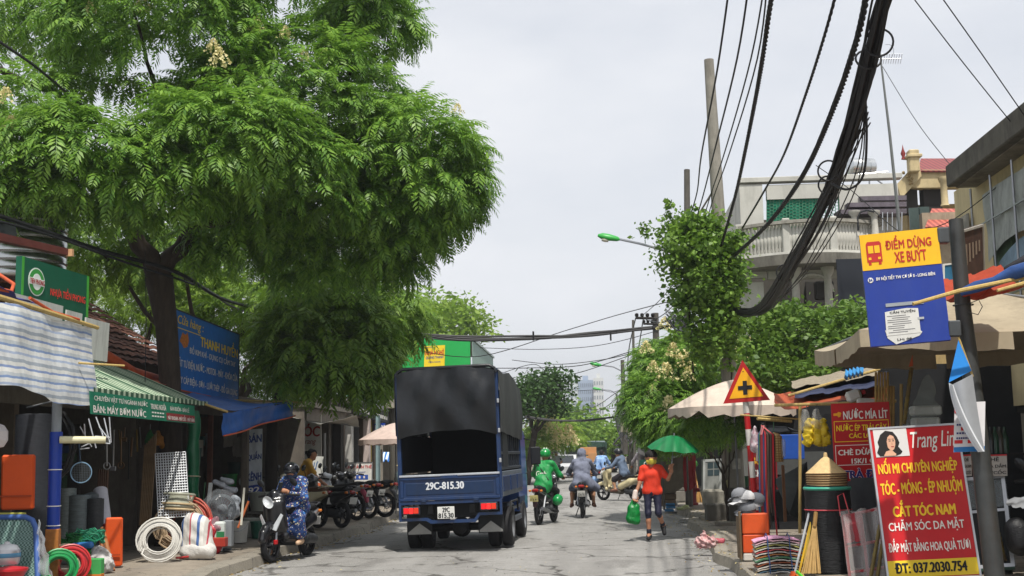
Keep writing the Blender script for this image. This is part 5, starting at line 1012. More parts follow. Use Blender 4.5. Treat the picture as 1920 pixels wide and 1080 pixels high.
# ================================================================ far left and centre: green roofed hall, towers, far fronts
t = T('green_hall', 'large bright green sided metal hall with guesthouse sign behind the truck', 'building', (-8, 64, 0)); a = P(763, 632, 60); b2 = P(881, 638, 60)
MB().prism([V((a.x-3, 60, 0)), V((b2.x, 60, 0)), V((b2.x, 60, b2.z)), V((a.x-3, 60, a.z+.3))], (0, .3, 0)).o('green_front', M('#17a04a', .5, var=.05), t)
mb = MB(); corrugated(mb, (b2.x+.1, 60.1, 0), (b2.x+.1, 72, 0), (b2.x+.1, 60.1, b2.z), 40, .03, 4); mb.o('grey_side', M('#8fa59a', .5, .2, var=.1), t, True)
MB().prism([V((a.x-3, 60.3, a.z+.3)), V((b2.x+.2, 60.3, b2.z)), V((b2.x+.2, 72, b2.z)), V((a.x-3, 72, a.z+.3))], (0, 0, .1)).o('roof', M('#9aa5a2', .5, .3), t)
t = T('guesthouse_sign', 'yellow guesthouse sign with red lettering on the green hall', 'signboard', P(815, 677, 59)); b = Board(P(795, 690, 59), P(833, 688, 59), P(796, 649, 59)); b.slab(MB(), .15).o('board', M('#e6c81f', .5, var=.04), t); b.text(t, 'HOTEL', TXB, .1, .9, .4, .96, .02); b.text(t, 'NHÀ NGHỈ', TXR, .06, .58, .96, .84, .05); b.text(t, 'QUANG THANH', TXB, .08, .38, .94, .52, .03); b.text(t, 'TIỆN NGHI', TXB, .2, .2, .8, .3, .02)
def tower(label, x0, y0, x1, y1, Y, dep, cw, cg, nx, ny, side=None):
 a = P(x0, y0, Y); b2 = P(x1, y0, Y); t = T('apartment_tower', label, 'tower', ((a.x+b2.x)/2, Y+dep/2, 0), group='towers at the street end'); w = b2.x-a.x; h = a.z
 MB().box(((a.x+b2.x)/2, Y+dep/2, h/2), (w, dep, h)).o('wall', M(cw, .8, var=.04, scale=.05), t)
 pm = MB()
 for i in range(nx):
  for j in range(ny):
   cx = a.x+w*(i+.5)/nx; cz = h-(j+.7)*3.4; pm.box((cx, Y-.02, cz), (w/nx*.46, .3, 1.7))
 for j in range(ny): 
  for i in range(4): pm.box((b2.x if side else a.x, Y+dep*(i+.5)/4, h-(j+.7)*3.4), (.3, dep/4*.45, 1.7))
 o_ = pm.o('windows', M(cg, .3, var=.2), t); o_['kind'] = 'stuff'
 MB().box(((a.x+b2.x)/2, Y+dep*.4, h+1.2), (w*.35, dep*.4, 2.4)).o('roof_house', M(cw, .8), t)
 return t
tower('pale tower with wide side beside the spreading tree', 1062, 705, 1082, 705, 560, 22, '#b9c2c2', '#6f7f8a', 3, 22)
tower('grey blue middle tower of the distant three', 1082.5, 713, 1112, 713, 600, 20, '#8d9db2', '#5d6c7e', 8, 24)
tower('white right hand tower of the distant three', 1112.5, 709, 1131, 709, 585, 18, '#c3c5c2', '#6b747c', 4, 24)
MB().box(P(1120, 825, 130), (2.6, 2, 1.6)).solo('red_roof_house', M('#7a4a3a', .8), 'small brown roofed house under the towers', 'house')
def farshop(label, x0, x1, Y0, Y1, h, cols, sgn):
 """row house front seen along the street: plinth, door opening, canopy, sign"""
 X = x0; t = T('row_house', label, 'house', (X+sgn*2, (Y0+Y1)/2, 0)); xm = X+sgn*2
 MB().box((xm, (Y0+Y1)/2, h/2), (4, Y1-Y0-.04, h)).o('wall', M(cols[0], .9, var=.15, dirt=.45), t)
 MB().box((X-sgn*.02, (Y0+Y1)/2, 1.25), (.1, (Y1-Y0)*.7, 2.4)).o('shop_opening', M('#1b1a19', .8), t)
 MB().prism([V((X, Y0+.2, 2.9)), V((X-sgn*1.3, Y0+.2, 2.5)), V((X-sgn*1.3, Y1-.2, 2.5)), V((X, Y1-.2, 2.9))], (0, 0, .05)).o('awning', M(cols[1], .7, dirt=.3), t)
 MB().box((X-sgn*.12, (Y0+Y1)/2, 3.35), (.12, (Y1-Y0)*.8, .7)).o('signboard', M(cols[2], .6, dirt=.2), t)
 for k in range(2 if h > 5 else 0): MB().box((X-sgn*.03, Y0+(Y1-Y0)*(.3+.4*k), 5.0), (.08, .9, 1.2)).o('window', M('#39424a', .3), t)
 MB().box((xm, (Y0+Y1)/2, h+.08), (4.3, Y1-Y0+.1, .14)).o('roof', M(cols[3], .8, dirt=.4), t)
r = random.Random(15)
for args in (('shaded low house front behind the truck with grey awning', -6.8, 0, 45, 51, 3.6, ('#7b736a', '#6d6f72', '#2b4a7a', '#6b625a')), ('white low shop house beyond the grey awning house', -6.7, 0, 51.2, 58, 3.5, ('#a5a199', '#7c4038', '#8d2a2a', '#5d5750')), ('ochre house front below the flowering left tree', -7.2, 0, 73, 82, 5.5, ('#a08c5f', '#4c6a58', '#28508c', '#6d4a3e')), ('grey shop house far down the left side', -7, 0, 82.3, 92, 6.5, ('#8f8d88', '#6a6a6c', '#7d2d2d', '#6a6560')), ('pale far house on the left near the lorry', -7, 0, 92.4, 106, 5, ('#a9a195', '#8c4b33', '#396b48', '#7b4638'))): farshop(*args, -1)
for args in (('dark stall house with sagging roof behind the hydrant', 4.2, 0, 34.2, 40, 3.3, ('#5d564d', '#4a4a4c', '#6b3a34', '#4b453f')), ('brown shuttered shop behind the green umbrella', 4.0, 0, 40.3, 47, 3.8, ('#6d6257', '#5c3a34', '#20604a', '#55504a')), ('grey shop house below the coiled cables on the right', 4.1, 0, 47.3, 55, 5.5, ('#7f7a72', '#4d5254', '#8a2f3a', '#5d5852')), ('weathered far shop house behind the far right poles', 4.2, 0, 55.3, 66, 4.5, ('#77716a', '#5f4438', '#2d4a7a', '#5b4f48')), ('dim house front right of the far lorry', 4.4, 0, 66.3, 80, 6.2, ('#8b867e', '#6a5a4a', '#7a2a2a', '#6a4a40')), ('far pale house on the right street end', 4.6, 0, 80.3, 100, 5.2, ('#9a958c', '#56606a', '#2c5f50', '#74503f'))): farshop(*args, 1)
# ================================================================ truck
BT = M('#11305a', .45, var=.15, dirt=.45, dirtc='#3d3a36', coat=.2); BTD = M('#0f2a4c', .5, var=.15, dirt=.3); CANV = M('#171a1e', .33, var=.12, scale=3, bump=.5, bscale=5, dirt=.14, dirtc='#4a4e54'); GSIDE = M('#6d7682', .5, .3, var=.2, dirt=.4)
t = T('truck', 'blue light truck with black canvas cover driving away along the street', 'truck', (-2.455, 20.35, 0), R(-2.6), ry=R(-1.5), s=.975); TW = W['truck']
hw = .89
def lb(nm, c, d, m, par=None, bev=.006, **k): return MB().box(c, d, bev=bev, **k).l(nm, m, par or t)
L0, L1 = 0.0, 3.15
lb('cargo_floor', (0, 1.6, .93), (1.72, 3.1, .1), BTD); lb('front_bulkhead', (0, 3.1, 1.9), (1.72, .06, 1.9), M('#1a1c20', .8))
for x in (-1, 1):
 lb('corner_post', (x*(hw-.035), .035, 1.95), (.07, .07, 2.2), BT); lb('front_post', (x*(hw-.03), 3.1, 1.85), (.06, .06, 1.9), BT)
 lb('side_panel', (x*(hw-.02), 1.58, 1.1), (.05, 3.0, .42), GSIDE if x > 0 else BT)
 for k in range(3): lb('panel_rib', (x*(hw+.012), .55+k*1.02, 1.1), (.022, .9, .26), BT)
 for zz in (1.36, 1.62): lb('side_rail', (x*(hw-.03), 1.58, zz), (.04, 2.98, .05), M('#3d434c', .5, .4))
 for k in range(9): lb('side_bar', (x*(hw-.03), .35+k*.32, 1.68), (.03, .04, .62), M('#30363f', .5, .4))
 MB().sheet(lambda u, v: V((x*(hw-.055), .06+3.0*u, 1.34+.64*v)), 4, 2, .01).l('side_lining', M('#1b1e23', .8), t)
 lb('side_mesh', (x*(hw-.012), .72, 1.72), (.012, .75, .68), M('#272b31', .6, .3))
def roof(u, v):   # across u, along v
 a = -1+2*u; z = 3.12-.09*abs(a)**3-.05*math.sin(v*9)*(.4+.3*a)-.36*max(0, v-.45)**1.6*1.1; x = a*(hw+.01)
 return V((x, -.01+3.17*v, z))
mb = MB(); mb.sheet(roof, 24, 24, .008); mb.l('canvas_roof', CANV, t, True)
for x in (-1, 1):
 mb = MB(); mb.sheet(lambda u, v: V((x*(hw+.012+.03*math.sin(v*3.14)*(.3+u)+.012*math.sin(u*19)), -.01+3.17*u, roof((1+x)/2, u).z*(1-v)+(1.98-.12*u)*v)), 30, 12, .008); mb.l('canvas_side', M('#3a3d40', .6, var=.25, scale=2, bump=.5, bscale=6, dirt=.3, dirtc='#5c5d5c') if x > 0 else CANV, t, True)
def flap(u, v):
 a = -1+2*u; z = roof(u, 0).z-.01-v*1.10+.03*math.sin(a*1.5+1)*v-.007*math.sin(a*9)*v*v; y = -.04-.055*math.sin(u*8.5+.4+v*1.2)*(.3+v*.7)-.05*math.sin(v*3.1)-.022*math.sin(u*21+5*v)*(1.2-v)-.02*math.sin(u*13-7*v); return V((a*(hw-.045), y, z))
mb = MB(); mb.sheet(flap, 44, 22, .008); mb.l('canvas_flap', CANV, t, True)
MB().tube([(-hw+.03, -.015, 2.98), (-hw+.05, -.015, 3.06), (-hw+.14, -.015, 3.11), (hw-.14, -.015, 3.11), (hw-.05, -.015, 3.06), (hw-.03, -.015, 2.98)], .03, 8).l('top_bow', CANV, t, True)
for k in range(3): lb('rope_hook', (hw-.01, -.02, 1.5+.5*k), (.04, .03, .07), ALU)
tg = lb('tailgate', (0, .0, 1.09), (1.72, .05, .42), BT)
lb('tailgate_rim', (0, -.035, 1.292), (1.72, .05, .035), M('#c4c9d0', .35, .6), tg); lb('tailgate_frame', (0, -.03, .9), (1.72, .04, .05), BT, tg); lb('tailgate_frame', (0, -.033, 1.245), (1.68, .03, .04), BT, tg)
lb('tailgate_recess', (0, -.027, 1.07), (1.5, .012, .2), BTD, tg)
for x in (-.82, .82): lb('tailgate_frame', (x, -.034, 1.07), (.06, .035, .28), BT, tg)
def wl(x, y, z): return TW @ V((x, y, z))
stencil = M('#d9dde2', .6, var=.05, dirt=.2)
Board(wl(-.86, -.034, .88), wl(.86, -.034, .88), wl(-.86, -.034, 1.30)).text(tg, '29C-815.30', stencil, .265, .42, .64, .70, .05, .003)
for x in (-.45, .45): lb('hinge', (x, -.03, .87), (.09, .06, .05), BTD)
lb('latch', (0, -.04, 1.26), (.3, .04, .06), BT)
mb = MB(); mb.prism([(-.88, -.04, .86), (-.88, -.04, .54), (-.42, -.04, .54), (-.34, -.04, .49), (.42, -.04, .49), (.5, -.04, .60), (.88, -.04, .60), (.88, -.04, .86), (.84, -.04, .86), (.84, -.04, .645), (.48, -.04, .645), (.40, -.04, .545), (-.32, -.04, .545), (-.40, -.04, .59), (-.84, -.04, .59), (-.84, -.04, .86)][::-1], (0, .05, 0)); mb.l('bumper', BT, t)
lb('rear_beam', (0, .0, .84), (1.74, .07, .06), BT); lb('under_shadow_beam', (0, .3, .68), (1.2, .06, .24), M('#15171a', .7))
for x, z in ((-.66, .715), (.66, .745)):
 bx_ = lb('tail_light', (x, -.075, z), (.30, .07, .13), M('#2b2f38', .5), None, .012)
 for k, (dx, w_, c_) in enumerate(((-.085, .085, '#d81c22'), (0, .075, '#ef2a26'), (.085, .085, '#c8321c'))): lb('lens', (x+dx, -.113, z), (w_, .02, .095), M(c_, .2, emit=.55 if k == 1 else .25, var=.05), bx_, .008)
pl = lb('number_plate', (-.07, -.075, .665), (.29, .012, .2), M('#d7d7d2', .5, var=.04), None, .004); pb_ = Board(wl(-.215, -.082, .565), wl(.075, -.082, .565), wl(-.215, -.082, .765)); pb_.text(pl, '29C', TXK, .3, .55, .72, .93, .04, .002); pb_.text(pl, '815.30', TXK, .06, .08, .94, .46, .04, .002)
for x in (-.62, .62):
 mfl = lb('mud_flap', (x, .42, .46), (.44, .015, .36), M('#1c1d1f', .8)); MB().prism([(x-.2, .405, .295), (x+.2, .405, .295), (x+.2, .405, .33), (x, .405, .48), (x-.2, .405, .33)], (0, -.006, 0)).l('flap_plate', M('#8f8f8c', .5, .5, var=.1), mfl)
lb('chassis', (-.36, 2.2, .72), (.1, 4.3, .16), BLACK); lb('chassis', (.36, 2.2, .72), (.1, 4.3, .16), BLACK); MB().tube([(-.7, 1.1, .36), (.7, 1.1, .36)], .07, 10).l('axle', BLACK, t); MB().lathe([(0, -.16), (.12, -.14), (.18, 0), (.12, .14), (0, .16)], (0, 1.1, .36), 14, (0, 1, 0)).l('differential', BLACK, t, True)
MB().tube([(.3, .2, .52), (.3, 2.4, .5)], .045, 8).l('exhaust_pipe', M('#3a332d', .7, .5), t)
def wheel(par, c, Rr, w, rim='#8d9094', nm='wheel', ax=(1, 0, 0), rimr=.6):
 wh = MB().lathe([(Rr*.55, -w*.5), (Rr*.8, -w*.52), (Rr*.95, -w*.46), (Rr, -w*.32), (Rr, w*.32), (Rr*.95, w*.46), (Rr*.8, w*.52), (Rr*.55, w*.5)], c, 36, ax).l(nm, RUB, par, True)
 tread = MB(); c = V(c); a = V(ax)
 for k in range(48):
  an = 6.283*k/48; e = V((0, 0, 1)) if abs(a.z) < .9 else V((1, 0, 0)); f = a.cross(e); tread.box(c+(e*math.cos(an)+f*math.sin(an))*(Rr*1.0), (w*.62, .012, .018), rx=-an if abs(a.x) > .9 else 0)
 MB().lathe([(0, -w*.25), (Rr*.3, -w*.28), (Rr*.35, -w*.42), (Rr*.5, -w*.3), (Rr*.58, -w*.5), (Rr*.58, w*.5), (Rr*.5, w*.3), (Rr*.35, w*.42), (Rr*.3, w*.28), (0, w*.25)], c, 24, ax).l('rim', M(rim, .5, .6, dirt=.3), wh, True)
 return wh
for x in (-1, 1):
 for d in (.6, .83): wheel(t, (x*d, 1.1, .345), .345, .19)
 wheel(t, (x*.77, 3.62, .345), .345, .19)
 MB().tube([(x*.95, .55, .60), (x*.95, .62, .78), (x*.95, 1.6, .78), (x*.95, 1.68, .60)], .02, 6).l('fender_bar', BLACK, t)
 lb('side_step', (x*.82, 2.45, .42), (.08, 1.3, .09), M('#5a5f66', .5, .5)); lb('side_step', (x*.82, 2.45, .62), (.05, 1.3, .05), M('#5a5f66', .5, .5))
lb('fuel_tank', (.62, 2.3, .56), (.3, .8, .3), M('#4a4f57', .4, .6), None, .05); lb('battery_box', (-.62, 2.3, .56), (.3, .6, .3), BLACK, None, .03)
cab = MB().prism([(-.8, 3.2, .5), (-.8, 4.8, .5), (-.8, 4.9, 1.1), (-.78, 4.55, 1.95), (-.78, 4.3, 2.06), (-.78, 3.25, 2.06)], (1.6, 0, 0)).l('cab', M('#24509a', .35, var=.05, coat=.4, dirt=.2), t)
for x in (-1, 1):
 MB().prism([(x*.803, 3.5, 1.3), (x*.803, 4.6, 1.3), (x*.803, 4.35, 1.9), (x*.803, 3.5, 1.9)], (x*.006, 0, 0)).l('side_window', GLASS, cab)
 MB().tube([(x*.82, 4.5, 1.2), (x*1.0, 4.6, 1.25), (x*1.02, 4.6, 1.85), (x*.82, 4.4, 1.9)], .012, 6).l('mirror_arm', BLACK, cab); lb('wing_mirror', (x*1.03, 4.58, 1.55), (.2, .06, .36), M('#1b1d20', .5), cab, .02)
lb('cab_mudguard', (.80, 3.62, .72), (.05, .95, .12), BTD); lb('cab_mudguard', (-.80, 3.62, .72), (.05, .95, .12), BTD)
# ================================================================ people
def lerp(a, b2, k): return V(a).lerp(V(b2), k)
def person(label, loc, rz, J, lk, group=None, s=1.0, lean=(0, 0), name='person', cat='person'):
 """J: joints in local space (faces +Y). lk: look"""
 t = T(name, label, cat, loc, rz, group, rx=lean[0], ry=lean[1], s=s); J = {k: V(v) for k, v in J.items()}
 sk = M(lk.get('skin', '#b27f5f'), .55, var=.06); hd, ck, ch, pe = J['head'], J['neck'], J['chest'], J['pelvis']; fd = V(lk.get('face', (0, 1, -.1))).normalized(); sid = fd.cross(V((0, 0, 1))).normalized(); hu = sid.cross(fd)
 w = lk.get('w', 1.0); B = []; add = lambda *p: B.append(p)
 add(hd+hu*.025-fd*.015, hd+hu*.035+fd*.015, .092, .088); add(hd-hu*.045+fd*.03, hd-hu*.075+fd*.048, .062, .045)     # skull, jaw
 add(hd-hu*.015+fd*.094, hd+hu*.02+fd*.088, .016, .010)                                                             # nose
 for sg in (-1, 1): add(hd+sid*.092*sg-hu*.01, hd+sid*.095*sg+hu*.025, .014, .016)
 add(hd-hu*.06-fd*.02, ck-V((0, 0, .03)), .05, .06)
 shL, shR = J['shL'], J['shR']; ax = (shR-shL).normalized()
 tor = [(shL.lerp(shR, .16), shL.lerp(shR, .84), .075*w, .075*w), (ch-ax*.075*w, ch+ax*.075*w, .105*w, .105*w), (ch-ax*.06*w, pe-ax*.075*w, .105*w, .105*w), (ch+ax*.06*w, pe+ax*.075*w, .105*w, .105*w), (J['hipL'], J['hipR'], .105*w, .105*w), (ck-V((0, 0, .03)), ch, .07, .1)]
 for p in tor: add(*p)
 arms = {}
 for sd in 'LR':
  sh, e, h = J['sh'+sd], J['el'+sd], J['ha'+sd]; add(sh, e, .05*w, .04*w); add(e, h, .04*w, .027)
  d = V(lk.get('hd'+sd, (h-e))).normalized(); pl_ = d.orthogonal() if abs(d.z) > .95 else d.cross(V((0, 0, 1))).normalized(); nrm = pl_.cross(d); c = h+d*.05
  add(h, c, .028, .034)
  for q in range(4):
   o = pl_*(.03-.02*q); b0 = c+d*.025+o; b1 = b0+d*(.035+.006*(q in (1, 2)))-nrm*.012; b2_ = b1+d*.014-nrm*.026; add(b0, b1, .0105, .0095); add(b1, b2_, .0095, .0085)
  tb = c-d*.015+pl_*.034; add(tb, tb+pl_*.02+d*.035-nrm*.012, .012, .01)
  hp, k, a, to = J['hip'+sd], J['kn'+sd], J['an'+sd], J['toe'+sd]; add(hp, k, .082*w, .055*w); add(k, k.lerp(a, .35), .05*w, .052*w); add(k.lerp(a, .35), a, .052*w, .034); add(a-V((0, 0, .0)), to, .038, .028); add(a, a+(a-to).normalized()*.04+V((0, 0, -.03)), .034, .03)
 body = blob('body', B, sk, t, .0125, .011)
 if lk.get('shirt'):
  S = [(a_, b_, ra+.016, rb+.016) for a_, b_, ra, rb in tor[:5]]
  if lk.get('loose'): S.append((pe.lerp(ch, .3), pe-V((0, 0, .06)), .15*w, .17*w))
  for sd in 'LR':
   sh, e, h = J['sh'+sd], J['el'+sd], J['ha'+sd]
   if lk.get('sleeve', 'short') == 'short': S.append((sh, sh.lerp(e, .72), .062*w, .066*w))
   else: S += [(sh, e, .066*w, .057*w), (e, h.lerp(e, .08), .057*w, .04)]
  if lk.get('hood'): S += [(hd+hu*.02-fd*.02, hd+hu*.06+fd*.01, .112, .108), (hd-hu*.06, ck, .105, .11), (hd+hu*.08-fd*.06, hd+hu*.12-fd*.075, .07, .03)]
  elif lk.get('hood_down'): S += [(ck+V((0, -.08, .0)), ck+V((0, -.12, -.08)), .085, .09)]
  else: S.append((ck-V((0, 0, .02)), ck-V((0, 0, .04)), .067, .075))
  blob('shirt', S, lk['shirt'], t, .015, .014, noise=lk.get('fold', .007), nscale=17)
 if lk.get('dress'):
  S = [(a_, b_, ra+.024, rb+.024) for a_, b_, ra, rb in tor[:5]]
  for sd in 'LR':
   hp, k, a = J['hip'+sd], J['kn'+sd], J['an'+sd]; S += [(hp, k, .12, .11), (k, k.lerp(a, .62), .11, .12), (hp.lerp(J['hipR'], .5), k.lerp(J['knR' if sd == 'L' else 'knL'], .5).lerp(a, .45), .13, .14), (J['sh'+sd], J['el'+sd], .07, .066), (J['el'+sd], J['ha'+sd].lerp(J['el'+sd], .06), .066, .045)]
  blob('dress', S, lk['dress'], t, .016, .02, noise=.010, nscale=13)
 if lk.get('pants'):
  e_ = lk.get('cut', 1.0); S = [(J['hipL'], J['hipR'], .118*w, .118*w), (pe, pe-V((0, 0, .03)), .115*w, .115*w)]
  for sd in 'LR':
   hp, k, a = J['hip'+sd], J['kn'+sd], J['an'+sd]; S.append((hp, k, .095*w, .068*w))
   if e_ > .5: S.append((k, k.lerp(a, min(1, (e_-.5)*2)), .066*w, .058*w))
   else: S[-1] = (hp, hp.lerp(k, e_*2), .1*w, .098*w)
  blob('trousers', S, lk['pants'], t, .015, .012, noise=.004, nscale=20)
 if lk.get('socks'):
  for sd in 'LR': blob('sock', [(J['an'+sd], J['an'+sd].lerp(J['kn'+sd], .22), .043, .046)], lk['socks'], t, .014, .01)
 if lk.get('shoes'):
  for sd in 'LR': a, to = J['an'+sd], J['toe'+sd]; dn = V((0, 0, -.02)); blob('shoe', [(a+dn, to+dn*.5, .047, .038), (a+dn, a+(a-to).normalized()*.05+V((0, 0, -.03)), .045, .04)], lk['shoes'], t, .012, .012)
 hm = lk.get('hair')
 if hm:
  S = [(hd+hu*.045-fd*.025, hd+hu*.05+fd*.02, .094, .086), (hd-fd*.045+hu*.0, hd-fd*.05-hu*.05, .07, .055)]
  if lk.get('bun'): S += [(hd+hu*.12-fd*.06, hd+hu*.13-fd*.05, .055, .055), (hd+hu*.07-sid*.06, hd+hu*.07+sid*.06, .055, .055)]
  blob('hair', S, hm, t, .013, .012, noise=.006, nscale=40)
 if lk.get('helmet'):
  col_, full = lk['helmet']; S = [(hd+hu*.04-fd*.02, hd+hu*.055+fd*.012, .128, .122), (hd-hu*.0-fd*.05, hd-hu*.02-fd*.05, .105, .09)]
  hb = blob('helmet', S, col_, t, .014, .014, cut=[(tuple(hd-hu*.035-fd*.02), tuple(-hu)), (tuple(hd+fd*.085+hu*.02), tuple((fd*.8-hu*.9).normalized()))])
  if lk.get('stripe'): blob('helmet_stripe', [(hd+hu*.10+fd*.08+sid*q*.03, hd+hu*.172-fd*.0+sid*q*.03, .012, .012) for q in (-1, 1)]+[(hd+hu*.172+sid*q*.03, hd+hu*.10-fd*.115+sid*q*.03, .012, .012) for q in (-1, 1)]+[(hd+hu*.10-fd*.115+sid*q*.03, hd+hu*.02-fd*.14+sid*q*.03, .012, .012) for q in (-1, 1)], TXW, hb, .011, .006)
  blob('visor', [(hd+hu*.075+fd*.12-sid*.06, hd+hu*.075+fd*.12+sid*.06, .018, .018), (hd+hu*.07+fd*.14-sid*.03, hd+hu*.07+fd*.14+sid*.03, .015, .015)], M('#18191b', .3), hb, .012, .012)
 if lk.get('hat'):
  MB().lathe([(0, .115), (.06, .11), (.095, .07), (.105, .03), (.16, .012), (.205, -.012), (.2, -.018), (.1, .015)], hd+hu*.055, 24, hu).l('hat', lk['hat'], t, True)
 if lk.get('mask'): blob('face_mask', [(hd-hu*.055+fd*.062, hd-hu*.02+fd*.078, .05, .042), (hd-hu*.05+fd*.02-sid*.05, hd-hu*.05+fd*.02+sid*.05, .048, .048)], lk['mask'], t, .011, .012)
 eb = MB()
 for sg in (-1, 1): MB().lathe([(0, -.008), (.012, -.004), (.015, 0), (.012, .004), (0, .008)], hd+fd*.086+sid*.034*sg+hu*.022, 8, fd).l('eye', M('#1a1310', .3), t, True); MB().tube([hd+fd*.088+sid*.018*sg+hu*.045, hd+fd*.085+sid*.05*sg+hu*.044], .006, 5).l('eyebrow', M('#1c1512', .8), t)
 if not lk.get('mask'): MB().tube([hd+fd*.083-hu*.052-sid*.022, hd+fd*.09-hu*.054, hd+fd*.083-hu*.052+sid*.022], .007, 5).l('mouth', M('#8e4a40', .5), t)
 return t
def ride_pose(**o):
 J = dict(pelvis=(0, -.24, .88), chest=(0, -.10, 1.22), neck=(0, -.04, 1.40), head=(0, .01, 1.53), shL=(-.185, -.07, 1.34), shR=(.185, -.07, 1.34), elL=(-.31, .08, 1.10), elR=(.31, .08, 1.10), haL=(-.30, .34, 1.05), haR=(.30, .34, 1.05),
             hipL=(-.09, -.22, .86), hipR=(.09, -.22, .86), knL=(-.21, .16, .72), knR=(.21, .16, .72), anL=(-.2, .02, .32), anR=(.2, .02, .32), toeL=(-.22, .16, .28), toeR=(.22, .16, .28)); J.update(o); return J
def stand_pose(**o):
 J = dict(pelvis=(0, 0, .93), chest=(0, .0, 1.22), neck=(0, .0, 1.40), head=(0, .03, 1.52), shL=(-.175, 0, 1.34), shR=(.175, 0, 1.34), elL=(-.22, -.02, 1.06), elR=(.22, -.02, 1.06), haL=(-.22, .08, .84), haR=(.22, .08, .84),
             hipL=(-.085, 0, .90), hipR=(.085, 0, .90), knL=(-.09, .02, .49), knR=(.09, .02, .49), anL=(-.09, 0, .085), anR=(.09, 0, .085), toeL=(-.1, .14, .04), toeR=(.1, .14, .04)); J.update(o); return J
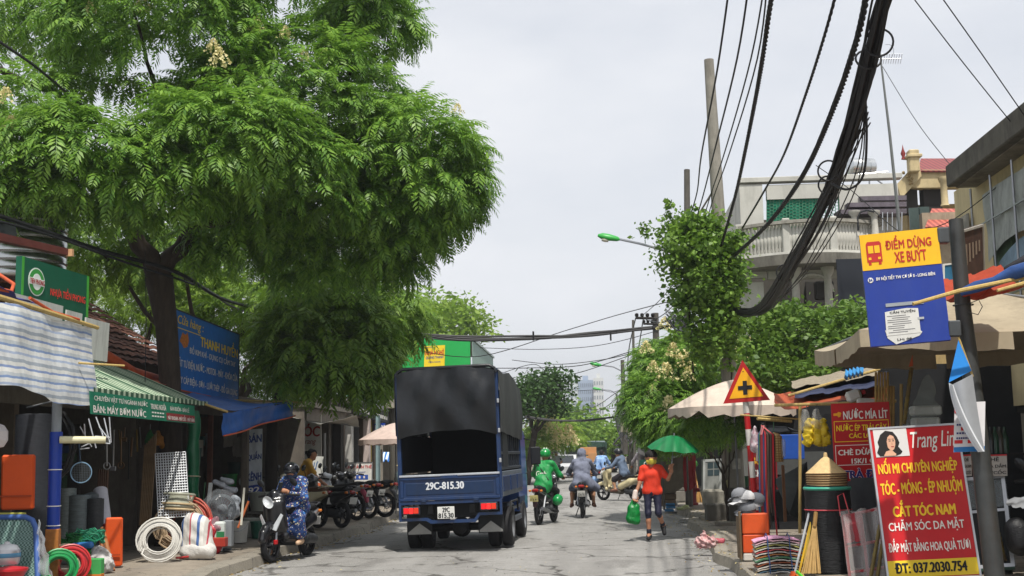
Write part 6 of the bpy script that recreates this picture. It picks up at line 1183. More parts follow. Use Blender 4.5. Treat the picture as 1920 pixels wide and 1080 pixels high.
# ================================================================ motorbikes
PL = M('#dad8d2', .5, var=.04); PLY = M('#d9cf8a', .5, var=.05)
def bike(label, rear, rz, kind, c1, c2='#1b1c1f', seat='#17171a', plate=None, plate_col=PL, group=None, steer=0, lean=0, spokes=False, z=.0, name='motorbike', flat=False):
 d = V((-math.sin(rz), math.cos(rz), 0)); loc = V((rear[0], rear[1], z))+d*.62; t = T(name, label, 'motorbike', loc, rz, group, ry=lean); Wt = W[t.name]
 b1 = M(c1, .28, var=.04, coat=.5, dirt=.08) ; b2 = M(c2, .4, var=.1); st = M(seat, .6, var=.1, bump=.2); S = kind == 'scooter'; r_ = .255 if S else .285; w_ = .1 if S else .08
 def bw(y, nm):
  wh = MB().lathe([(r_*.72, -w_*.42), (r_*.9, -w_*.5), (r_, -w_*.22), (r_*1.01, 0), (r_, w_*.22), (r_*.9, w_*.5), (r_*.72, w_*.42)], (0, y, r_), 32, (1, 0, 0)).l(nm, RUB, t, True)
  mb = MB().torus((0, y, r_), (1, 0, 0), r_*.72, .018, 28, 6); mb.lathe([(0, -.06), (.04, -.06), (.05, -.03), (.05, .03), (.04, .06), (0, .06)], (0, y, r_), 12, (1, 0, 0))
  n = 18 if spokes else 5
  for k in range(n): a = 6.283*k/n; mb.tube([(.02 if k % 2 else -.02, y, r_), (0, y+r_*.72*math.cos(a), r_+r_*.72*math.sin(a))], .004 if spokes else .017, 5)
  mb.l('rim', M('#a9abad', .35, .8) if spokes else M('#2b2c2f', .4, .5), wh, True)
  MB().torus((.055, y, r_), (1, 0, 0), .075, .012, 18, 5).l('brake_disc', STEEL, wh)
 bw(.63, 'front_wheel'); bw(-.62, 'rear_wheel')
 hb = MB(); s_ = math.sin(steer)
 MB().tube([(-.06, .56, r_+.02), (-.06, .47, .72)], .022, 8).l('fork', STEEL, t); MB().tube([(.06, .63, r_), (.06, .47, .72)], .022, 8).l('fork', STEEL, t)
 gh = 1.02 if not S else 1.0
 MB().tube([(-.34, .30, gh+.0), (-.2, .38, gh+.02), (-.06, .42, gh-.04), (.06, .42, gh-.04), (.2, .38, gh+.02), (.34, .30, gh)], .013, 8).l('handlebar', BLACK, t)
 for x in (-1, 1):
  MB().tube([(x*.24, .355, gh+.01), (x*.36, .29, gh)], .02, 8).l('grip', BLACK, t); MB().tube([(x*.2, .37, gh+.02), (x*.27, .36, gh+.17)], .007, 5).l('mirror_stem', BLACK, t)
  MB().lathe([(0, -.012), (.05, -.01), (.062, 0), (.05, .012), (0, .015)], (x*.285, .36, gh+.205), 14, (0, -1, .15), 1.25, .85).l('mirror', M('#2a2d30', .2, .4), t, True)
 if S:
  blob('front_shield', [((-.13, .44, .52), (-.1, .47, .88), .075, .085), ((.13, .44, .52), (.1, .47, .88), .075, .085), ((0, .50, .5), (0, .53, .86), .1, .1), ((-.15, .40, .38), (.15, .40, .38), .06, .06), ((0, .42, .93), (0, .46, 1.02), .11, .085), ((-.1, .42, .99), (.1, .42, .99), .06, .06)], b1, t, .017, .02)
  blob('floorboard', [((-.12, .38, .33), (-.12, -.1, .30), .06, .06), ((.12, .38, .33), (.12, -.1, .30), .06, .06), ((0, .3, .32), (0, -.1, .3), .09, .1)], b2, t, .018, .02)
  blob('rear_body', [((-.1, -.12, .45), (-.13, -.5, .60), .1, .11), ((.1, -.12, .45), (.13, -.5, .60), .1, .11), ((-.12, -.5, .62), (-.07, -.86, .70), .1, .055), ((.12, -.5, .62), (.07, -.86, .70), .1, .055), ((0, -.15, .5), (0, -.5, .62), .13, .12)], b1, t, .017, .02)
  blob('seat', [((-.06, -.05, .735), (-.06, -.75, .775), .075, .07), ((.06, -.05, .735), (.06, -.75, .775), .075, .07)], st, t, .017, .02)
  blob('front_fender', [((0, .63+.27*math.cos(a), r_+.03+.27*math.sin(a)), (0, .63+.27*math.cos(a+.4), r_+.03+.27*math.sin(a+.4)), .062, .062) for a in (.25, .65, 1.05, 1.45, 1.85, 2.2)], b1, t, .016, .012, cut=None)
  blob('engine', [((-.1, -.35, .3), (-.1, -.66, .27), .1, .08), ((.05, -.3, .33), (.06, -.55, .3), .09, .08)], M('#3a3c3f', .5, .5), t, .018, .015)
  ex = ((.15, -.3, .27), (.17, -.85, .36)); tl = (0, -.90, .72); lz = .98
  MB().tube([(-.13, -.7, .8), (-.13, -.88, .84), (0, -.93, .85), (.13, -.88, .84), (.13, -.7, .8)], .014, 7).l('grab_rail', M(c1 if c1 != '#15161a' else '#3a3b3f', .4), t, True)
 else:
  blob('front_shield', [((-.1, .44, .86), (-.2, .33, .42), .05, .035), ((.1, .44, .86), (.2, .33, .42), .05, .035), ((0, .47, .88), (0, .42, .62), .085, .06)], b1, t, .016, .02)
  blob('head_cowl', [((0, .42, .96), (0, .49, 1.02), .095, .075), ((-.09, .40, 1.0), (.09, .40, 1.0), .055, .055)], b1, t, .016, .015)
  blob('rear_body', [((0, .25, .55), (0, -.15, .55), .065, .08), ((-.08, -.1, .6), (-.07, -.82, .76), .06, .035), ((.08, -.1, .6), (.07, -.82, .76), .06, .035), ((0, -.3, .66), (0, -.85, .77), .07, .05)], b2 if flat else b1, t, .016, .02)
  blob('seat', [((-.05, .08, .73), (-.045, -.62, .80), .07, .06), ((.05, .08, .73), (.045, -.62, .80), .07, .06), ((0, -.6, .8), (0, -.78, .83), .075, .05)], st, t, .017, .02)
  blob('front_fender', [((0, .63+.31*math.cos(a), r_+.02+.31*math.sin(a)), (0, .63+.31*math.cos(a+.4), r_+.02+.31*math.sin(a+.4)), .05, .05) for a in (.3, .7, 1.1, 1.5, 1.9, 2.2)], b1, t, .016, .012)
  blob('engine', [((0, .2, .36), (0, -.12, .34), .09, .12), ((-.1, .0, .34), (.1, .0, .34), .09, .09)], M('#4a4b4e', .5, .6), t, .018, .015)
  MB().tube([(-.05, -.1, .34), (-.05, -.62, r_)], .03, 7).l('swing_arm', BLACK, t); MB().tube([(.1, -.62, r_+.04), (.1, -.4, .68)], .028, 8).l('shock_absorber', STEEL, t); MB().tube([(-.1, -.62, r_+.04), (-.1, -.4, .68)], .028, 8).l('shock_absorber', STEEL, t)
  blob('rear_fender', [((0, -.78, .66), (0, -.90, .54), .06, .055), ((0, -.9, .54), (0, -.93, .44), .055, .045)], b2, t, .016, .012)
  ex = ((.14, -.1, .26), (.15, -.85, .38)); tl = (0, -.89, .775); lz = 1.0
 MB().tube([(ex[0][0], ex[0][1]+.3, ex[0][2]), ex[0], lerp(*ex, .35), ex[1]], [.02, .022, .045, .042], 10).l('exhaust', M('#8b8c8e', .4, .7, dirt=.2), t, True)
 MB().lathe([(0, .0), (.05, .012), (.085, .03), (.095, .05)][::-1], (0, .55 if not S else .625, lz-.02 if not S else .9), 14, (0, 1, .3), 1.1 if not S else 1.25, .8).l('headlight', M('#cfd3d6', .1, .3, var=.04), t, True)
 MB().box(tl, (.15, .07, .075), bev=.025).l('tail_light', M('#8e1a18', .2, var=.08), t); 
 for x in (-1, 1): MB().box((x*.13, tl[1]+.03, tl[2]-.01), (.06, .07, .05), bev=.015).l('turn_signal', M('#c4702a', .25), t); MB().tube([(x*.13, .1 if not S else -.3, .3), (x*.2, .1 if not S else -.32, .29)], .012, 6).l('foot_peg', BLACK, t)
 pz = tl[2]-.17; py = tl[1]-.05-.07*(not S); pm = MB().box((0, py, pz), (.19, .008, .14), rx=.25).l('number_plate', plate_col, t)
 if plate:
  bb = Board(Wt @ V((-.095, py-.024, pz-.068)), Wt @ V((.095, py-.024, pz-.068)), Wt @ V((-.095, py+.010, pz+.068))); bb.text(pm, plate[0], TXK, .15, .55, .85, .9, .03, .003); bb.text(pm, plate[1], TXK, .08, .1, .92, .45, .03, .003)
 MB().tube([(-.1, -.1, .24), (-.18, -.05, .03)], .012, 6).l('side_stand', BLACK, t)
 return t
PG = 'motorbikes parked in a row on the left pavement'
def rider_at(b): return b.location.copy(), b.rotation_euler.z
fb = bike('black scooter facing the camera at the left kerb under the floral rider', G(576, 1040), R(167), 'scooter', '#15161a', '#101114', z=-.01, lean=R(2))
for x in (-1, 1): MB().prism([(x*.03, .63, .50), (x*.17, .575, .73), (x*.20, .56, .70), (x*.10, .60, .47)], (0, .02, 0)).l('indicator_lens', M('#cfd4d8', .15, .3), fb)
MB().box((-.1, .64, .30), (.05, .07, .07), bev=.01).l('brake_caliper', M('#b01a1f', .4), fb)
floral = M('#1e3a6b', .7, var=.3, scale=26, hex2='#2b5a93')
def floral_mat():
 m = bpy.data.materials.new('floral_print'); m.use_nodes = True; tt = m.node_tree; N = tt.nodes.new; K = tt.links.new; b = tt.nodes['Principled BSDF']; b.inputs['Roughness'].default_value = .75
 co = N('ShaderNodeTexCoord'); prev = None; col = C('#1c3a70')
 for sc, th, cc in ((9, .30, '#2f68a8'), (17, .24, '#c9c2a0'), (22, .2, '#8a2f3a'), (28, .18, '#d8d2c8'), (13, .2, '#101c40')):
  v = N('ShaderNodeTexVoronoi'); v.inputs['Scale'].default_value = sc; K(co.outputs['Object'], v.inputs['Vector']); r_ = N('ShaderNodeMath'); r_.operation = 'LESS_THAN'; r_.inputs[1].default_value = th; K(v.outputs['Distance'], r_.inputs[0])
  x = N('ShaderNodeMix'); x.data_type = 'RGBA'; K(r_.outputs[0], x.inputs[0]); x.inputs[7].default_value = C(cc)
  if prev: K(prev, x.inputs[6])
  else: x.inputs[6].default_value = col
  prev = x.outputs[2]
 K(prev, b.inputs['Base Color']); return m
person('person in blue floral sun coat and black helmet sitting on the kerbside black scooter', fb.location, R(167), s=.94, J=ride_pose(pelvis=(0, -.28, .86), chest=(0, -.18, 1.18), neck=(0, -.12, 1.33), head=(0, -.05, 1.45), shL=(-.18, -.14, 1.29), shR=(.18, -.14, 1.29), haL=(-.07, .16, 1.10), haR=(.10, .16, 1.08), elL=(-.27, -.0, 1.02), elR=(.27, -.0, 1.02),
 knL=(-.19, .08, .66), anL=(-.2, -.02, .31), toeL=(-.21, .12, .28), knR=(.2, .10, .62), anR=(.30, .02, .10), toeR=(.31, .15, .06), hipL=(-.1, -.25, .84), hipR=(.1, -.25, .84)), lk=dict(skin='#a9785a', dress=floral_mat(), helmet=(M('#14151a', .18, coat=.6), 0), mask=M('#33415c', .8), face=(0, 1, -.55), shoes=M('#c9a98a', .7), hdL=(.6, .3, .5), hdR=(-.6, .3, .5)))
MB().box(fb.matrix_basis @ V((.02, .22, 1.14)), (.075, .012, .15), rx=.5, rz=R(167)).solo('phone', M('#15161a', .2), 'dark phone held by the floral coated person', 'phone')
GRN = M('#178a45', .55, var=.1, bump=.2, bscale=15)
gb = bike('dark motorbike under the green jacketed rider behind the truck', G(1011, 984), R(-13), 'underbone', '#2d2f33', '#3a2326', plate=('16-K7', '113.41'), plate_col=PLY, z=-.01)
gr = person('person in green jacket and white striped green helmet riding beside the truck', gb.location, R(-13), ride_pose(), dict(skin='#a9785a', shirt=GRN, sleeve='long', loose=1, pants=M('#15161a', .7), cut=1.0, shoes=M('#1b1b1d', .7), helmet=(M('#12853d', .25, coat=.5), 0), stripe=1, fold=.009))
MB().tube([(-.16, -.16, 1.37), (-.02, -.24, 1.2), (.15, -.30, .98)], .016, 6).l('bag_strap', M('#17181a', .7), gr); Wg = W[gr.name]
Board(Wg @ V((-.15, -.262, 1.07)), Wg @ V((.09, -.262, 1.07)), Wg @ V((-.15, -.255, 1.19))).text(gr, 'Grab', TXW, 0, 0, 1, 1, .02, .01, shear=.1)
blob_solo('helmet', [(gb.matrix_basis @ V((.26, .02, .52)), gb.matrix_basis @ V((.27, .05, .55)), .115, .11)], M('#178a45', .3, coat=.4), 'spare green helmet hanging beside the green rider knee', 'helmet', res=.015)
hb_ = bike('black motorbike under the grey hooded rider in mid road', G(1092, 971), R(-1), 'underbone', '#1c1d20', '#1c1d20', plate=('29-E1', '538.45'), z=-.01)
GREY = M('#6f7486', .8, var=.12, bump=.2, bscale=20)
gh_ = person('person in loose grey hooded coat riding away in mid road', hb_.location, R(-1), ride_pose(chest=(0, -.14, 1.22), elL=(-.34, .06, 1.08), elR=(.34, .06, 1.08), knL=(-.25, .14, .7), knR=(.25, .14, .7), anL=(-.27, -.02, .32), anR=(.27, -.02, .32), toeL=(-.3, .12, .27), toeR=(.3, .12, .27)), dict(skin='#a87a5c', shirt=GREY, sleeve='long', hood=1, loose=1, w=1.12, pants=M('#4b5264', .8), cut=.48, shoes=M('#5b3a2c', .7), fold=.012))
blob('coat_tail', [((.1, -.3, .95), (.36, -.16, .70), .12, .09), ((-.06, -.36, .95), (-.12, -.42, .82), .14, .12), ((.1, -.36, .9), (.2, -.36, .78), .13, .1)], GREY, gh_, .018, .02, noise=.012, nscale=14)
blob('dark_sleeve', [((-.20, -.05, 1.30), (-.345, .06, 1.08), .078, .068), ], M('#3d4049', .8), gh_, .016, .012); blob('dark_sleeve', [((.20, -.05, 1.30), (.345, .06, 1.08), .078, .068)], M('#3d4049', .8), gh_, .016, .012)
cb = bike('cream scooter crossing the road near the far right stalls', G(1192, 938), R(56), 'scooter', '#cfc39a', '#5d584e', plate=('29-H1', '046.72'), z=-.01)
person('person in grey blue hooded jacket and black helmet on the cream scooter', cb.location, R(56), ride_pose(knL=(-.2, .1, .66), anL=(-.21, .02, .36), toeL=(-.23, .17, .33)), dict(skin='#b08263', shirt=M('#5f6f86', .8, var=.1), sleeve='long', hood_down=1, pants=M('#241f26', .8), cut=.45, helmet=(M('#1b1d22', .3, coat=.4), 0), hair=None, shoes=M('#6b4436', .7)))
wg = G(1226, 1012)
ow = person('person in orange shirt and yellow mask walking towards the camera under green umbrella', (wg.x, wg.y, 0), R(176), stand_pose(pelvis=(0, 0, .88), chest=(0, -.0, 1.16), neck=(0, 0, 1.33), head=(.0, .03, 1.45), shL=(-.17, 0, 1.27), shR=(.17, 0, 1.27), elL=(-.29, .06, 1.08), haL=(-.36, .12, 1.22), hdL=(0, 0, 1), elR=(.22, .06, 1.02), haR=(.30, .14, .82),
 hipL=(-.085, 0, .86), hipR=(.085, 0, .86), knR=(.085, .08, .48), anR=(.08, .06, .085), toeR=(.09, .19, .04), knL=(-.1, .10, .48), anL=(-.17, -.22, .24), toeL=(-.19, -.16, .11)), dict(w=.84, skin='#a9765a', shirt=M('#d6371a', .75, var=.08), pants=M('#191a33', .6), cut=.6, socks=M('#1b1d2c', .8), shoes=M('#141416', .7), mask=M('#cfc04a', .7), hair=M('#120e0c', .8), bun=1, hdL=(.15, .2, .9), hdR=(.15, .1, -.9), face=(0, 1, -.05)))
Wp = W[ow.name]
blob('glove', [((.30, .14, .86), (.318, .152, .75), .045, .05)], M('#d9c9c0', .7), ow, .014, .012)
bag = [(Wp @ V((.31, .13, .76)), Wp @ V((.29, .15, .62)), .012, .03), (Wp @ V((.33, .16, .76)), Wp @ V((.39, .17, .62)), .012, .03), (Wp @ V((.30, .16, .58)), Wp @ V((.31, .18, .36)), .07, .085), (Wp @ V((.38, .17, .58)), Wp @ V((.40, .19, .38)), .065, .085)]
blob_solo('carrier_bag', bag, M('#138a3e', .35, var=.25, scale=9, bump=.5, bscale=18, trans=.35), 'green plastic carrier bag in the hand of the orange shirted person', 'bag', res=.016, noise=.01, nscale=22)
t = T('umbrella', 'bright green umbrella held over the orange shirted person', 'umbrella', Wp @ V((-.36, .12, 1.15)))
uc = P(1262, 842, wg.y+.1); hand = Wp @ V((-.36, .14, 1.27)); mb = MB(); ua = V((.10, -.10, 1)).normalized()
def um(u, v):
 n = 8; seg = math.pi/n; a = u*6.28318; aa = (a % (2*seg))-seg; q = .02+.98*v; rr = .47*q*math.cos(seg)/math.cos(aa); z = .245*(1-q**1.9)+.03*(abs(aa)/seg-1)*q*q
 e = ua.orthogonal().normalized(); f = ua.cross(e); return uc+(e*math.cos(a)+f*math.sin(a))*rr+ua*z
mb.sheet(um, 48, 8, .004); mb.o('canopy', M('#12854c', .5, var=.08, trans=.3), t, True); MB().tube([hand-ua*.1, uc+ua*.29], .009, 6).o('shaft', STEEL, t)
mb = MB(); [mb.tube([uc+ua*.22, um(k/8, .98)-ua*.008], .005, 4) for k in range(8)]; mb.os('rib', STEEL, t)
wb2 = bike('silver motorbike coming towards the camera beyond the green rider', G(1046, 903), R(176), 'underbone', '#b9bcc0', z=-.01)
person('person in white shirt and white helmet riding towards the camera', wb2.location, R(176), ride_pose(), dict(skin='#a9785a', shirt=M('#b8bfcc', .8), pants=M('#2b2e3a', .8), helmet=(M('#c9ccd2', .3), 0), shoes=M('#2b2420', .8)))
bb_ = bike('dark motorbike ahead of the lorry ridden by blue dressed person', G(1126, 918), R(-8), 'scooter', '#3a3d44', z=-.01)
pb2 = person('person in pale blue patterned sun cape riding beside the cardboard boxes', bb_.location, R(-8), ride_pose(knL=(-.25, .12, .7)), dict(skin='#8f6650', shirt=M('#5f8fcb', .8, var=.3, scale=12, hex2='#a9c3e4'), sleeve='long', loose=1, w=1.0, pants=M('#5f8fcb', .8, hex2='#a9c3e4', scale=12), cut=.95, hair=M('#16120f', .7), shoes=M('#2b2420', .8)))
blob('cape', [((-.1, -.36, 1.25), (-.2, -.42, .45), .1, .17), ((.1, -.36, 1.25), (.18, -.42, .6), .1, .15), ((-.2, -.3, .5), (-.3, -.3, .3), .14, .1)], M('#5f8fcb', .8, hex2='#a9c3e4', scale=12), pb2, .02, .02, noise=.012)
g = G(1205, 928); t = T('bicycle', 'old bicycle ridden by the person in a green brimmed hat', 'bicycle', g+V((0, .5, 0)), R(20)); 
for y in (-.52, .52):
 wh = MB().torus((0, y, .33), (1, 0, 0), .315, .02, 32, 6).l('wheel', RUB, t, True); mb = MB(); [mb.tube([(0, y, .33), (0, y+.3*math.cos(k*.42), .33+.3*math.sin(k*.42))], .003, 4) for k in range(15)]; mb.l('spokes', STEEL, wh)
MB().tube([(0, -.52, .33), (0, -.1, .32), (0, .38, .75), (0, -.2, .78), (0, -.1, .32)], .016, 6).tube([(0, -.52, .33), (0, -.2, .78)], .012, 6).tube([(0, .52, .33), (0, .38, .75), (0, .36, .98)], .016, 6).l('frame', M('#2b3a4a', .4), t)
MB().tube([(-.28, .25, 1.02), (0, .36, 1.0), (.28, .25, 1.02)], .012, 6).l('handlebar', STEEL, t); MB().box((0, -.22, .86), (.16, .26, .06), bev=.025).l('saddle', BLACK, t); MB().box((0, -.58, .72), (.16, .4, .02)).l('rack', STEEL, t)
person('person in grey jacket and green brimmed hat on the bicycle', t.location, R(20), ride_pose(pelvis=(0, -.24, .98), hipL=(-.09, -.22, .96), hipR=(.09, -.22, .96), chest=(0, -.15, 1.32), neck=(0, -.1, 1.49), head=(0, -.05, 1.62), shL=(-.19, -.12, 1.43), shR=(.19, -.12, 1.43), elL=(-.3, .05, 1.2), elR=(.3, .05, 1.2), haL=(-.28, .22, 1.07), haR=(.28, .22, 1.07), knL=(-.1, .12, .72), knR=(.1, .05, .62), anL=(-.11, .0, .33), anR=(.11, -.12, .2), toeL=(-.11, .13, .3), toeR=(.11, .0, .16)), dict(skin='#9a6e54', shirt=M('#8b8488', .8, var=.1), sleeve='long', loose=1, w=1.15, pants=M('#22242c', .8), hair=M('#15110f', .8), hat=M('#6d8a4c', .8), shoes=M('#2b2420', .8)))
pk = [('beige scooter with brown seat, nearest of the parked row', (596, 990), R(58), 'scooter', '#c9bf9f', '#45413a', '#5a3f2c', None, 0), ('black scooter parked second in the row beside the beige one', (640, 990), R(52), 'scooter', '#17181c', '#101114', '#17171a', None, 0), ('silver and pink motorbike parked third in the row', (668, 976), R(56), 'underbone', '#b3b6ba', '#a8485e', '#17171a', ('30-F4', '881.2'), 0),
      ('black spoke wheeled motorbike parked last beside the photo sign', (692, 972), R(54), 'underbone', '#202228', '#1b1c1f', '#17171a', ('29-X3', '401.9'), 1), ('black motorbike parked alone just left of the truck', (722, 970), R(66), 'underbone', '#1a1b1e', '#5b5d60', '#141416', ('17-B1', '220.1'), 1)]
for lab, p_, rz_, kd, c1, c2, st_, plt, sp in pk:
 gp = G(p_[0], p_[1], .14); bike(lab, gp, rz_, kd, c1, c2, st_, plate=plt, group=PG, spokes=bool(sp), z=.14, lean=R(4))
bike('grey scooter parked nose out between the buckets and salon', G(480, 985, .14)+V((0, 2.2, 0)), R(150), 'scooter', '#8f8f88', '#3a3a38', group=PG, z=.14)
yb = G(560, 985, .14)
person('person in yellow shirt and red shorts sitting on a parked scooter by the salon', V((yb.x-.1, yb.y+1.2, .14)), R(-70), ride_pose(chest=(0, -.02, 1.2), neck=(0, .04, 1.37), head=(0, .1, 1.49), shL=(-.18, 0, 1.31), shR=(.18, 0, 1.31), haL=(-.2, .36, .86), haR=(.16, .36, .84), elL=(-.26, .16, 1.02), elR=(.26, .16, 1.0)), dict(skin='#a9765a', shirt=M('#c9983a', .8, var=.1), pants=M('#a8232a', .8), cut=.42, hair=M('#14100e', .8), shoes=M('#3b2a22', .7)))
g = G(735, 958, .14)
sit = stand_pose(pelvis=(0, -.05, .5), chest=(0, 0, .8), neck=(0, .03, .97), head=(0, .07, 1.1), shL=(-.18, 0, .91), shR=(.18, 0, .91), elL=(-.24, .12, .68), elR=(.24, .12, .68), haL=(-.12, .34, .68), haR=(.12, .34, .66), hipL=(-.09, -.03, .47), hipR=(.09, -.03, .47), knL=(-.14, .38, .5), knR=(.14, .38, .5), anL=(-.13, .32, .09), anR=(.13, .32, .09), toeL=(-.14, .46, .05), toeR=(.14, .46, .05))
p1_ = (g.x-.1, g.y+2.0, .14)
person('person in floppy khaki hat and blue mask seated under the pink parasol', p1_, R(-110), sit, dict(skin='#a9785a', shirt=M('#3b4a4c', .8), sleeve='long', pants=M('#25262c', .8), hat=M('#9a8862', .8), mask=M('#4a86b8', .7), hair=M('#14100e', .8), shoes=M('#2b2420', .8)))
p2_ = (g.x+.75, g.y+2.2, .14); person('bare armed person seated beside the hatted one under the pink parasol', p2_, R(100), sit, dict(skin='#b5835f', shirt=M('#8a8478', .8), pants=M('#3b3a42', .8), hair=M('#14100e', .8), shoes=M('#2b2420', .8)))
for q, lab in ((p1_, 'low dark plastic stool under the hatted person'), (p2_, 'low dark plastic stool under the bare armed person')):
 t = T('stool', lab, 'stool', q, group='stools under the pink parasol'); MB().box((0, -.03, .345), (.3, .3, .05), bev=.02).l('seat', M('#4b2f33', .5), t)
 for x in (-1, 1):
  for y in (-1, 1): MB().tube([(x*.11, -.03+y*.11, .33), (x*.14, -.03+y*.14, 0)], .02, 6).l('leg', M('#4b2f33', .5), t)
g = G(1495, 985, .15)
sv = person('person in dark clothes bending over under the right stall roof', (g.x, g.y+3.0, .15), R(80), stand_pose(pelvis=(0, -.15, .62), chest=(0, .12, .86), neck=(0, .25, .98), head=(0, .33, 1.07), shL=(-.18, .2, .95), shR=(.18, .2, .95), elL=(-.25, .36, .72), elR=(.25, .36, .72), haL=(-.1, .55, .6), haR=(.1, .55, .6), hipL=(-.1, -.12, .58), hipR=(.1, -.12, .58), knL=(-.2, .26, .5), knR=(.2, .26, .5), anL=(-.17, .0, .09), anR=(.17, .0, .09), toeL=(-.19, .14, .05), toeR=(.19, .14, .05)), dict(skin='#9c6f55', shirt=M('#22262a', .8), sleeve='long', pants=M('#1b1c20', .8), hair=M('#120f0d', .8), shoes=M('#1b1b1d', .8), face=(0, .8, -.5)))
def lorry(label, px0, px1, ybot, ytop, ckind):
 g0, g1 = G(px0, ybot), G(px1, ybot); s = (g1.x-g0.x)/2.0; c = (g0+g1)*.5; t = T('lorry', label, 'lorry', c); w = (g1.x-g0.x)/2; H = P((px0+px1)/2, ytop, c.y).z
 if ckind == 'tarp':
  MB().box((0, 2.4, .95), (2*w, 4.8, .16)).l('bed', M('#2d3a34', .7), t); mb = MB(); mb.sheet(lambda u, v: V(((-1+2*u)*w, -.02-.04*math.sin(u*9), H-.05*abs(2*u-1)-v*(H-1.75)*.55-.12*math.sin(3.14*u)*v)), 24, 10, .02); mb.l('rear_flap', M('#2f4a3f', .7, var=.2, bump=.4, bscale=6), t, True)
  MB().box((0, 2.4, (H+1.0)/2), (2*w-.03, 4.7, H-1.1), bev=.12).l('tarp_cover', M('#2c3f38', .7, var=.2), t, True); MB().box((0, -.1, 1.2), (2*w*.98, .05, .4)).l('tailgate', M('#3c4a45', .6), t)
  MB().box((0, 5.5, 1.3), (2*w*.95, 1.5, 1.9), bev=.08).l('cab', M('#5c6a70', .5), t)
 else:
  MB().box((0, 1.0, 1.15), (2*w*.95, 1.7, 1.7), bev=.1).l('cab', M('#aeb3b8', .4), t); MB().box((0, .13, 1.62), (2*w*.82, .04, .6), bev=.01).l('windscreen', GLASS, t); MB().box((0, 3.8, (H+.8)/2), (2*w, 3.8, H-.8)).l('box_body', M('#b5a78a', .7, dirt=.3), t); MB().box((0, .12, .62), (2*w*.95, .08, .22), bev=.02).l('bumper', M('#4b4d50', .5), t)
  for x in (-1, 1): MB().box((x*w*.72, .1, .8), (.2, .06, .14), bev=.02).l('headlight', M('#d5d8d8', .2), t); MB().box((x*(w+.1), .5, 1.5), (.12, .08, .4), bev=.02).l('wing_mirror', BLACK, t)
 for x in (-1, 1):
  for y in (.9, 4.6): wheel(t, (x*(w-.15), y, .38), .38, .22)
 return t, c, w, H
lt, lc, lw, lh = lorry('small lorry with dark green tarpaulin loaded with cardboard boxes', 1086, 1140, 898, 828, 'tarp')
lorry('pale box lorry facing the camera behind the tarpaulin lorry', 1060, 1086, 890, 838, 'box')
YC = 55.0; c0 = P(1102, 905, YC)
for x0, x1, y0, y1, dy, lab in ((1086, 1103.5, 894, 855, .0, 'shorter cardboard carton stacked left on the cargo cart'), (1104, 1119, 894, 849, .1, 'taller cardboard carton stacked right on the cargo cart'), (1088, 1118, 853, 838, .7, 'flat cardboard carton lying behind the two upright cartons')):
 a, b2 = P(x0, y0, YC), P(x1, y1, YC); MB().box(((a.x+b2.x)/2, YC+dy, (a.z+b2.z)/2), (b2.x-a.x, .6, b2.z-a.z), bev=.008).solo('carton', M('#b98a5c', .8, var=.08), lab, 'carton', 'cartons on the cargo cart')
t = T('cargo_cart', 'dark cargo cart carrying cardboard cartons in mid road', 'cart', (c0.x, YC, 0)); zc_ = P(1100, 894, YC).z
MB().box((c0.x, YC+.3, zc_-.06), (.95, 1.5, .1), bev=.01).o('platform', M('#3a332c', .8), t); MB().box((c0.x, YC-.42, zc_-.02), (.95, .04, .16)).o('rear_board', M('#4a4038', .8), t)
for x in (-.42, .42): wheel(t, (c0.x*0+x, .2, .24), .24, .08)
g = G(1058, 895); t = T('car', 'white car oncoming far down the left lane', 'car', g, R(180)); MB().prism([(-.8, -2, .3), (-.8, 2, .3), (-.8, 2.05, .7), (-.8, 1.1, .9), (-.8, .5, 1.4), (-.8, -1.3, 1.42), (-.8, -2, .95)], (1.6, 0, 0)).l('body', M('#d0d2d4', .3, coat=.4), t); MB().prism([(-.7, 1.12, .92), (.7, 1.12, .92), (.62, .56, 1.36), (-.62, .56, 1.36)], (0, .02, .02)).l('windscreen', GLASS, t)
for x in (-1, 1):
 MB().box((x*.6, 2.04, .66), (.3, .05, .12), bev=.02).l('headlight', M('#dfe3e6', .1), t)
 for y in (-1.25, 1.25): wheel(t, (x*.72, y, .3), .3, .2)
# ================================================================ goods in front of the hardware shop (left)
def LG(x, y, z=.145): return G(x, y, z)
t = T('awning_post', 'upright steel post wrapped with blue pipe and brown board at far left', 'post', (-6.78, 15.15, .14)); b0 = V((-6.82, 15.1, .14))
MB().tube([b0, b0+V((0, 0, 2.4))], .06, 14).o('grey_pipe', M('#8b9298', .5, var=.1, dirt=.2), t, True); MB().tube([b0+V((0, -.0, .62)), b0+V((0, 0, 1.82))], .078, 14).o('blue_sleeve', M('#173a9a', .4, var=.08), t, True); MB().box(b0+V((.01, -.02, .31)), (.16, .14, .62), rz=.2, bev=.006).o('wooden_board', M('#a5682f', .6, var=.35, scale=9), t)
for z in (.42, .66, .9, 1.35): MB().torus(b0+V((0, 0, z)), (0, 0, 1), .083, .006, 18, 5).o('string', TXW, t)
t = T('pvc_pipe', 'short cream pvc pipe stub poking from the blue wrapped post', 'pipe', (-6.7, 15.1, 1.85)); MB().lathe([(.03, 0), (.045, 0), (.045, .55), (.03, .55), (.03, 0)], (-6.75, 15.05, 1.86), 14, (1, .35, -.02)).o('tube', M('#c9c4a0', .5), t, True)
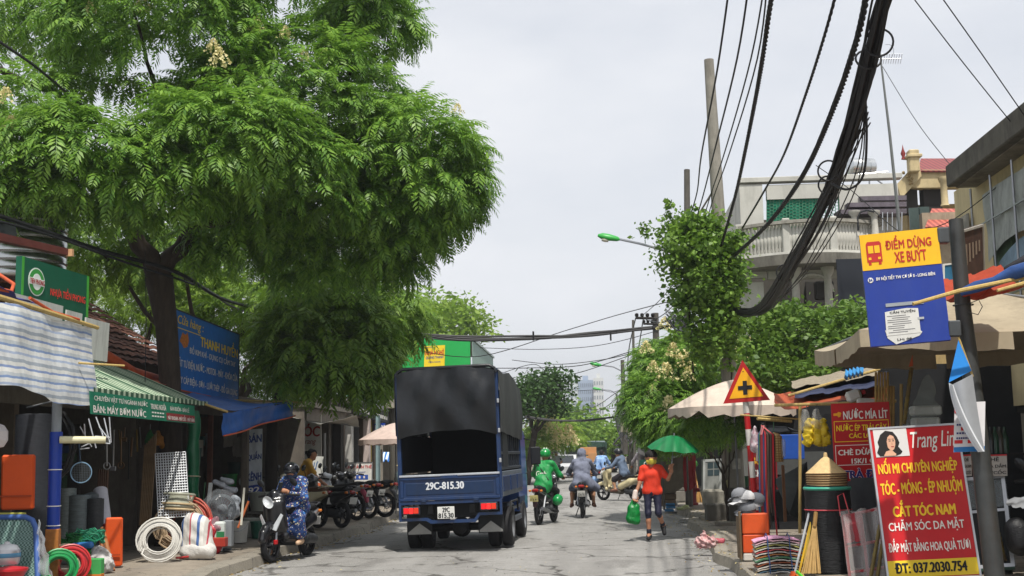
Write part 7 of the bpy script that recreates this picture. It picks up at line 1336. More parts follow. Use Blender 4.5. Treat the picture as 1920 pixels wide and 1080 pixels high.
for i, (px, py, r_, h, c_, lab) in enumerate(((62, 1130, .24, 2.05, '#2c2f35', 'thick dark grey mesh roll standing at the far left'), (128, 1010, .12, 1.05, '#7b8482', 'narrow galvanised sheet roll behind the blue post'), (152, 1006, .16, .95, '#6f7a7c', 'wider grey galvanised roll right of the narrow one'), (180, 985, .12, .9, '#3a3d40', 'dark short roll inside the hardware shop'))):
 p = P(px, 900, 15.6 if i == 0 else 17.4); b_ = V((p.x, p.y, .15)); mb = MB()
 mb.tube([b_, b_+V((0, 0, h))], r_, 22); mb.torus(b_+V((0, 0, h-.01)), (0, 0, 1), r_*.7, .02, 20, 5); mb.solo('mesh_roll', M(c_, .55, .3 if i else 0, var=.25, scale=9, stretch=(1, 1, 4), bump=.3), lab, 'roll', 'rolls of mesh and sheet in the hardware shop', smooth=True)
p = P(205, 1046, 17.2); q = P(188, 920, 17.9); MB().tube([V((p.x, p.y, .16)), q], .105, 18).solo('white_roll', M('#bdbdc6', .6, var=.08), 'white plastic roll leaning inside the hardware shop', 'roll', smooth=True)
for c, sz, rz_, lab in (((P(32, 930, 15.0)), (.38, .1, .68), .3, 'folded bright orange foam mat hanging beside the dark roll'), (P(212, 1040, 16.6), (.22, .09, .66), .2, 'folded orange foam mat leaning by the white roll')):
 t = T('foam_mat', lab, 'foam mat', c-V((0, 0, .34)), group='folded orange foam mats'); 
 for k in (0, 1): MB().box(c+V((0, .06*k, .17-.34*k*0)), (sz[0]-.02*k, .05, sz[2]), rz=rz_, rx=.08, bev=.02).o('fold', M('#d9541a', .7, var=.06), t)
 MB().box(c+V((0, -.035, -.0)), (sz[0]*.98, .012, .02), rz=rz_).o('seam', M('#a83f12', .7), t)
t = T('folding_bed', 'blue edged folding bed with woven green mesh at the lower left corner', 'folding bed', P(40, 1090, 14.2)); b = Board(P(-40, 1130, 14.2), P(66, 1130, 14.2), P(-40, 973, 14.5))
wv = bpy.data.materials.new('woven_mesh'); wv.use_nodes = True; tt = wv.node_tree; ck_ = tt.nodes.new('ShaderNodeTexChecker'); ck_.inputs['Scale'].default_value = 46; ck_.inputs[1].default_value = C('#31554e'); ck_.inputs[2].default_value = C('#7f9a94'); cc_ = tt.nodes.new('ShaderNodeTexCoord'); tt.links.new(cc_.outputs['Object'], ck_.inputs[0]); tt.links.new(ck_.outputs[0], tt.nodes['Principled BSDF'].inputs['Base Color'])
b.slab(MB(), .02).o('mesh_panel', wv, t); MB().tube([b.pt(-.05, 1.02), b.pt(.86, 1.02), b.pt(.98, .98), b.pt(1.04, .88), b.pt(1.06, 0)], .034, 10).o('blue_frame', M('#3f5f9e', .4, var=.1), t, True); MB().tube([b.pt(-.05, 1.06), b.pt(.86, 1.06)], .016, 8).o('yellow_piping', M('#a3a24a', .6), t)
mb = MB(); drape(mb, lambda u, v: P(66+26*v*u+6, 975+105*u, 14.2-.05*v), 14, 8, .015, 3); mb.o('plastic_wrap', clear(.3), t, True)
t = T('rice_cooker', 'small steel and white rice cooker at the lower left corner', 'rice cooker', P(14, 1062, 14.0)); c = P(12, 1058, 14.0)
MB().lathe([(0, 0), (.13, 0), (.15, .05), (.15, .15), (.14, .17)], c, 22).o('body', M('#b9b9bc', .3, .5), t, True); MB().lathe([(.152, .08), (.156, .085), (.156, .125), (.152, .13)], c, 22).o('blue_label', M('#4d86a8', .4), t, True); MB().lathe([(.14, .17), (.11, .215), (.03, .235), (.03, .255), (0, .26)], c, 22).o('lid', M('#d0d2d4', .25), t, True)
MB().lathe([(0, 0), (.15, 0), (.19, .07), (.2, .075), (.2, .1), (0, .13)], P(18, 1082, 13.9), 22).solo('red_basin', M('#b5202a', .35), 'red plastic tub lid below the rice cooker', 'tub', smooth=True)
t = T('lamp_globe', 'white round lamp shade hanging at the left edge', 'lamp shade', P(-6, 820, 14.6)); MB().lathe([(0, -.15), (.1, -.13), (.15, -.05), (.15, .06), (.1, .13), (.03, .16), (0, .16)], P(-8, 818, 14.6), 8).o('globe', M('#d8d2d4', .4), t); MB().tube([P(-8, 800, 14.6), P(-8, 740, 14.6)], .006, 5).o('cord', BLACK, t)
def coil(c, ax, R0, rad, turns, m, name, label, group, seed=1, wob=.02, depth=.12, n=26):
 r = random.Random(seed); ax = V(ax).normalized(); e = ax.orthogonal().normalized(); f = ax.cross(e); pts = []
 for i in range(turns*n):
  a = 6.28318*i/n; q = i/(turns*n); rr = R0*(.62+.46*((i//n)*.618 % 1)+wob*math.sin(q*31+seed)+wob*r.uniform(-.4, .4)); pts.append(V(c)+(e*math.cos(a)+f*math.sin(a))*rr+ax*(depth*(((i//n)*.37) % 1-.5)))
 mb = MB(); mb.tube(pts, rad, 6); return mb.solo(name, m, label, 'coil', group, smooth=True)
CG = 'coils of hose and pipe before the hardware shop'
c = LG(286, 1055)+V((0, .25, .30)); coil(c, (.25, -1, .35), .3, .0125, 17, M('#c9c7c0', .45, var=.05), 'pipe_coil', 'white pipe coil leaning at the front of the coil heap', CG, 2)
c = LG(308, 1042)+V((.10, .36, .42)); coil(c, (.2, -1, .25), .36, .015, 15, M('#9a8468', .6, var=.2), 'pipe_coil', 'brown hose coil leaning behind the white pipe coil', CG, 3)
c = LG(308, 1042)+V((.12, .62, .44)); coil(c, (-.1, -1, .2), .40, .016, 11, M('#a8402c', .5), 'pipe_coil', 'red hose coil leaning at the back of the coil heap', CG, 4)
c = LG(310, 1042)+V((.02, .5, .80)); coil(c, (.05, .1, 1), .22, .02, 12, M('#a3a594', .4, var=.2), 'pipe_coil', 'clear grey hose coil lying on top of the heap', CG, 5, depth=.22)
c = LG(310, 1042)+V((.02, .52, .70)); coil(c, (.05, .1, 1), .26, .016, 9, M('#b39f7c', .7, var=.2), 'pipe_coil', 'tan rope coil under the clear grey hose', CG, 6, depth=.1)
MB().tube([LG(330, 1000)+V((.1, .5, .5)), LG(345, 1010)+V((.15, .2, .42)), LG(358, 1030)+V((0, 0, .2)), LG(352, 1048)+V((0, 0, .03)), LG(330, 1050)+V((0, 0, .03))], .016, 7).solo('red_hose', M('#a82a2a', .4), 'loose red hose end trailing onto the pavement', 'hose', smooth=True)
c = P(110, 1065, 14.9); coil(c, (.45, -1, .3), .21, .016, 12, M('#1f8a4a', .4), 'hose_coil', 'bright green hose coil low at left by the blue post', CG, 7)
c = P(132, 1058, 15.2); coil(c, (.45, -1, .3), .22, .016, 10, M('#b0262a', .4), 'hose_coil', 'red hose coil right of the bright green coil', CG, 8)
c = P(122, 1050, 15.4); coil(c, (.45, -1, .3), .21, .014, 8, M('#c4b79a', .5), 'hose_coil', 'cream hose coil between the green and red coils', CG, 9)
for i, (x, y, c_, lab) in enumerate(((150, 1012, '#1c6b34', 'tangled green rope bundle, topmost of the rope heap'), (168, 1005, '#1f7a5a', 'teal green rope bundle at the right of the rope heap'), (155, 1040, '#187a2e', 'lower green rope bundle under the blue packet'), (140, 1022, '#2a7034', 'small green rope bundle left of the teal one'))):
 c = P(x, y, 15.9); r = random.Random(i+3); mb = MB()
 for k in range(16):
  a0 = r.uniform(0, 6.28); pts = [c+V((.19*math.cos(a0+s)*r.uniform(.8, 1.1), .1*math.sin(a0+s), .075*math.sin(2*s+k)+r.uniform(-.03, .03))) for s in [j*.7 for j in range(9)]]; mb.tube(pts, .009, 4)
 mb.solo('rope_bundle', M(c_, .6, var=.2), lab, 'rope', 'green rope bundles by the left post')
blob_solo('blue_packet', [(P(138, 1024, 15.8), P(170, 1022, 15.8), .045, .045)], M('#2f6aa8', .4), 'blue wrapped packet between the green ropes', 'packet', res=.015)
blob_solo('white_sack', [(P(180, 1052, 15.9), P(196, 1058, 15.9), .13, .12), (P(185, 1035, 15.9), P(190, 1040, 15.9), .09, .1)], M('#b3b0ae', .5, var=.2, bump=.5, bscale=16), 'crumpled white plastic sack below the ropes', 'sack', res=.014, noise=.022, nscale=36)
t = T('paper_packet', 'green and orange paper packet in front of the white sack', 'packet', P(178, 1080, 15.4)); MB().box(P(178, 1062, 15.4), (.2, .12, .2), bev=.01).o('green_top', M('#3f9a50', .6), t); MB().box(P(178, 1082, 15.4), (.2, .12, .1), bev=.01).o('orange_base', M('#c4722c', .6), t)
for i, (x0, y0, x1, y1, c_) in enumerate(((186, 995, 200, 1075, '#8a5530'), (192, 990, 212, 1070, '#9a6238'))): 
 MB().tube([P(x1, y1, 16.2), P(x0, y0, 16.6)], .03, 8).solo('wooden_stake', M(c_, .7, var=.2, stretch=(5, 5, 1)), ('left of two brown wooden stakes leaning by the orange mat', 'right of two brown wooden stakes leaning by the orange mat')[i], 'stake', 'wooden stakes by the orange mat')
for i, (x, y, r_, h, c_, lab) in enumerate(((208, 1000, .12, .28, '#9a2430', 'red lidded plastic bin inside the shop'), (170, 960, .1, .5, '#5c6468', 'grey metal drum standing in the shop'),)):
 p = P(x, y, 17.5); MB().lathe([(0, 0), (r_*.85, 0), (r_, h*.9), (r_*1.06, h*.92), (r_*1.06, h), (0, h*1.08)], V((p.x, p.y, p.z-h/2)), 20).solo('bin', M(c_, .4, var=.1), lab, 'bin', smooth=True)
t = T('hose_loop', 'large black hose loop hanging beside the grey post', 'hose', P(118, 840, 15.6)); MB().tube([P(100, 770, 15.4), P(120, 775, 15.5), P(136, 800, 15.5), P(140, 840, 15.5), P(128, 880, 15.5), P(106, 900, 15.5)], .026, 8).o('outer_loop', BLACK, t, True); MB().tube([P(100, 778, 15.4), P(118, 786, 15.6), P(130, 810, 15.6), P(132, 845, 15.6), P(122, 875, 15.6), P(104, 892, 15.6)], .018, 8).o('inner_loop', BLACK, t, True)
t = T('badminton_racket', 'blue rimmed racket hanging under the awning', 'racket', P(152, 885, 15.5)); MB().torus(P(152, 886, 15.5), (.2, -1, 0), .13, .008, 28, 6).o('rim', M('#7fa0b8', .3, .5), t, True); MB().tube([P(151, 866, 15.5), P(147, 820, 15.5)], .009, 6).o('shaft', M('#2d4052', .4), t)
mb = MB()
for k in range(-5, 6): x = k*.022; h = math.sqrt(max(0, .125**2-x*x)); c = P(152, 886, 15.5); mb.tube([c+V((x, 0, -h)), c+V((x, 0, h))], .0012, 3); mb.tube([c+V((-h, 0, x)), c+V((h, 0, x))], .0012, 3)
mb.o('strings', M('#8d979c', .5), t)
t = T('wire_rack', 'white wire dish rack hanging under the awning banner', 'wire rack', P(175, 800, 15.5)); mb = MB(); r = random.Random(8)
for (x0, y0, x1, y1) in ((150, 800, 172, 838), (158, 795, 160, 825), (166, 785, 180, 840), (180, 782, 195, 822), (195, 784, 206, 832), (205, 782, 208, 830), (152, 838, 176, 828), (176, 828, 206, 832), (178, 818, 206, 820), (150, 842, 168, 840), (186, 800, 200, 818)): mb.tube([P(x0, y0, 15.5+r.uniform(-.1, .1)), P(x1, y1, 15.5+r.uniform(-.15, .1))], .008, 5)
mb.o('wires', M('#c9ccd0', .3, .5), t)
r = random.Random(31)
hang = [('yellow_gloves', 318, 830, '#c9a82a', 'yellow cloth bundle hanging under the awning by the grid'), ('green_netting', 282, 820, '#2f7a3a', 'green netting bundle hanging under the awning'), ('orange_bundle', 297, 822, '#b57a2a', 'orange cord bundle hanging beside the green netting')]
for nm, x, y, c_, lab in hang:
 blob_solo(nm, [(PX(x, y-12, -7.5), PX(x-2, y+6, -7.5), .03, .08), (PX(x+4, y, -7.45), PX(x+6, y+16, -7.45), .05, .045)], M(c_, .6, var=.3, bump=.5, trans=.2), lab, 'bundle', res=.017, noise=.012, nscale=25)
tools = [(218, 810, 'grey metal tool'), (228, 880, 'steel hook'), (240, 870, 'steel rod'), (250, 850, 'pale tool handle'), (262, 870, 'thin steel rod')]
t = T('hanging_tools', 'row of hanging metal hand tools in the dim shop', 'tools', P(240, 800, 18))
for i in range(22):
 x = 196+i*6.2+r.uniform(-3, 3); y0 = 795+r.uniform(0, 30); L_ = r.uniform(20, 75); Xt = -7.3-r.uniform(0, .9); a = PX(x, y0, Xt); b_ = PX(x+r.uniform(-3, 3), y0+L_, Xt)
 mb = MB().tube([a, b_], r.uniform(.008, .022), 6)
 if i % 3 == 0: mb.box(b_, (.09, .03, .07), ry=r.uniform(-.4, .4), bev=.008)
 if i % 4 == 1: mb.torus(b_, (0, 1, 0), .05, .01, 14, 5)
 mb.o('tool', M(r.choice(['#8d8f90', '#5d5f60', '#6d553c', '#a5a7a8', '#3b3d3f', '#74602c']), .4, .5), t)
t = T('rope_hanks', 'brown rope hanks hanging from a beam deep in the shop', 'rope', P(195, 920, 18.5))
for k in range(5): MB().tube([P(186+4*k, 880, 18.4), P(184+4*k, 930, 18.4), P(188+4*k, 985, 18.4)], .02, 6).o('hank', M('#5b4436', .8), t, True)
t = T('grid_rack', 'white wire grid display panel leaning at the green post', 'grid panel', LG(322, 990)); b = Board(P(297, 972, 18.8), P(355, 968, 18.9), P(291, 851, 19.1)); b.v = P(291, 851, 19.1)-P(297, 972, 18.8); mb = MB()
for i in range(13): mb.tube([b.pt(i/12, 0), b.pt(i/12, 1)], .008, 5)
for j in range(25): mb.tube([b.pt(0, j/24, .008), b.pt(1, j/24, .008)], .008, 5)
mb.o('wires', M('#c3c6c8', .4, .3), t)
for i in range(7):
 MB().tube([P(262+3.2*i, 985, 19.3), P(272+3.5*i, 835-4*i, 19.8)], .016, 6).solo('bamboo_cane', M('#80684a', .6, var=.2), 'thin bamboo cane in the bunch left of the grid panel', 'cane', 'bamboo canes left of the grid panel')
t = T('wrapped_post', 'thick post wrapped in shiny dark green plastic', 'post', V((P(362, 900, 20.1).x, 20.1, .14))); p = P(362, 900, 20.1); mb = MB(); rr = [.0]; 
mb.tube([(p.x+.012*math.sin(k*1.7), 20.1, .14+k*.16) for k in range(15)], [.1+.012*math.sin(k*2.1) for k in range(15)], 14); mb.o('wrap', M('#0f5c3a', .35, var=.2, bump=.4, bscale=14), t, True)
for z in (.9, 1.3): MB().torus((p.x, 20.1, z), (.1, .1, 1), .115, .01, 16, 5).o('string', M('#b0a98e', .7), t)
t = T('striped_bag_roll', 'rolled white bag with blue and red stripes standing by the red bags', 'bag', LG(362, 1047)); c = LG(362, 1047)
v_, f_, m_ = sdf([(c+V((-.06, .15, .5)), c+V((-.08, .15, .14)), .16, .17), (c+V((.08, .12, .48)), c+V((.12, .1, .12)), .13, .17)], .018, .03, noise=.01, nscale=18); ob = bpy.data.objects.new('cloth', np_mesh('cloth', v_, f_, stripes([(0, '#c9c7c2'), (.22, '#3f5f96'), (.38, '#c9c7c2'), (.6, '#b8b4ae'), (.78, '#a8434c'), (.86, '#c9c7c2')], 0, .26, .6), inv=W[t.name].inverted(), smooth=True)); link(ob, t)
blob('white_base', [(c+V((-.1, .05, .1)), c+V((.22, .02, .1)), .12, .12)], M('#c4c2bd', .6, var=.1, bump=.4), t, .018, .02, world=True, noise=.01, nscale=20)
for i, (x, y, c_, s_, lab) in enumerate(((392, 1020, '#a81f2b', .15, 'red plastic wrapped bag at the kerb'), (392, 990, '#b5303c', .12, 'pinkish red plastic bag stacked on the red bag'), (403, 985, '#8a6a70', .09, 'clear plastic bag behind the pink bag'))):
 c = P(x, y, 19.0); blob_solo('wrapped_bag', [(c+V((-.05, 0, -.05)), c+V((.06, 0, -.04)), s_, s_*.95), (c+V((0, 0, .06)), c+V((.02, 0, .1)), s_*.7, s_*.5)], M(c_, .25, var=.2, bump=.5, bscale=14), lab, 'bag', 'plastic wrapped bags by the kerb', res=.018, noise=.014, nscale=22)
t = T('bottle_box', 'white and green bottle box beside the red bags', 'box', LG(413, 1018)); MB().box(P(412, 996, 19), (.17, .14, .3), bev=.03).o('bottle', M('#c3c9c4', .4), t); MB().box(P(413, 1003, 18.9), (.12, .02, .1)).o('green_label', M('#2f7a4c', .5), t); MB().box(P(413, 1016, 18.95), (.2, .16, .14), bev=.01).o('red_box', M('#a8382c', .5), t)
def bucket(label, c, r_, h, col, hdl=True, taper=.82, group='plastic buckets along the left pavement', m=None):
 t = T('bucket', label, 'bucket', c, group=group); m = m or M(col, .45, var=.08, dirt=.25)
 MB().lathe([(0, 0), (r_*taper, 0), (r_*.98, h*.93), (r_*1.06, h*.94), (r_*1.06, h), (r_*.96, h), (r_*taper*.95, .03), (0, .03)], (0, 0, 0), 26).l('tub', m, t, True)
 if hdl: MB().tube([(r_*math.cos(a), -r_*.9*math.sin(a)*.9-.02, h*.9-r_*1.1*math.sin(a)*.7) for a in [k*.314 for k in range(11)]], .006, 5).l('handle', STEEL, t)
bucket('white plastic bucket with wire handle on the left pavement', LG(447, 1017), .17, .36, '#c9c9c2'); bucket('grey green planter pot standing on a stool', LG(486, 1000)+V((0, .2, .42)), .27, .36, '#8d9187', False, .8); bucket('pale grey bucket under the planter pot', LG(477, 1005)+V((0, -.2, 0)), .19, .34, '#a2a59c', False); bucket('dark green bucket half hidden behind the white bucket', LG(464, 1012)+V((.1, .4, 0)), .16, .3, '#1f5a48', False)
bucket('green tall plastic basin leaning by the white boards', LG(404, 985)+V((0, 1, .75)), .17, .34, '#1f8a3c', False); bucket('dark stacked basins inside the tool shop', LG(402, 985)+V((0, 1.6, 1.05)), .24, .3, '#24443e', False, .9); bucket('white tub behind the grey plastic bag', LG(447, 985)+V((0, .9, .55)), .15, .34, '#a9a797', False)
t = T('stool', 'low wooden stand below the planter pot', 'stand', LG(486, 1000)+V((0, .2, 0))); MB().box((0, 0, .39), (.5, .4, .05)).l('seat', CONCD, t)
for x in (-1, 1): MB().box((x*.2, 0, .19), (.06, .34, .36)).l('leg', CONCD, t)
t = T('boxed_fan', 'electric fan head wrapped in clear plastic on the pavement', 'fan', LG(418, 1012)); c = P(414, 955, 19.4)
for k in range(5): MB().torus(c+V((0, .02*k, 0)), (.1, -1, 0), .23-.03*abs(k-2)*.5, .008, 26, 5).o('cage_ring', M('#5c6166', .4, .3), t, True)
mb = MB(); [mb.tube([c+V((0, -.03, 0)), c+V((.22*math.cos(k*.26), .03, .22*math.sin(k*.26)))], .003, 4) for k in range(24)]; mb.o('cage_wires', M('#5c6166', .4, .3), t); MB().lathe([(0, -.02), (.07, 0), (.08, .08), (0, .1)], c, 16, (.1, 1, 0)).o('hub', M('#7d8286', .4), t, True)
MB().tube([c+V((0, .06, -.1)), V((c.x, c.y+.06, .2))], .02, 8).o('stem', M('#45494c', .4), t); MB().lathe([(0, 0), (.17, 0), (.16, .03), (0, .05)], V((c.x, c.y+.06, .145)), 18).o('base', M('#45494c', .4), t, True)
v_, f_, m_ = sdf([(c+V((0, 0, .05)), c+V((.02, 0, -.12)), .27, .22)], .02, .02, noise=.02, nscale=16); ob = bpy.data.objects.new('plastic_wrap', np_mesh('plastic_wrap', v_, f_, clear(.1, '#cfd6dc', .12), inv=W[t.name].inverted(), smooth=True)); link(ob, t)
blob_solo('plastic_sack', [(P(441, 938, 19.6), P(438, 962, 19.6), .08, .1)], M('#8d939a', .3, var=.3, bump=.6, bscale=14), 'shiny grey plastic sack right of the wrapped fan', 'sack', res=.02, noise=.02, nscale=18)
for i, (x, y) in enumerate(((412, 905), (425, 900), (432, 915))): blob_solo('plastic_packet', [(P(x-8, y, 20), P(x+8, y+4, 20), .05, .055)], M('#8a8e94', .25, var=.35, bump=.6, bscale=18), ('left grey plastic packet on the pile over the fan', 'top grey plastic packet on the pile over the fan', 'lower right grey plastic packet above the shiny sack')[i], 'packet', 'grey packets over the wrapped fan', res=.018, noise=.015, nscale=26)
for i, (x0, x1, y0, y1, c_, lab) in enumerate(((376, 384, 985, 905, '#3f7a4a', 'green edged board standing by the green post'), (383, 398, 985, 905, '#c9cbc8', 'white foam board leaning beside the green edged board'), (372, 386, 972, 952, '#b89a20', 'yellow packet low beside the boards'))):
 a, b_ = P(x0, y0, 20.6-.2*i), P(x1, y1, 20.8-.2*i); MB().prism([a, V((b_.x, a.y, a.z)), b_, V((a.x, b_.y, b_.z))], (0, .03, 0)).solo('board', M(c_, .6), lab, 'board')
MB().box(P(428, 1000, 19.2), (.14, .14, .4), bev=.01).solo('grey_box', M('#7f8488', .6), 'slim grey box left of the white bucket', 'box')
MB().box((P(459, 900, 24).x, 24, 1.3), (.13, .13, 2.6), bev=.01).solo('timber_post', M('#6a6256', .85, var=.3, stretch=(5, 5, .6), dirt=.5), 'weathered timber post beside the vertical blue sign', 'post')
MB().box((P(394, 850, 25).x, 25, 1.35), (.1, .1, 2.7), bev=.01).solo('brown_post', M('#7a4a36', .8, var=.2), 'reddish brown post inside the tool shop', 'post')
for i, (x0, y0, x1, y1) in enumerate(((452, 985, 458, 915), (446, 990, 466, 940))): MB().tube([P(x0, y0, 19.6), P(x1, y1, 19.8)], .02, 6).solo('broom', M(('#b9b6a8', '#a3562c')[i], .6), ('pale broom handle leaning in the white bucket', 'orange brown broom handle leaning at the timber post')[i], 'broom')
for i, (x, y, w_, h_) in enumerate(((432, 815, .3, .5), (445, 838, .22, .4))):
 mb = MB(); c = P(x, y, 25.5); drape(mb, lambda u, v: c+V(((u-.5)*w_, 0, (.5-v)*h_)), 8, 8, .02, i+50); mb.solo('hanging_cloth', M('#a9a49a', .8, var=.15), ('pale cloth hanging beside the salon doorway', 'smaller pale cloth hanging lower by the salon doorway')[i], 'cloth')
r = random.Random(55)
for i in range(42):
 y = 14.2+r.random()*5.8; z = r.choice((.525, 1.025, 1.575)); w_, h_ = r.uniform(.1, .28), r.uniform(.12, .34)
 mb = MB(); c = V((-8.78+r.uniform(-.08, .06), y, z))
 if r.random() < .5: mb.lathe([(0, 0), (w_*.45, 0), (w_*.5, h_*.9), (w_*.4, h_), (0, h_)], c, 12)
 else: mb.box(c+V((0, 0, h_/2)), (w_, w_*1.1, h_), bev=.01)
 cn, ch_ = r.choice((('grey', '#6d7073'), ('brown', '#6b5238'), ('blue', '#2e4d7a'), ('dark red', '#6d2a2a'), ('cream', '#a39a82'), ('green', '#3d5a44')))
 mb.solo('shelf_goods', M(ch_, .6, var=.15), cn+' hardware item standing on a dim shop shelf', 'goods', 'goods on the dim hardware shelves')
r = random.Random(56)
for i in range(46):
 y = 21.6+r.random()*6; hang_ = r.random() < .45; c = V((-7.75-r.random()*1.3, y, r.uniform(1.35, 2.2) if hang_ else .16+r.choice((0, 0, .3, .6)))); w_, h_ = r.uniform(.14, .34), r.uniform(.15, .5); mb = MB()
 if i % 3 == 0: mb.lathe([(0, 0), (w_*.42, 0), (w_*.55, h_), (w_*.48, h_), (w_*.38, .02), (0, .02)], c, 14)
 elif i % 3 == 1: mb.box(c+V((0, 0, h_/2)), (w_, w_*.8, h_), rz=r.uniform(-.4, .4), bev=.012)
 else: mb.tube([c, c+V((r.uniform(-.08, .08), 0, h_+.3))], .03, 7)
 cn, ch_ = r.choice((('teal', '#2f5a54'), ('brown', '#7a5a38'), ('blue', '#34598f'), ('red', '#8a3030'), ('pale', '#a9a596'), ('yellow', '#a88a34'), ('grey', '#7a7d80')))
 mb.solo('household_goods', M(ch_, .5, var=.15), cn+' household item '+('hanging' if hang_ else 'piled')+' in the tool shop under the blue tarp', 'goods', 'household goods in the tool shop')
# ================================================================ goods and clutter on the right
t = T('fire_hydrant', 'red fire hydrant with yellow cap on the right pavement', 'fire hydrant', G(1299, 947, .13)); hm = M('#7d2428', .5, var=.15, dirt=.35)
MB().lathe([(0, 0), (.15, 0), (.15, .05), (.11, .07), (.1, .42), (.13, .44), (.13, .5), (.1, .52), (.09, .6), (0, .62)], (0, 0, 0), 20).l('barrel', hm, t, True); MB().lathe([(0, .6), (.12, .6), (.13, .66), (.09, .74), (.03, .78), (.03, .84), (0, .84)], (0, 0, 0), 16).l('cap', M('#c98a2c', .5, dirt=.3), t, True)
for x in (-1, 1): MB().tube([(x*.05, 0, .4), (x*.2, -.02, .4)], .055, 12).l('outlet', hm, t)
MB().tube([(0, -.05, .38), (0, -.2, .38)], .065, 12).l('outlet', hm, t)
t = T('broom', 'straw broom standing handle up beside the hydrant', 'broom', G(1312, 945, .13)); a = G(1312, 943, .13)
MB().tube([a+V((0, .3, .3)), P(1300, 865, a.y+.5)], .02, 7).o('handle', WOODL, t); mb = MB(); r = random.Random(4)
for k in range(40): mb.tube([a+V((0, .3, .42)), a+V((r.uniform(-.12, .12), .3+r.uniform(-.06, .06), 0))], .006, 4)
mb.o('bristles', M('#b98f52', .8, var=.25), t); blob('green_cap', [(P(1298, 864, a.y+.5), P(1304, 870, a.y+.5), .09, .08)], M('#4f9a4a', .5), t, .018, .015, world=True)
t = T('glass_cabinet', 'grey metal cabinet with small window panes by the vine pole', 'cabinet', G(1335, 945, .14)); Yc = 27.0; b = Board(P(1318, 924, Yc), P(1353, 922, Yc), P(1318, 862, Yc)); b.slab(MB(), .4).o('case', M('#8d8f8c', .5, dirt=.4), t)
for u in (.25, .6): 
 for v in (.5, .72): b.patch(t, 'pane', M('#3f4d52', .2), u, v, u+.3, v+.18)
b.frame(t, 'frame', M('#b3b6b4', .5), .05, .03, .01)
MB().box(P(1337, 934, Yc-.1), (.44, .42, .38), bev=.05).solo('stone_basin', M('#8f8b80', .9, var=.2, bump=.4, dirt=.5), 'rough concrete basin below the grey cabinet', 'basin'); MB().box(P(1351, 962, Yc-.5), (.62, .6, .4), bev=.02).solo('concrete_plinth', CONCD, 'dark concrete plinth beside the vine pole foot', 'plinth')
t = T('green_tube_bin', 'dark green tall plastic tube bin behind the striped post', 'bin', G(1398, 968, .14)); c = G(1400, 965, .14); MB().lathe([(0, 0), (.16, 0), (.17, .85), (.15, .85), (.14, .05), (0, .05)], c, 22).o('tub', M('#1d4f33', .5, var=.1), t, True); MB().tube([c+V((0, 0, .2)), c+V((-.05, .1, 2.1))], .014, 6).o('rod', STEEL, t)
MB().tube([G(1378, 965, .14), G(1378, 965, .14)+V((-.05, .3, .75))], .09, 12).solo('mat_roll', M('#a39a70', .8, var=.2, scale=20), 'straw mat roll left of the green tube bin', 'mat')
t = T('green_shop_sign', 'dark green shop sign with white emblem behind the cyclist', 'signboard', P(1211, 900, 43)); b = Board(P(1199, 900, 43), P(1223, 900, 43), P(1199, 862, 43)); b.slab(MB(), .05).o('board', M('#0f4a3c', .5), t); b.text(t, 'NHÀ', TXW, .2, .42, .8, .58, .03); b.text(t, 'THUỐC', TXW, .1, .1, .9, .3, .03); b.poly(t, 'emblem', TXW, [(.5+.16*math.cos(k*.5), .8+.11*math.sin(k*.5)) for k in range(13)]); b.poly(t, 'emblem_centre', M('#0f4a3c', .5), [(.5+.11*math.cos(k*.5), .8+.075*math.sin(k*.5)) for k in range(13)], .008)
r = random.Random(21)
clutter = [('crate', 'brown'), ('sack', 'grey'), ('basket', 'tan'), ('box', 'blue'), ('bucket', 'dark')]
cl = [(1250, 905, 33, 'stacked timber offcuts by the green umbrella', '#6d5c4a', (.5, .4, .5)), (1265, 895, 36, 'grey covered heap of goods behind the orange shirted person', '#77736c', (.8, .6, .9)), (1240, 910, 38, 'low grey concrete block on the far pavement', '#8d8a80', (.5, .4, .35)), (1255, 925, 30, 'small blue plastic box on the pavement behind the orange shirted person', '#2f6f9e', (.22, .2, .2)), (1272, 895, 38, 'dark wooden hutch beyond the hydrant', '#4a4038', (.5, .5, 1.1)), (1232, 895, 46, 'brown crate stack on the far right pavement', '#6a5340', (.7, .6, .8)), (1245, 885, 52, 'pale stall box under the far canopies', '#8f877a', (.9, .8, 1.2))]
for x, y, Yk, lab, c_, d in cl:
 p = P(x, y, Yk); mb = MB()
 for k in range(3): mb.box((p.x+r.uniform(-.03, .03), p.y+r.uniform(-.03, .03), .14+d[2]*(k+.5)/3), (d[0]*r.uniform(.9, 1), d[1], d[2]/3-.01), rz=r.uniform(-.06, .06), bev=.012)
 mb.solo('goods_pile', M(c_, .8, var=.25, dirt=.4), lab, 'goods')
for i, (x, y, Yk, w_, h_, c_, lab) in enumerate(((1232, 850, 47, 1.3, .8, '#5b5048', 'brown sacking hung as sunshade behind the cyclist'), (1255, 880, 32, .7, .9, '#6d6456', 'ragged brown sack cloth hanging behind the green umbrella'), (1290, 880, 32.6, .4, .8, '#8a2a2e', 'dark red cloth hanging left of the cabinet'), (1268, 870, 33, .35, .7, '#9fb0b4', 'pale blue and white cloth hanging under the green umbrella'))):
 c = P(x, y, Yk); mb = MB(); drape(mb, lambda u, v: c+V(((u-.5)*w_, .05*u, (.5-v)*h_-.15*math.sin(3.14*u)*v)), 12, 8, .03, 60+i); mb.solo('hanging_cloth', M(c_, .85, var=.2), lab, 'cloth', smooth=True)
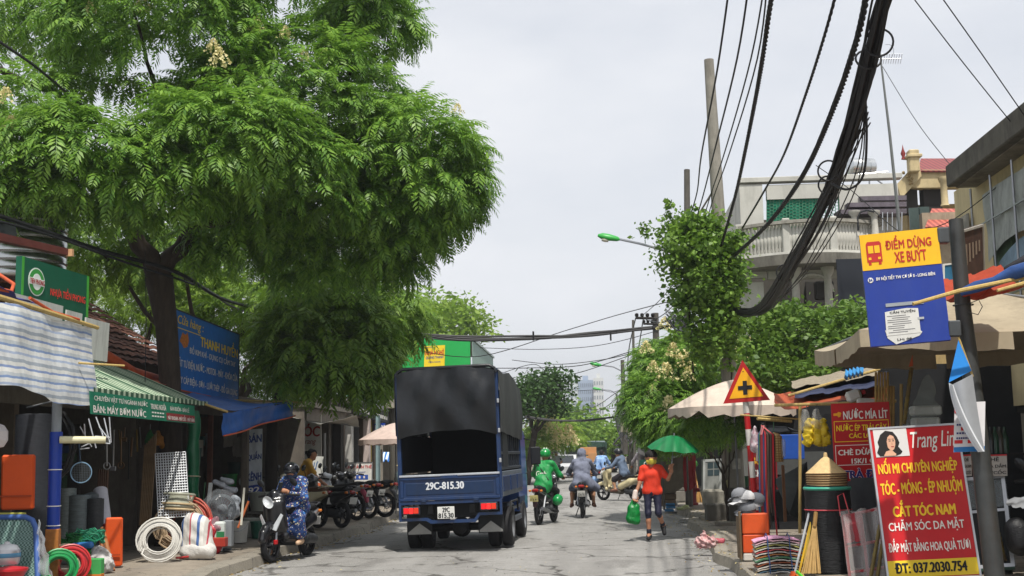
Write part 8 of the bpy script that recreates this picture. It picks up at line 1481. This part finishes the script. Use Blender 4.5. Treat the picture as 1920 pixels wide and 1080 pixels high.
for i, (x0, y0, x1, y1, Yk, lab, c_) in enumerate(((1196, 838, 1235, 850, 46, 'dark sagging awning over the far right stall', '#3a3836'), (1215, 812, 1262, 836, 40, 'grey tin awning above the brown sacking', '#6d6a66'), (1188, 800, 1215, 822, 58, 'dark far awning under the coiled cables', '#2d2c2b'), (1240, 846, 1290, 856, 33, 'grey plastic awning near the sapling', '#77736a'))):
 mb = MB(); drape(mb, lambda u, v: P(x0+(x1-x0)*u, y0+(y1-y0)*v+4*math.sin(5*u)*v, Yk-1.4*v), 14, 6, .02, 70+i); mb.solo('awning', M(c_, .7, var=.2, dirt=.4), lab, 'awning', smooth=True)
 for x in (x0+2, x1-2): p = P(x, y1, Yk-1.4); MB().tube([(p.x, p.y, .1), p], .025, 6).solo('awning_pole', CONCD, ('left' if x < (x0+x1)/2 else 'right')+' thin pole under the '+lab, 'pole')
for i, (x, y, Yk, w_, h_, c_, s_) in enumerate(((1213, 832, 50, .9, .5, '#8a2f45', 'NET'), (1205, 850, 54, .6, .8, '#2d5a8a', 'PHO'), (1225, 845, 44, .8, .5, '#7a7f82', 'SIM'))):
 c = P(x, y, Yk); t = T('stall_sign', ('small maroon stall sign on the far right', 'small blue stall sign on the far right', 'small grey stall sign on the far right')[i], 'signboard', c); b = Board(c, c+V((w_, 0, 0)), c+V((0, 0, h_))); b.slab(MB(), .04).o('board', M(c_, .6, dirt=.2), t)
blob_solo('rubbish_bag', [(G(1322, 1024, .12)+V((-.06, 0, .06)), G(1322, 1024, .12)+V((.1, 0, .06)), .09, .085), (G(1322, 1024, .12)+V((0, 0, .14)), G(1322, 1024, .12)+V((-.02, 0, .2)), .05, .03)], M('#a8474f', .35, var=.4, scale=14, bump=.6, hex2='#d8c4c0'), 'crumpled pink and clear rubbish bag at the right kerb', 'rubbish bag', res=.011, noise=.026, nscale=42)
blob_solo('rubbish_bag', [(G(1347, 1018, .12)+V((-.05, 0, .03)), G(1347, 1018, .12)+V((.06, 0, .03)), .05, .045)], M('#b0505c', .4, var=.3, bump=.6), 'small flat pink rubbish bag right of the crumpled one', 'rubbish bag', res=.013, noise=.012, nscale=30)
blob_solo('food_scrap_bag', [(G(1280, 955, .12)+V((-.12, 0, .02)), G(1280, 955, .12)+V((.05, 0, .03)), .04, .05), (G(1280, 955, .12)+V((.08, 0, .06)), G(1280, 955, .12)+V((.12, 0, .05)), .06, .06)], M('#9aa84a', .5, var=.5, scale=12, hex2='#d0cdbd'), 'white and yellow green scrap bag near the hydrant', 'rubbish bag', res=.015, noise=.012, nscale=30)
mb = MB(); drape(mb, lambda u, v: G(1245+25*u, 946+4*v, .14)+V((0, 0, .03)), 8, 4, .02, 3); mb.solo('black_plastic_sheet', M('#1d1e21', .5), 'flat black plastic scrap on the right pavement left of the hydrant', 'scrap', smooth=True)
t = T('orange_box', 'orange plastic wrapped box stack at the right kerb', 'box', G(1420, 1052, .14)); g = G(1420, 1052, .14); 
for k, (z0, h_, c_) in enumerate(((.0, .1, '#c9c4bc'), (.1, .24, '#d2501f'), (.345, .27, '#d95622'))): MB().box(g+V((.0, .17, z0+h_/2)), (.345, .3, h_-.004), bev=.012).o('box', M(c_, .5, var=.08, bump=.25, bscale=9), t)
MB().box(g+V((-.2, .2, .33)), (.03, .34, .62), bev=.004).o('side_board', M('#6d5a42', .8), t)
r = random.Random(61)
for i in range(7):
 c = g+V((-.07+r.uniform(-.13, .12), .15+r.uniform(-.1, .1), .63+.034*i)); t = T('cap', ['flat grey cap lowest of the pile on the orange box', 'light grey cap second from the bottom of the pile', 'dark grey cap in the middle of the pile', 'grey cap with peak to the left in the pile', 'pale grey cap above the middle of the pile', 'grey cap just below the top cap', 'white and grey cap topmost of the pile on the orange box'][i], 'cap', c, r.uniform(-.6, .6)+1.5, 'caps piled on the orange box', rx=r.uniform(-.3, .3), ry=r.uniform(-.25, .25))
 cm = M(r.choice(['#7d7f84', '#a3a5a8', '#55585e', '#c3c3c4']), .8, var=.08); MB().lathe([(.11, 0), (.112, .03), (.1, .07), (.06, .105), (0, .118)], (0, 0, 0), 18).l('crown', cm, t, True); MB().sheet(lambda u, v: V(((u-.5)*.19*(1-.35*v*v), .09+.1*v*math.sin(math.pi*(.15+.7*u))**.6, .012-.03*v*v-.02*(2*u-1)**2)), 10, 5, .004).l('peak', cm, t, True)
for i, (x, y, lab) in enumerate(((1462, 1064, 'lower bundle of folded patterned bags at the right kerb'), (1458, 1027, 'upper bundle of folded patterned bags with pink top'))):
 c = P(x, y, 15.3+.1*i); t = T('bag_bundle', lab, 'bag bundle', c-V((0, 0, .14)), group='bundles of folded bags at the right kerb'); 
 for k in range(9):
  col_ = [('#b9b6b4', '#a33a3c', '#c3c0bc', '#3f5a6a', '#b3a89a', '#c4c0b8', '#8a4a2c', '#c2bdb6', '#3d6a4a'), ('#c4c1bd', '#a86a3a', '#b9b4ae', '#b04a4a', '#c2beb4', '#8f8a4a', '#b9b0a6', '#c9a2ac', '#d09ab8')][i][k]
  mb = MB(); zz = c.z-.12+.028*k; drape(mb, lambda u, v: V((c.x-.29+.58*u+.02*math.sin(k*3.1), c.y-.16+.34*v, zz+.03*math.sin(3.14*u)-.02*abs(2*u-1)**3)), 16, 5, .008, k*7+i, .012, 2.5); mb.o('folded_bag', M(col_, .6, var=.3, scale=16), t, True)
 for x_ in (-.14, .12): MB().tube([c+V((x_, -.19, -.13)), c+V((x_, -.2, .0)), c+V((x_, -.17, .14)), c+V((x_+.01, .05, .17)), c+V((x_+.01, .2, .12))], .006, 5).o('string', M('#2a4a7a', .6), t)
for i, (x0, y0, x1, y1, c_, lab) in enumerate(((1490, 1075, 1517, 962, '#b9bcc0', 'mop with steel handle leaning on the black mesh roll'), (1497, 1080, 1519, 985, '#c9a02a', 'mop with yellow handle beside the steel handled one'), (1505, 1078, 1521, 975, '#a98f3a', 'broom with bamboo handle nearest the black mesh roll'))):
 t = T('mop', lab, 'mop', P(x0, y0, 14.9), group='mops and brooms by the black roll'); MB().tube([P(x0, y0, 14.8), P(x1, y1, 15.0)], .014, 7).o('handle', M(c_, .35, .4 if i == 0 else 0), t); c = P(x0-3, y0+3, 14.75); mb = MB(); r = random.Random(i)
 for k in range(50): mb.tube([c+V((r.uniform(-.02, .02), 0, .04)), c+V((r.uniform(-.13, .13), r.uniform(-.07, .05), -.2))], .007, 4)
 mb.o('head', M(['#d0541c', '#c9862c', '#b5a05a'][i], .8, var=.2), t)
 if i == 0: MB().tube([c+V((.03, -.05, .05)), c+V((.1, -.06, -.02)), c+V((.13, -.06, -.12))], .018, 6).o('green_tie', M('#56c43a', .5), t)
c = P(1530, 1000, 14.9); t = T('straw_broom', 'straw broom head standing between the mops and black roll', 'broom', c-V((0, 0, .3))); mb = MB(); r = random.Random(9)
for k in range(60): mb.tube([P(1527, 985, 14.85)+V((r.uniform(-.02, .02), 0, 0)), P(1520, 1075, 14.8)+V((r.uniform(-.11, .11), r.uniform(-.03, .03), 0))], .006, 4)
mb.o('bristles', M('#bf9c62', .8, var=.2), t); MB().tube([P(1527, 988, 14.85), P(1530, 960, 14.9)], .025, 8).o('binding', M('#8a6a3a', .8), t)
t = T('black_mesh_roll', 'tall black mesh roll with turquoise rim under the straw hats', 'roll', P(1555, 1110, 15)); c = P(1555, 1000, 15.1); b_ = V((c.x, c.y, .14)); zt = P(1555, 912, 15.1).z
mb = MB(); mb.tube([b_+V((.004*math.sin(k*2.3), 0, (zt-.14)*k/14)) for k in range(15)], [.268+.006*math.sin(k*2.9) for k in range(15)], 28); mb.o('roll', M('#17181a', .6, var=.3, bump=.4, bscale=12, stretch=(1, 1, 6)), t, True)
MB().torus((c.x, c.y, zt-.02), (0, 0, 1), .262, .022, 32, 8).o('turquoise_rim', M('#3a9a82', .5), t, True); MB().torus((c.x, c.y, zt-.27), (.03, 0, 1), .275, .007, 32, 5).o('red_string', M('#c0444c', .6), t)
MB().tube([(P(1640, 1000, 15.6).x, 15.7, .14), (P(1640, 1000, 15.6).x, 15.7, P(1620, 895, 15.7).z)], .3, 24).solo('grey_mesh_roll', M('#33363a', .6, var=.2, bump=.3), 'dark grey mesh roll behind the red plastic wrapped frame', 'roll', smooth=True)
hatm = M('#c9ad7c', .75, var=.15, scale=20, bump=.2)
for i in range(6):
 t = T('conical_hat', ['lowest straw hat of the stack on the black roll', 'second straw hat from the bottom of the stack', 'third straw hat from the bottom of the stack', 'fourth straw hat from the bottom of the stack', 'straw hat just below the topmost of the stack', 'topmost conical straw hat of the stack on the black roll'][i], 'straw hat', (c.x+.0, c.y, zt+.01+.028*i), group='straw hats stacked on the black roll'); MB().lathe([(.24, 0), (.245, .008), (.14, .10), (.06, .175), (.025, .2), (.02, .25), (0, .255)], (0, 0, 0), 26).l('cone', hatm, t, True); MB().torus((0, 0, .004), (0, 0, 1), .242, .006, 26, 5).l('brim_edge', M('#6b4a2c', .8), t)
t = T('wrapped_red_rack', 'red frame wrapped in clear plastic beside the standing sign', 'rack', P(1622, 1110, 14.6)); b = Board(P(1598, 1120, 14.6), P(1668, 1115, 14.5), P(1580, 968, 14.8)); rm = M('#a3242e', .5)
for a_, c_ in (((0, 0), (0, 1)), ((1, 0), (1, 1.05)), ((0, 1), (1, 1.05)), ((0, .62), (1, .66)), ((0, .3), (1, .33)), ((.5, 0), (.5, 1))): MB().tube([b.pt(*a_), b.pt(*c_)], .018, 7).o('bar', rm, t)
mb = MB(); drape(mb, lambda u, v: b.pt(-.04+1.1*u, v*1.06, .05+.04*math.sin(u*14)), 24, 20, .02, 12); mb.o('plastic_wrap', clear(.22, '#d9d4d2', .1), t, True); mb = MB(); drape(mb, lambda u, v: b.pt(.02+.5*u, .66+.36*v, .035), 8, 8, .02, 13); mb.o('red_cloth', M('#9a2630', .6), t, True)
MB().tube([b.pt(-.05, 1.0, .05), b.pt(-.06, 1.25, .05), b.pt(.1, 1.28, .05), b.pt(.2, 1.0, .03)], .008, 5).o('red_string', M('#c0444c', .6), t)
SC_ = M('#8a7a34', .5, var=.35, scale=5, hex2='#4f3a2a')
def cane(label, a, b_, group, r_=.02):
 a, b_ = V(a), V(b_); mb = MB(); n = 9; pts = []; rr = []
 for k in range(n*2+1): q = k/(n*2); pts.append(a.lerp(b_, q)); rr.append(r_*(1.18 if k % 2 == 0 else .95))
 mb.tube(pts, rr, 8); mb.solo('sugar_cane', SC_, label, 'sugar cane', group, smooth=True)
cane('sugar cane stalk leaning on the wrapped red frame', P(1632, 1085, 14.3), P(1650, 985, 14.4), 'sugar cane stalks by the standing sign'); cane('second sugar cane stalk beside the wrapped red frame', P(1645, 1085, 14.3), P(1658, 995, 14.4), 'sugar cane stalks by the standing sign')
for k in range(7): x = 1642+5.5*k; MB().tube([P(x, 795+6*(k > 4), 16.2), P(x+.5, 698+(26 if k > 4 else 0), 16.3)], .017, 8).solo('bamboo_stalk', M('#a88a4a', .6, var=.25, scale=9), 'yellow bamboo stalk in the row behind the drinks menu', 'bamboo', 'bamboo stalks behind the drinks menu')
cane('dark sugar cane pole standing right of the bamboo row', P(1695, 795, 15.8), P(1709, 690, 15.9), 'sugar cane behind the menu', .024); MB().prism([P(1704, 688, 15.85), P(1711, 665, 15.85), P(1712, 686, 15.85)], (0, .01, 0)).solo('orange_flag', M('#c4552a', .7), 'tiny orange cloth flag atop the dark cane pole', 'flag')
t = T('plastic_jug', 'white plastic jug lying on the orange tarp roof', 'jug', P(1600, 755, 17)); c = P(1600, 742, 17.05); MB().box(c, (.2, .16, .15), ry=-.35, bev=.035).o('body', M('#d6d6d2', .4, var=.04), t); MB().lathe([(.025, 0), (.03, .0), (.03, .04), (0, .045)], c+V((.12, 0, .04)), 12, (1, 0, .3)).o('cap', M('#b5262a', .4), t)
blob_solo('foam_packet', [(P(1612, 752, 16.9), P(1642, 753, 16.9), .045, .04)], M('#cfcfca', .5), 'white foam packet beside the plastic jug', 'packet', res=.014)
t = T('glove_bag', 'clear bags of yellow gloves hanging from the stall roof', 'gloves', P(1530, 790, 16.6))
for dx in (-14, 0, 12): blob('glove', [(P(1530+dx, 792, 16.6), P(1533+dx*1.2, 826, 16.6), .05, .075)], M('#d2b51e', .5, var=.1), t, .012, .01, world=True, noise=.02, nscale=38)
for dx, dy in ((-17, -4), (4, -6)): blob('clear_bag', [(P(1526+dx, 778+dy, 16.6), P(1528+dx, 800+dy, 16.6), .045, .09)], clear(.22, '#c9c9c4', .15), t, .016, .014, world=True, noise=.012, nscale=26)
MB().tube([P(1512, 760, 16.7), P(1514, 780, 16.6)], .006, 5).tube([P(1532, 758, 16.7), P(1531, 775, 16.6)], .006, 5).o('string', TXK, t)
t = T('straw_basket', 'tall woven straw basket hanging beside the striped post', 'basket', P(1453, 866, 17.6)); c = P(1453, 866, 17.6); bm_ = stripes([(0, '#a3804e'), (.5, '#c7a873')], 2, .035, .8); MB().lathe([(0, 0), (.115, 0), (.105, .36), (.06, .40), (0, .41)], c, 20).o('weave', bm_, t, True)
for k in range(16): a = k*.3927; MB().tube([c+V((.117*math.cos(a), .117*math.sin(a), .0)), c+V((.108*math.cos(a), .108*math.sin(a), .36))], .006, 4).o('rib', M('#8a6a3c', .8), t)
MB().tube([c+V((0, 0, .4)), c+V((.01, 0, .62))], .007, 5).o('string', M('#3f6a4a', .6), t); blob('plastic_bag', [(c+V((.1, -.02, .1)), c+V((.12, -.02, .28)), .05, .04)], clear(.35), t, .016, .01, world=True)
t = T('belt_rack', 'colourful straps and belts hanging from a hook by the striped post', 'belts', P(1432, 800, 17.3)); r = random.Random(13)
for k in range(15):
 x = 1422+k*2.1; c_ = r.choice(['#8e2026', '#6a1c24', '#1c1d22', '#2e6a3e', '#2b3f6a', '#a8482c', '#b5262e', '#17181b', '#4a3a2c']); L_ = r.uniform(150, 215); MB().tube([P(1430+r.uniform(-3, 3), 798, 17.3), P(x, 815, 17.25+r.uniform(-.05, .05)), P(x+r.uniform(0, 3), 815+L_*.6, 17.2), P(x+2+k*.5, 800+L_, 17.2)], .012, 5).o('strap', M(c_, .5, var=.1), t)
MB().tube([P(1426, 798, 17.3), P(1434, 790, 17.3), P(1440, 1010, 17.5)], .012, 6).o('stand', BLACK, t)
blob_solo('cap_bag', [(P(1415, 815, 17.5), P(1417, 838, 17.5), .05, .085), (P(1415, 800, 17.5), P(1415, 812, 17.5), .015, .045)], M('#c3c3c6', .3, var=.25, scale=18, hex2='#8a4a5a'), 'white wrapped caps bag hanging on the striped post', 'bag', res=.014, noise=.008, nscale=30); MB().box(P(1423, 850, 17.4), (.07, .01, .22), ry=.1).solo('price_card', M('#cfc9bc', .7), 'cream price card hanging below the wrapped caps bag', 'card')
MB().tube([P(1388, 778, 17.6), P(1500, 786, 17.6)], .012, 6).solo('hanging_rail', BAMB, 'thin bamboo rail carrying the hanging goods', 'rail')
t = T('tilted_tin_sheet', 'dark tin sheet propped aslant in the shaded stall', 'tin sheet', P(1490, 960, 18.6)); MB().prism([P(1452, 900, 18.4), P(1510, 868, 18.6), P(1520, 985, 18.2), P(1480, 965, 18.0)], (.03, .03, .02)).o('sheet', M('#4d5452', .5, .4, var=.2), t); MB().box(P(1470, 925, 18), (.04, .04, .8)).o('prop', WOOD, t)
blob_solo('clear_foam_bag', [(P(1735, 765, 16.2), P(1725, 800, 16.2), .16, .22), (P(1740, 705, 16.2), P(1738, 735, 16.2), .03, .12)], clear(.16, '#b9c9c4', .12), 'clear bag of white foam boxes hanging under the canopy', 'bag', res=.022, noise=.02, nscale=14)
for i, z in enumerate((770, 792)): MB().box(P(1735, z, 16.2), (.36-.04*i, .26, .12), bev=.02).solo('foam_box', M('#c4cbc8', .6), ('upper white foam box inside the clear bag', 'lower white foam box inside the clear bag')[i], 'box', 'foam boxes in the clear bag')
t = T('display_cabinet', 'aluminium and glass display cabinet behind the bus stop pole', 'cabinet', P(1850, 1075, 14.6)); b = Board(P(1815, 1068, 14.6), P(1903, 1062, 14.5), P(1800, 893, 14.8)); b.v = P(1880, 893, 14.8)-P(1903, 1062, 14.5)+(P(1800, 893, 14.8)-P(1815, 1068, 14.6)-P(1880, 893, 14.8)+P(1903, 1062, 14.5))*.5
b.slab(MB(), .02, d=-.5).o('back_panel', M('#2c3134', .5), t); b.frame(t, 'frame', ALU, .04, .04); b.slab(MB(), .03, 0, .60, 1, .63, .012).o('shelf_bar', ALU, t)
for u in (0, 1): MB().prism([b.pt(u, 0, 0), b.pt(u, 1, 0), b.pt(u, 1, -.5), b.pt(u, 0, -.5)], b.u.normalized()*.012).o('side_glass', clear(.18, '#9fb0b4'), t)
b.slab(MB(), .012, .05, .65, .95, .96, .0).o('glass_pane', clear(.16, '#aebcc0', .05), t); MB().prism([b.pt(0, -.03, 0), b.pt(1, -.03, 0), b.pt(1, -.03, -.5), b.pt(0, -.03, -.5)], (0, 0, .04)).o('base', M('#2a4a3e', .5), t)
cane('sugar cane leaning inside the display cabinet', P(1872, 1055, 14.75), P(1858, 970, 14.9), 'sugar cane in the cabinet', .026); cane('second sugar cane inside the display cabinet', P(1884, 1052, 14.75), P(1866, 975, 14.9), 'sugar cane in the cabinet', .024)
for i, (x0, x1, lab, ls_) in enumerate(((1838, 1889, 'white dessert price card right of the bus stop pole', ('CHÈ', 'DỪA DẦM', '15K/CỐC')), (1806, 1822, 'white price card partly hidden left of the bus stop pole', ('CHÈ', 'DỪA DẦM', '15K/CỐC')))):
 t = T('price_card', lab, 'price card', P((x0+x1)/2, 893, 14.6)); b = Board(P(x0, 893, 14.7), P(x1, 892, 14.65), P(x0-1, 853, 14.75)); b.slab(MB(), .01).o('card', M('#b9b5ae', .6), t); b.patch(t, 'red_top', RED, 0, .93, 1, 1)
 for k, s_ in enumerate(ls_): b.text(t, s_, TXK, .1+.12*(k == 0), .68-.3*k, .95-.25*(k == 0), .9-.3*k, .02)
t = T('stacked_bottles', 'dim green bottles on a ledge in the dark stall', 'bottles', P(1860, 850, 16.5))
for k in range(5): p = P(1850+9*k, 850, 16.4); MB().lathe([(0, 0), (.05, 0), (.05, .2), (.02, .28), (.02, .34), (0, .34)], p, 10).o('bottle', M(['#2a4a38', '#3a3f42', '#27503c', '#4a4640', '#2a4a38'][k], .15), t, True)
MB().box(P(1870, 852, 16.5), (.75, .3, .03)).o('ledge', DARK, t)
rb_ = bike('motorbike half out of view at the right edge', V((P(1935, 1050, 14.6).x+.55, 15.1, .14)), R(150), 'underbone', '#34363b', '#1b1c1f', z=.14, lean=R(-3)); blob_solo('black_saddle_bag', [(P(1905, 990, 14.3), P(1912, 1020, 14.3), .12, .14)], M('#1c1d20', .5, bump=.4), 'black bag hanging on the motorbike at the right edge', 'bag', res=.02, noise=.012)
mb = MB(); drape(mb, lambda u, v: P(1888+50*u, 934+14*v+6*u*v, 14.2), 8, 6, .02, 5); mb.solo('clear_rain_sheet', clear(.6, '#b9bcc0', .1), 'pale plastic sheet over the motorbike at the right edge', 'plastic sheet', smooth=True)
# ================================================================ overhead wires
CAB = M('#17171a', .55, var=.2)
def cat_pts(a, b, sag, n=16): a, b = V(a), V(b); return [a.lerp(b, k/n)-V((0, 0, sag*4*(k/n)*(1-k/n))) for k in range(n+1)]
def cable(label, pts, r, name='cable', cat='cable', group='single overhead cables', twist=0):
 mb = MB()
 if twist:
  fine = []; 
  for i in range(len(pts)-1):
   for k in range(10): fine.append(pts[i].lerp(pts[i+1], k/10))
  fine.append(pts[-1])
  for ph in (0, 2.09, 4.19): 
   acc = 0; q = []
   for i, p in enumerate(fine):
    if i: acc += (fine[i]-fine[i-1]).length
    a = acc/twist*6.283+ph; q.append(p+V((math.cos(a), 0, math.sin(a)))*r*.55)
   mb.tube(q, r*.62, 5)
 else: mb.tube(pts, r, 6)
 return mb.solo(name, CAB, label, cat, group)
def pp(lst): # image points with distances -> smooth curve
 pts = [P(*q) for q in lst]; out = []
 for i in range(len(pts)-1):
  p0, p1, p2, p3 = pts[max(i-1, 0)], pts[i], pts[i+1], pts[min(i+2, len(pts)-1)]
  for k in range(6): t = k/6; out.append(.5*((2*p1)+(p2-p0)*t+(2*p0-5*p1+4*p2-p3)*t*t+(3*p1-p0-3*p2+p3)*t**3))
 out.append(pts[-1]); return out
r = random.Random(19); core = pp([(1668, -60, 11.5), (1640, 60, 12.3), (1600, 220, 13.6), (1545, 370, 15.6), (1490, 480, 18), (1440, 560, 21), (1405, 582, 23), (1372, 578, 24.2)])
t = T('cable_bundle', 'thick black bundle of telephone cables sweeping down to the vine pole', 'cable bundle', core[len(core)//2])
for k in range(34):
 a = r.uniform(0, 6.28); q = math.sqrt(r.random()); off = V((math.cos(a)*.085*q, 0, math.sin(a)*.075*q)); lo = r.uniform(0, .09) if k % 5 == 0 else r.uniform(0, .03); fz = r.uniform(1, 4)
 pts = [p+off*(.8+.35*math.sin(i*.5*fz*.3+k))-V((r.uniform(-.006, .006), 0, lo*math.sin(3.14*i/(len(core)-1))*2.0)) for i, p in enumerate(core)]; MB().tube(pts, r.choice((.009, .012, .012, .016, .02)), 5).o('cable', CAB, t)
for i in (8, 17, 26): MB().torus(core[i], core[i+1]-core[i-1], .13, .012, 18, 5).o('tie', CAB, t)
for (x, y, Y, rr) in ((1640, 80, 12.4, .14), (1545, 320, 14.6, .12)): MB().torus(P(x+8, y, Y), (.3, 1, .1), rr, .012, 24, 5).o('spare_loop', CAB, t)
for k in range(7): x = 1560+8*k; MB().tube(pp([(1620+2*k, 170+10*k, 13.5), (1600-6*k+r.uniform(-10, 10), 330+r.uniform(-20, 20), 14.6), (1520-8*k+r.uniform(-8, 12), 500+r.uniform(-15, 15), 18), (1450, 570+r.uniform(-4, 8), 22)]), .008, 5).o('loose_cable', CAB, t)
MB().tube(pp([(1622, 170, 13.4), (1625, 260, 13.6), (1618, 330, 13.8), (1590, 355, 14), (1560, 345, 14.3)]), .014, 6).o('loose_cable', CAB, t)
cable('twisted heavy black power cable left of the big bundle', pp([(1630, -40, 12), (1608, 70, 12.8), (1560, 210, 14.5), (1505, 330, 17), (1440, 420, 20), (1376, 480, 24)]), .033, twist=.28)
cable('wavy black cable between the twisted cables', pp([(1580, -60, 12), (1548, 60, 13), (1510, 180, 15), (1470, 290, 18), (1432, 360, 21), (1392, 428, 24)]), .017, twist=.35)
cable('twisted thick black cable ending in the vine top', pp([(1455, -50, 12), (1443, 20, 12.6), (1425, 140, 14), (1400, 270, 17), (1378, 370, 20.5), (1350, 470, 24), (1335, 530, 24.4)]), .026, twist=.26)
for i, (x0, xm, ym, x1, y1, r_, lab) in enumerate(((1372, 1345, 130, 1293, 408, .012, 'leftmost thin black wire rising from the pole platform'), (1408, 1382, 110, 1305, 412, .012, 'second thin black wire from the left above the platform'), (1438, 1408, 110, 1318, 415, .010, 'third thin black wire from the left above the platform'), (1441, 1420, 110, 1325, 415, .010, 'fourth thin black wire beside the twisted thick cable'))):
 cable(lab, pp([(x0, -60, 13), (xm, ym, 14.5), ((xm+x1)/2-4, (ym+y1)/2+22, 18.5), (x1+14, y1-48, 23), (x1, y1, 25)]), r_)
for i, (pts, r_, lab) in enumerate(((((1700, -20, 16), (1800, 110, 17), (1905, 240, 18), (1960, 300, 19)), .008, 'thin wire crossing the upper right sky towards the eave'), (((1755, -20, 15), (1840, 100, 16), (1930, 230, 17)), .008, 'second thin wire above the concrete eave'), (((1655, 125, 29), (1720, 230, 27), (1790, 320, 25), (1870, 420, 22)), .008, 'thin slack wire from the antenna to the yellow building'), (((1530, 310, 26), (1600, 360, 25), (1680, 430, 24), (1760, 470, 23)), .009, 'pale slack wire in front of the grey house'), (((1700, 440, 22), (1790, 410, 21), (1930, 300, 19)), .008, 'wire rising to the eave over the bus stop sign'))): cable(lab, pp(pts), r_)
t = T('cable_bundle', 'horizontal black cable bundle crossing the street above the truck', 'cable bundle', P(1000, 632, 34)); r = random.Random(23)
for k in range(11): MB().tube(pp([(735, 622+r.uniform(-5, 5), 35), (860, 633+r.uniform(-3, 6), 35), (990, 632+r.uniform(-3, 5), 35.5), (1110, 626+r.uniform(-4, 5), 36), (1240, 614+r.uniform(-3, 3), 36.5), (1300, 612, 25.5+9)]), r.choice((.018, .022, .03)), 5).o('cable', CAB, t)
for x in (765, 1000, 1145): MB().box(P(x, 630 if x > 900 else 626, 35.1), (.05, .1, .26)).o('clip', CAB, t)
t = T('cable_bundle', 'lower far cable bundle crossing the street before the towers', 'cable bundle', P(1080, 787, 60))
for k in range(6): MB().tube(pp([(985, 780+k*.6, 60), (1040, 788+r.uniform(-1, 2), 60), (1100, 788+r.uniform(-1, 2), 60), (1165, 780+r.uniform(-1, 2), 58)]), .03, 5).o('cable', CAB, t)
far = [((770, 655, 34), (900, 668, 36), (1060, 620, 38), (1160, 590, 36), (1275, 560, 26), .012, 'wire climbing from the left pole to the vine pole'), ((900, 652, 50), (1010, 655, 48), (1120, 648, 44), (1232, 620, 40), (1290, 590, 30), .012, 'slack wire below the main crossing bundle'), ((880, 690, 60), (990, 690, 60), (1090, 685, 60), (1180, 660, 56), (1200, 655, 55), .02, 'far wire above the dark spreading tree'), ((940, 700, 70), (1000, 683, 68), (1030, 700, 66), (1080, 700, 62), (1185, 665, 55), .018, 'far drooping wire with a kink above the tree'), ((960, 675, 70), (1040, 683, 66), (1120, 676, 60), (1185, 662, 55), (1240, 640, 44), .018, 'far wire below the slack one near the second street lamp'), ((1060, 775, 90), (1110, 765, 80), (1150, 740, 70), (1170, 725, 62), (1186, 700, 52), .02, 'far wire rising to the thin dark pole'), ((1085, 778, 88), (1120, 772, 78), (1150, 752, 68), (1172, 728, 60), (1188, 712, 52), .018, 'second far wire rising to the thin dark pole'), ((990, 735, 80), (1060, 734, 80), (1120, 731, 76), (1150, 735, 70), (1180, 722, 57), .016, 'flat far wire crossing before the towers'), ((1020, 760, 85), (1080, 768, 85), (1130, 767, 80), (1160, 764, 70), (1180, 756, 57), .016, 'lowest far wire crossing before the towers')]
for *q, r_, lab in far: cable(lab, pp(q), r_, group='wires crossing the street')
for i, (pts, r_, lab) in enumerate(((((1192, 596, 43.8), (1180, 650, 48), (1176, 694, 52)), .02, 'wire from the crossarm down to the thin pole'), (((1206, 598, 43.8), (1196, 660, 48), (1187, 696, 52)), .02, 'second wire from the crossarm down to the thin pole'), (((1198, 597, 43.8), (1240, 560, 34), (1285, 500, 26)), .012, 'wire from the crossarm up to the vine'), (((1226, 600, 43.8), (1250, 585, 34), (1290, 540, 26)), .014, 'lower wire from the crossarm up to the vine'), (((1212, 600, 43.8), (1245, 604, 34), (1290, 572, 26)), .02, 'drooping wire from the crossarm into the vine'))): cable(lab, pp(pts), r_, group='wires at the crossarm pole')
t = T('cable_tangle', 'grey looped cable tangle hanging beside the vine at the crossing bundle', 'cable tangle', P(1290, 615, 26)); r = random.Random(29)
for k in range(26):
 a = P(1255+r.uniform(-12, 18), 592+r.uniform(-14, 10), 27); b2 = P(1300+r.uniform(-15, 20), 600+r.uniform(-10, 26), 25.6); m_ = a.lerp(b2, .5)-V((0, 0, r.uniform(.05, .42))); MB().tube([a, a.lerp(m_, .55)-V((0, 0, .06)), m_, m_.lerp(b2, .45)-V((0, 0, .05)), b2], r.choice((.008, .011, .016)), 5).o('cable', M(r.choice(['#1b1b1e', '#1b1b1e', '#8d8f92', '#5b5d60']), .5), t)
cable('black cable running through the big tree to the left edge', pp([(-60, 40, 16), (60, 120, 17), (150, 195, 18.5), (260, 280, 20)]), .022, group='cables on the left side')
cable('heavy black cable sagging across the tree trunk', pp([(-60, 385, 15), (60, 425, 16.5), (190, 470, 18.2), (330, 510, 20), (430, 565, 24), (560, 590, 30), (735, 610, 35)]), .035, group='cables on the left side')
cable('second black cable sagging below the heavy one', pp([(-60, 400, 15), (90, 440, 16.5), (230, 490, 18.2), (380, 540, 22), (480, 590, 27), (735, 640, 35)]), .02, group='cables on the left side')
cable('thin grey rope hanging from the branches by the awning', pp([(272, 470, 19), (274, 600, 19), (272, 716, 18.8)]), .007, group='cables on the left side')
# ================================================================ air
hz = MB().box((0, 440, 21.5), (1100, 1000, 45.5)); hzm = bpy.data.materials.new('pale_air'); hzm.use_nodes = True; ht = hzm.node_tree; ht.nodes.clear(); ho = ht.nodes.new('ShaderNodeOutputMaterial'); pv = ht.nodes.new('ShaderNodeVolumePrincipled'); pv.inputs['Density'].default_value = .00058; pv.inputs['Color'].default_value = (.86, .9, .96, 1); pv.inputs['Anisotropy'].default_value = .2
ht.links.new(pv.outputs[0], ho.inputs['Volume']); hz.solo('haze', hzm, 'pale summer haze filling the street', 'haze', kind='stuff')
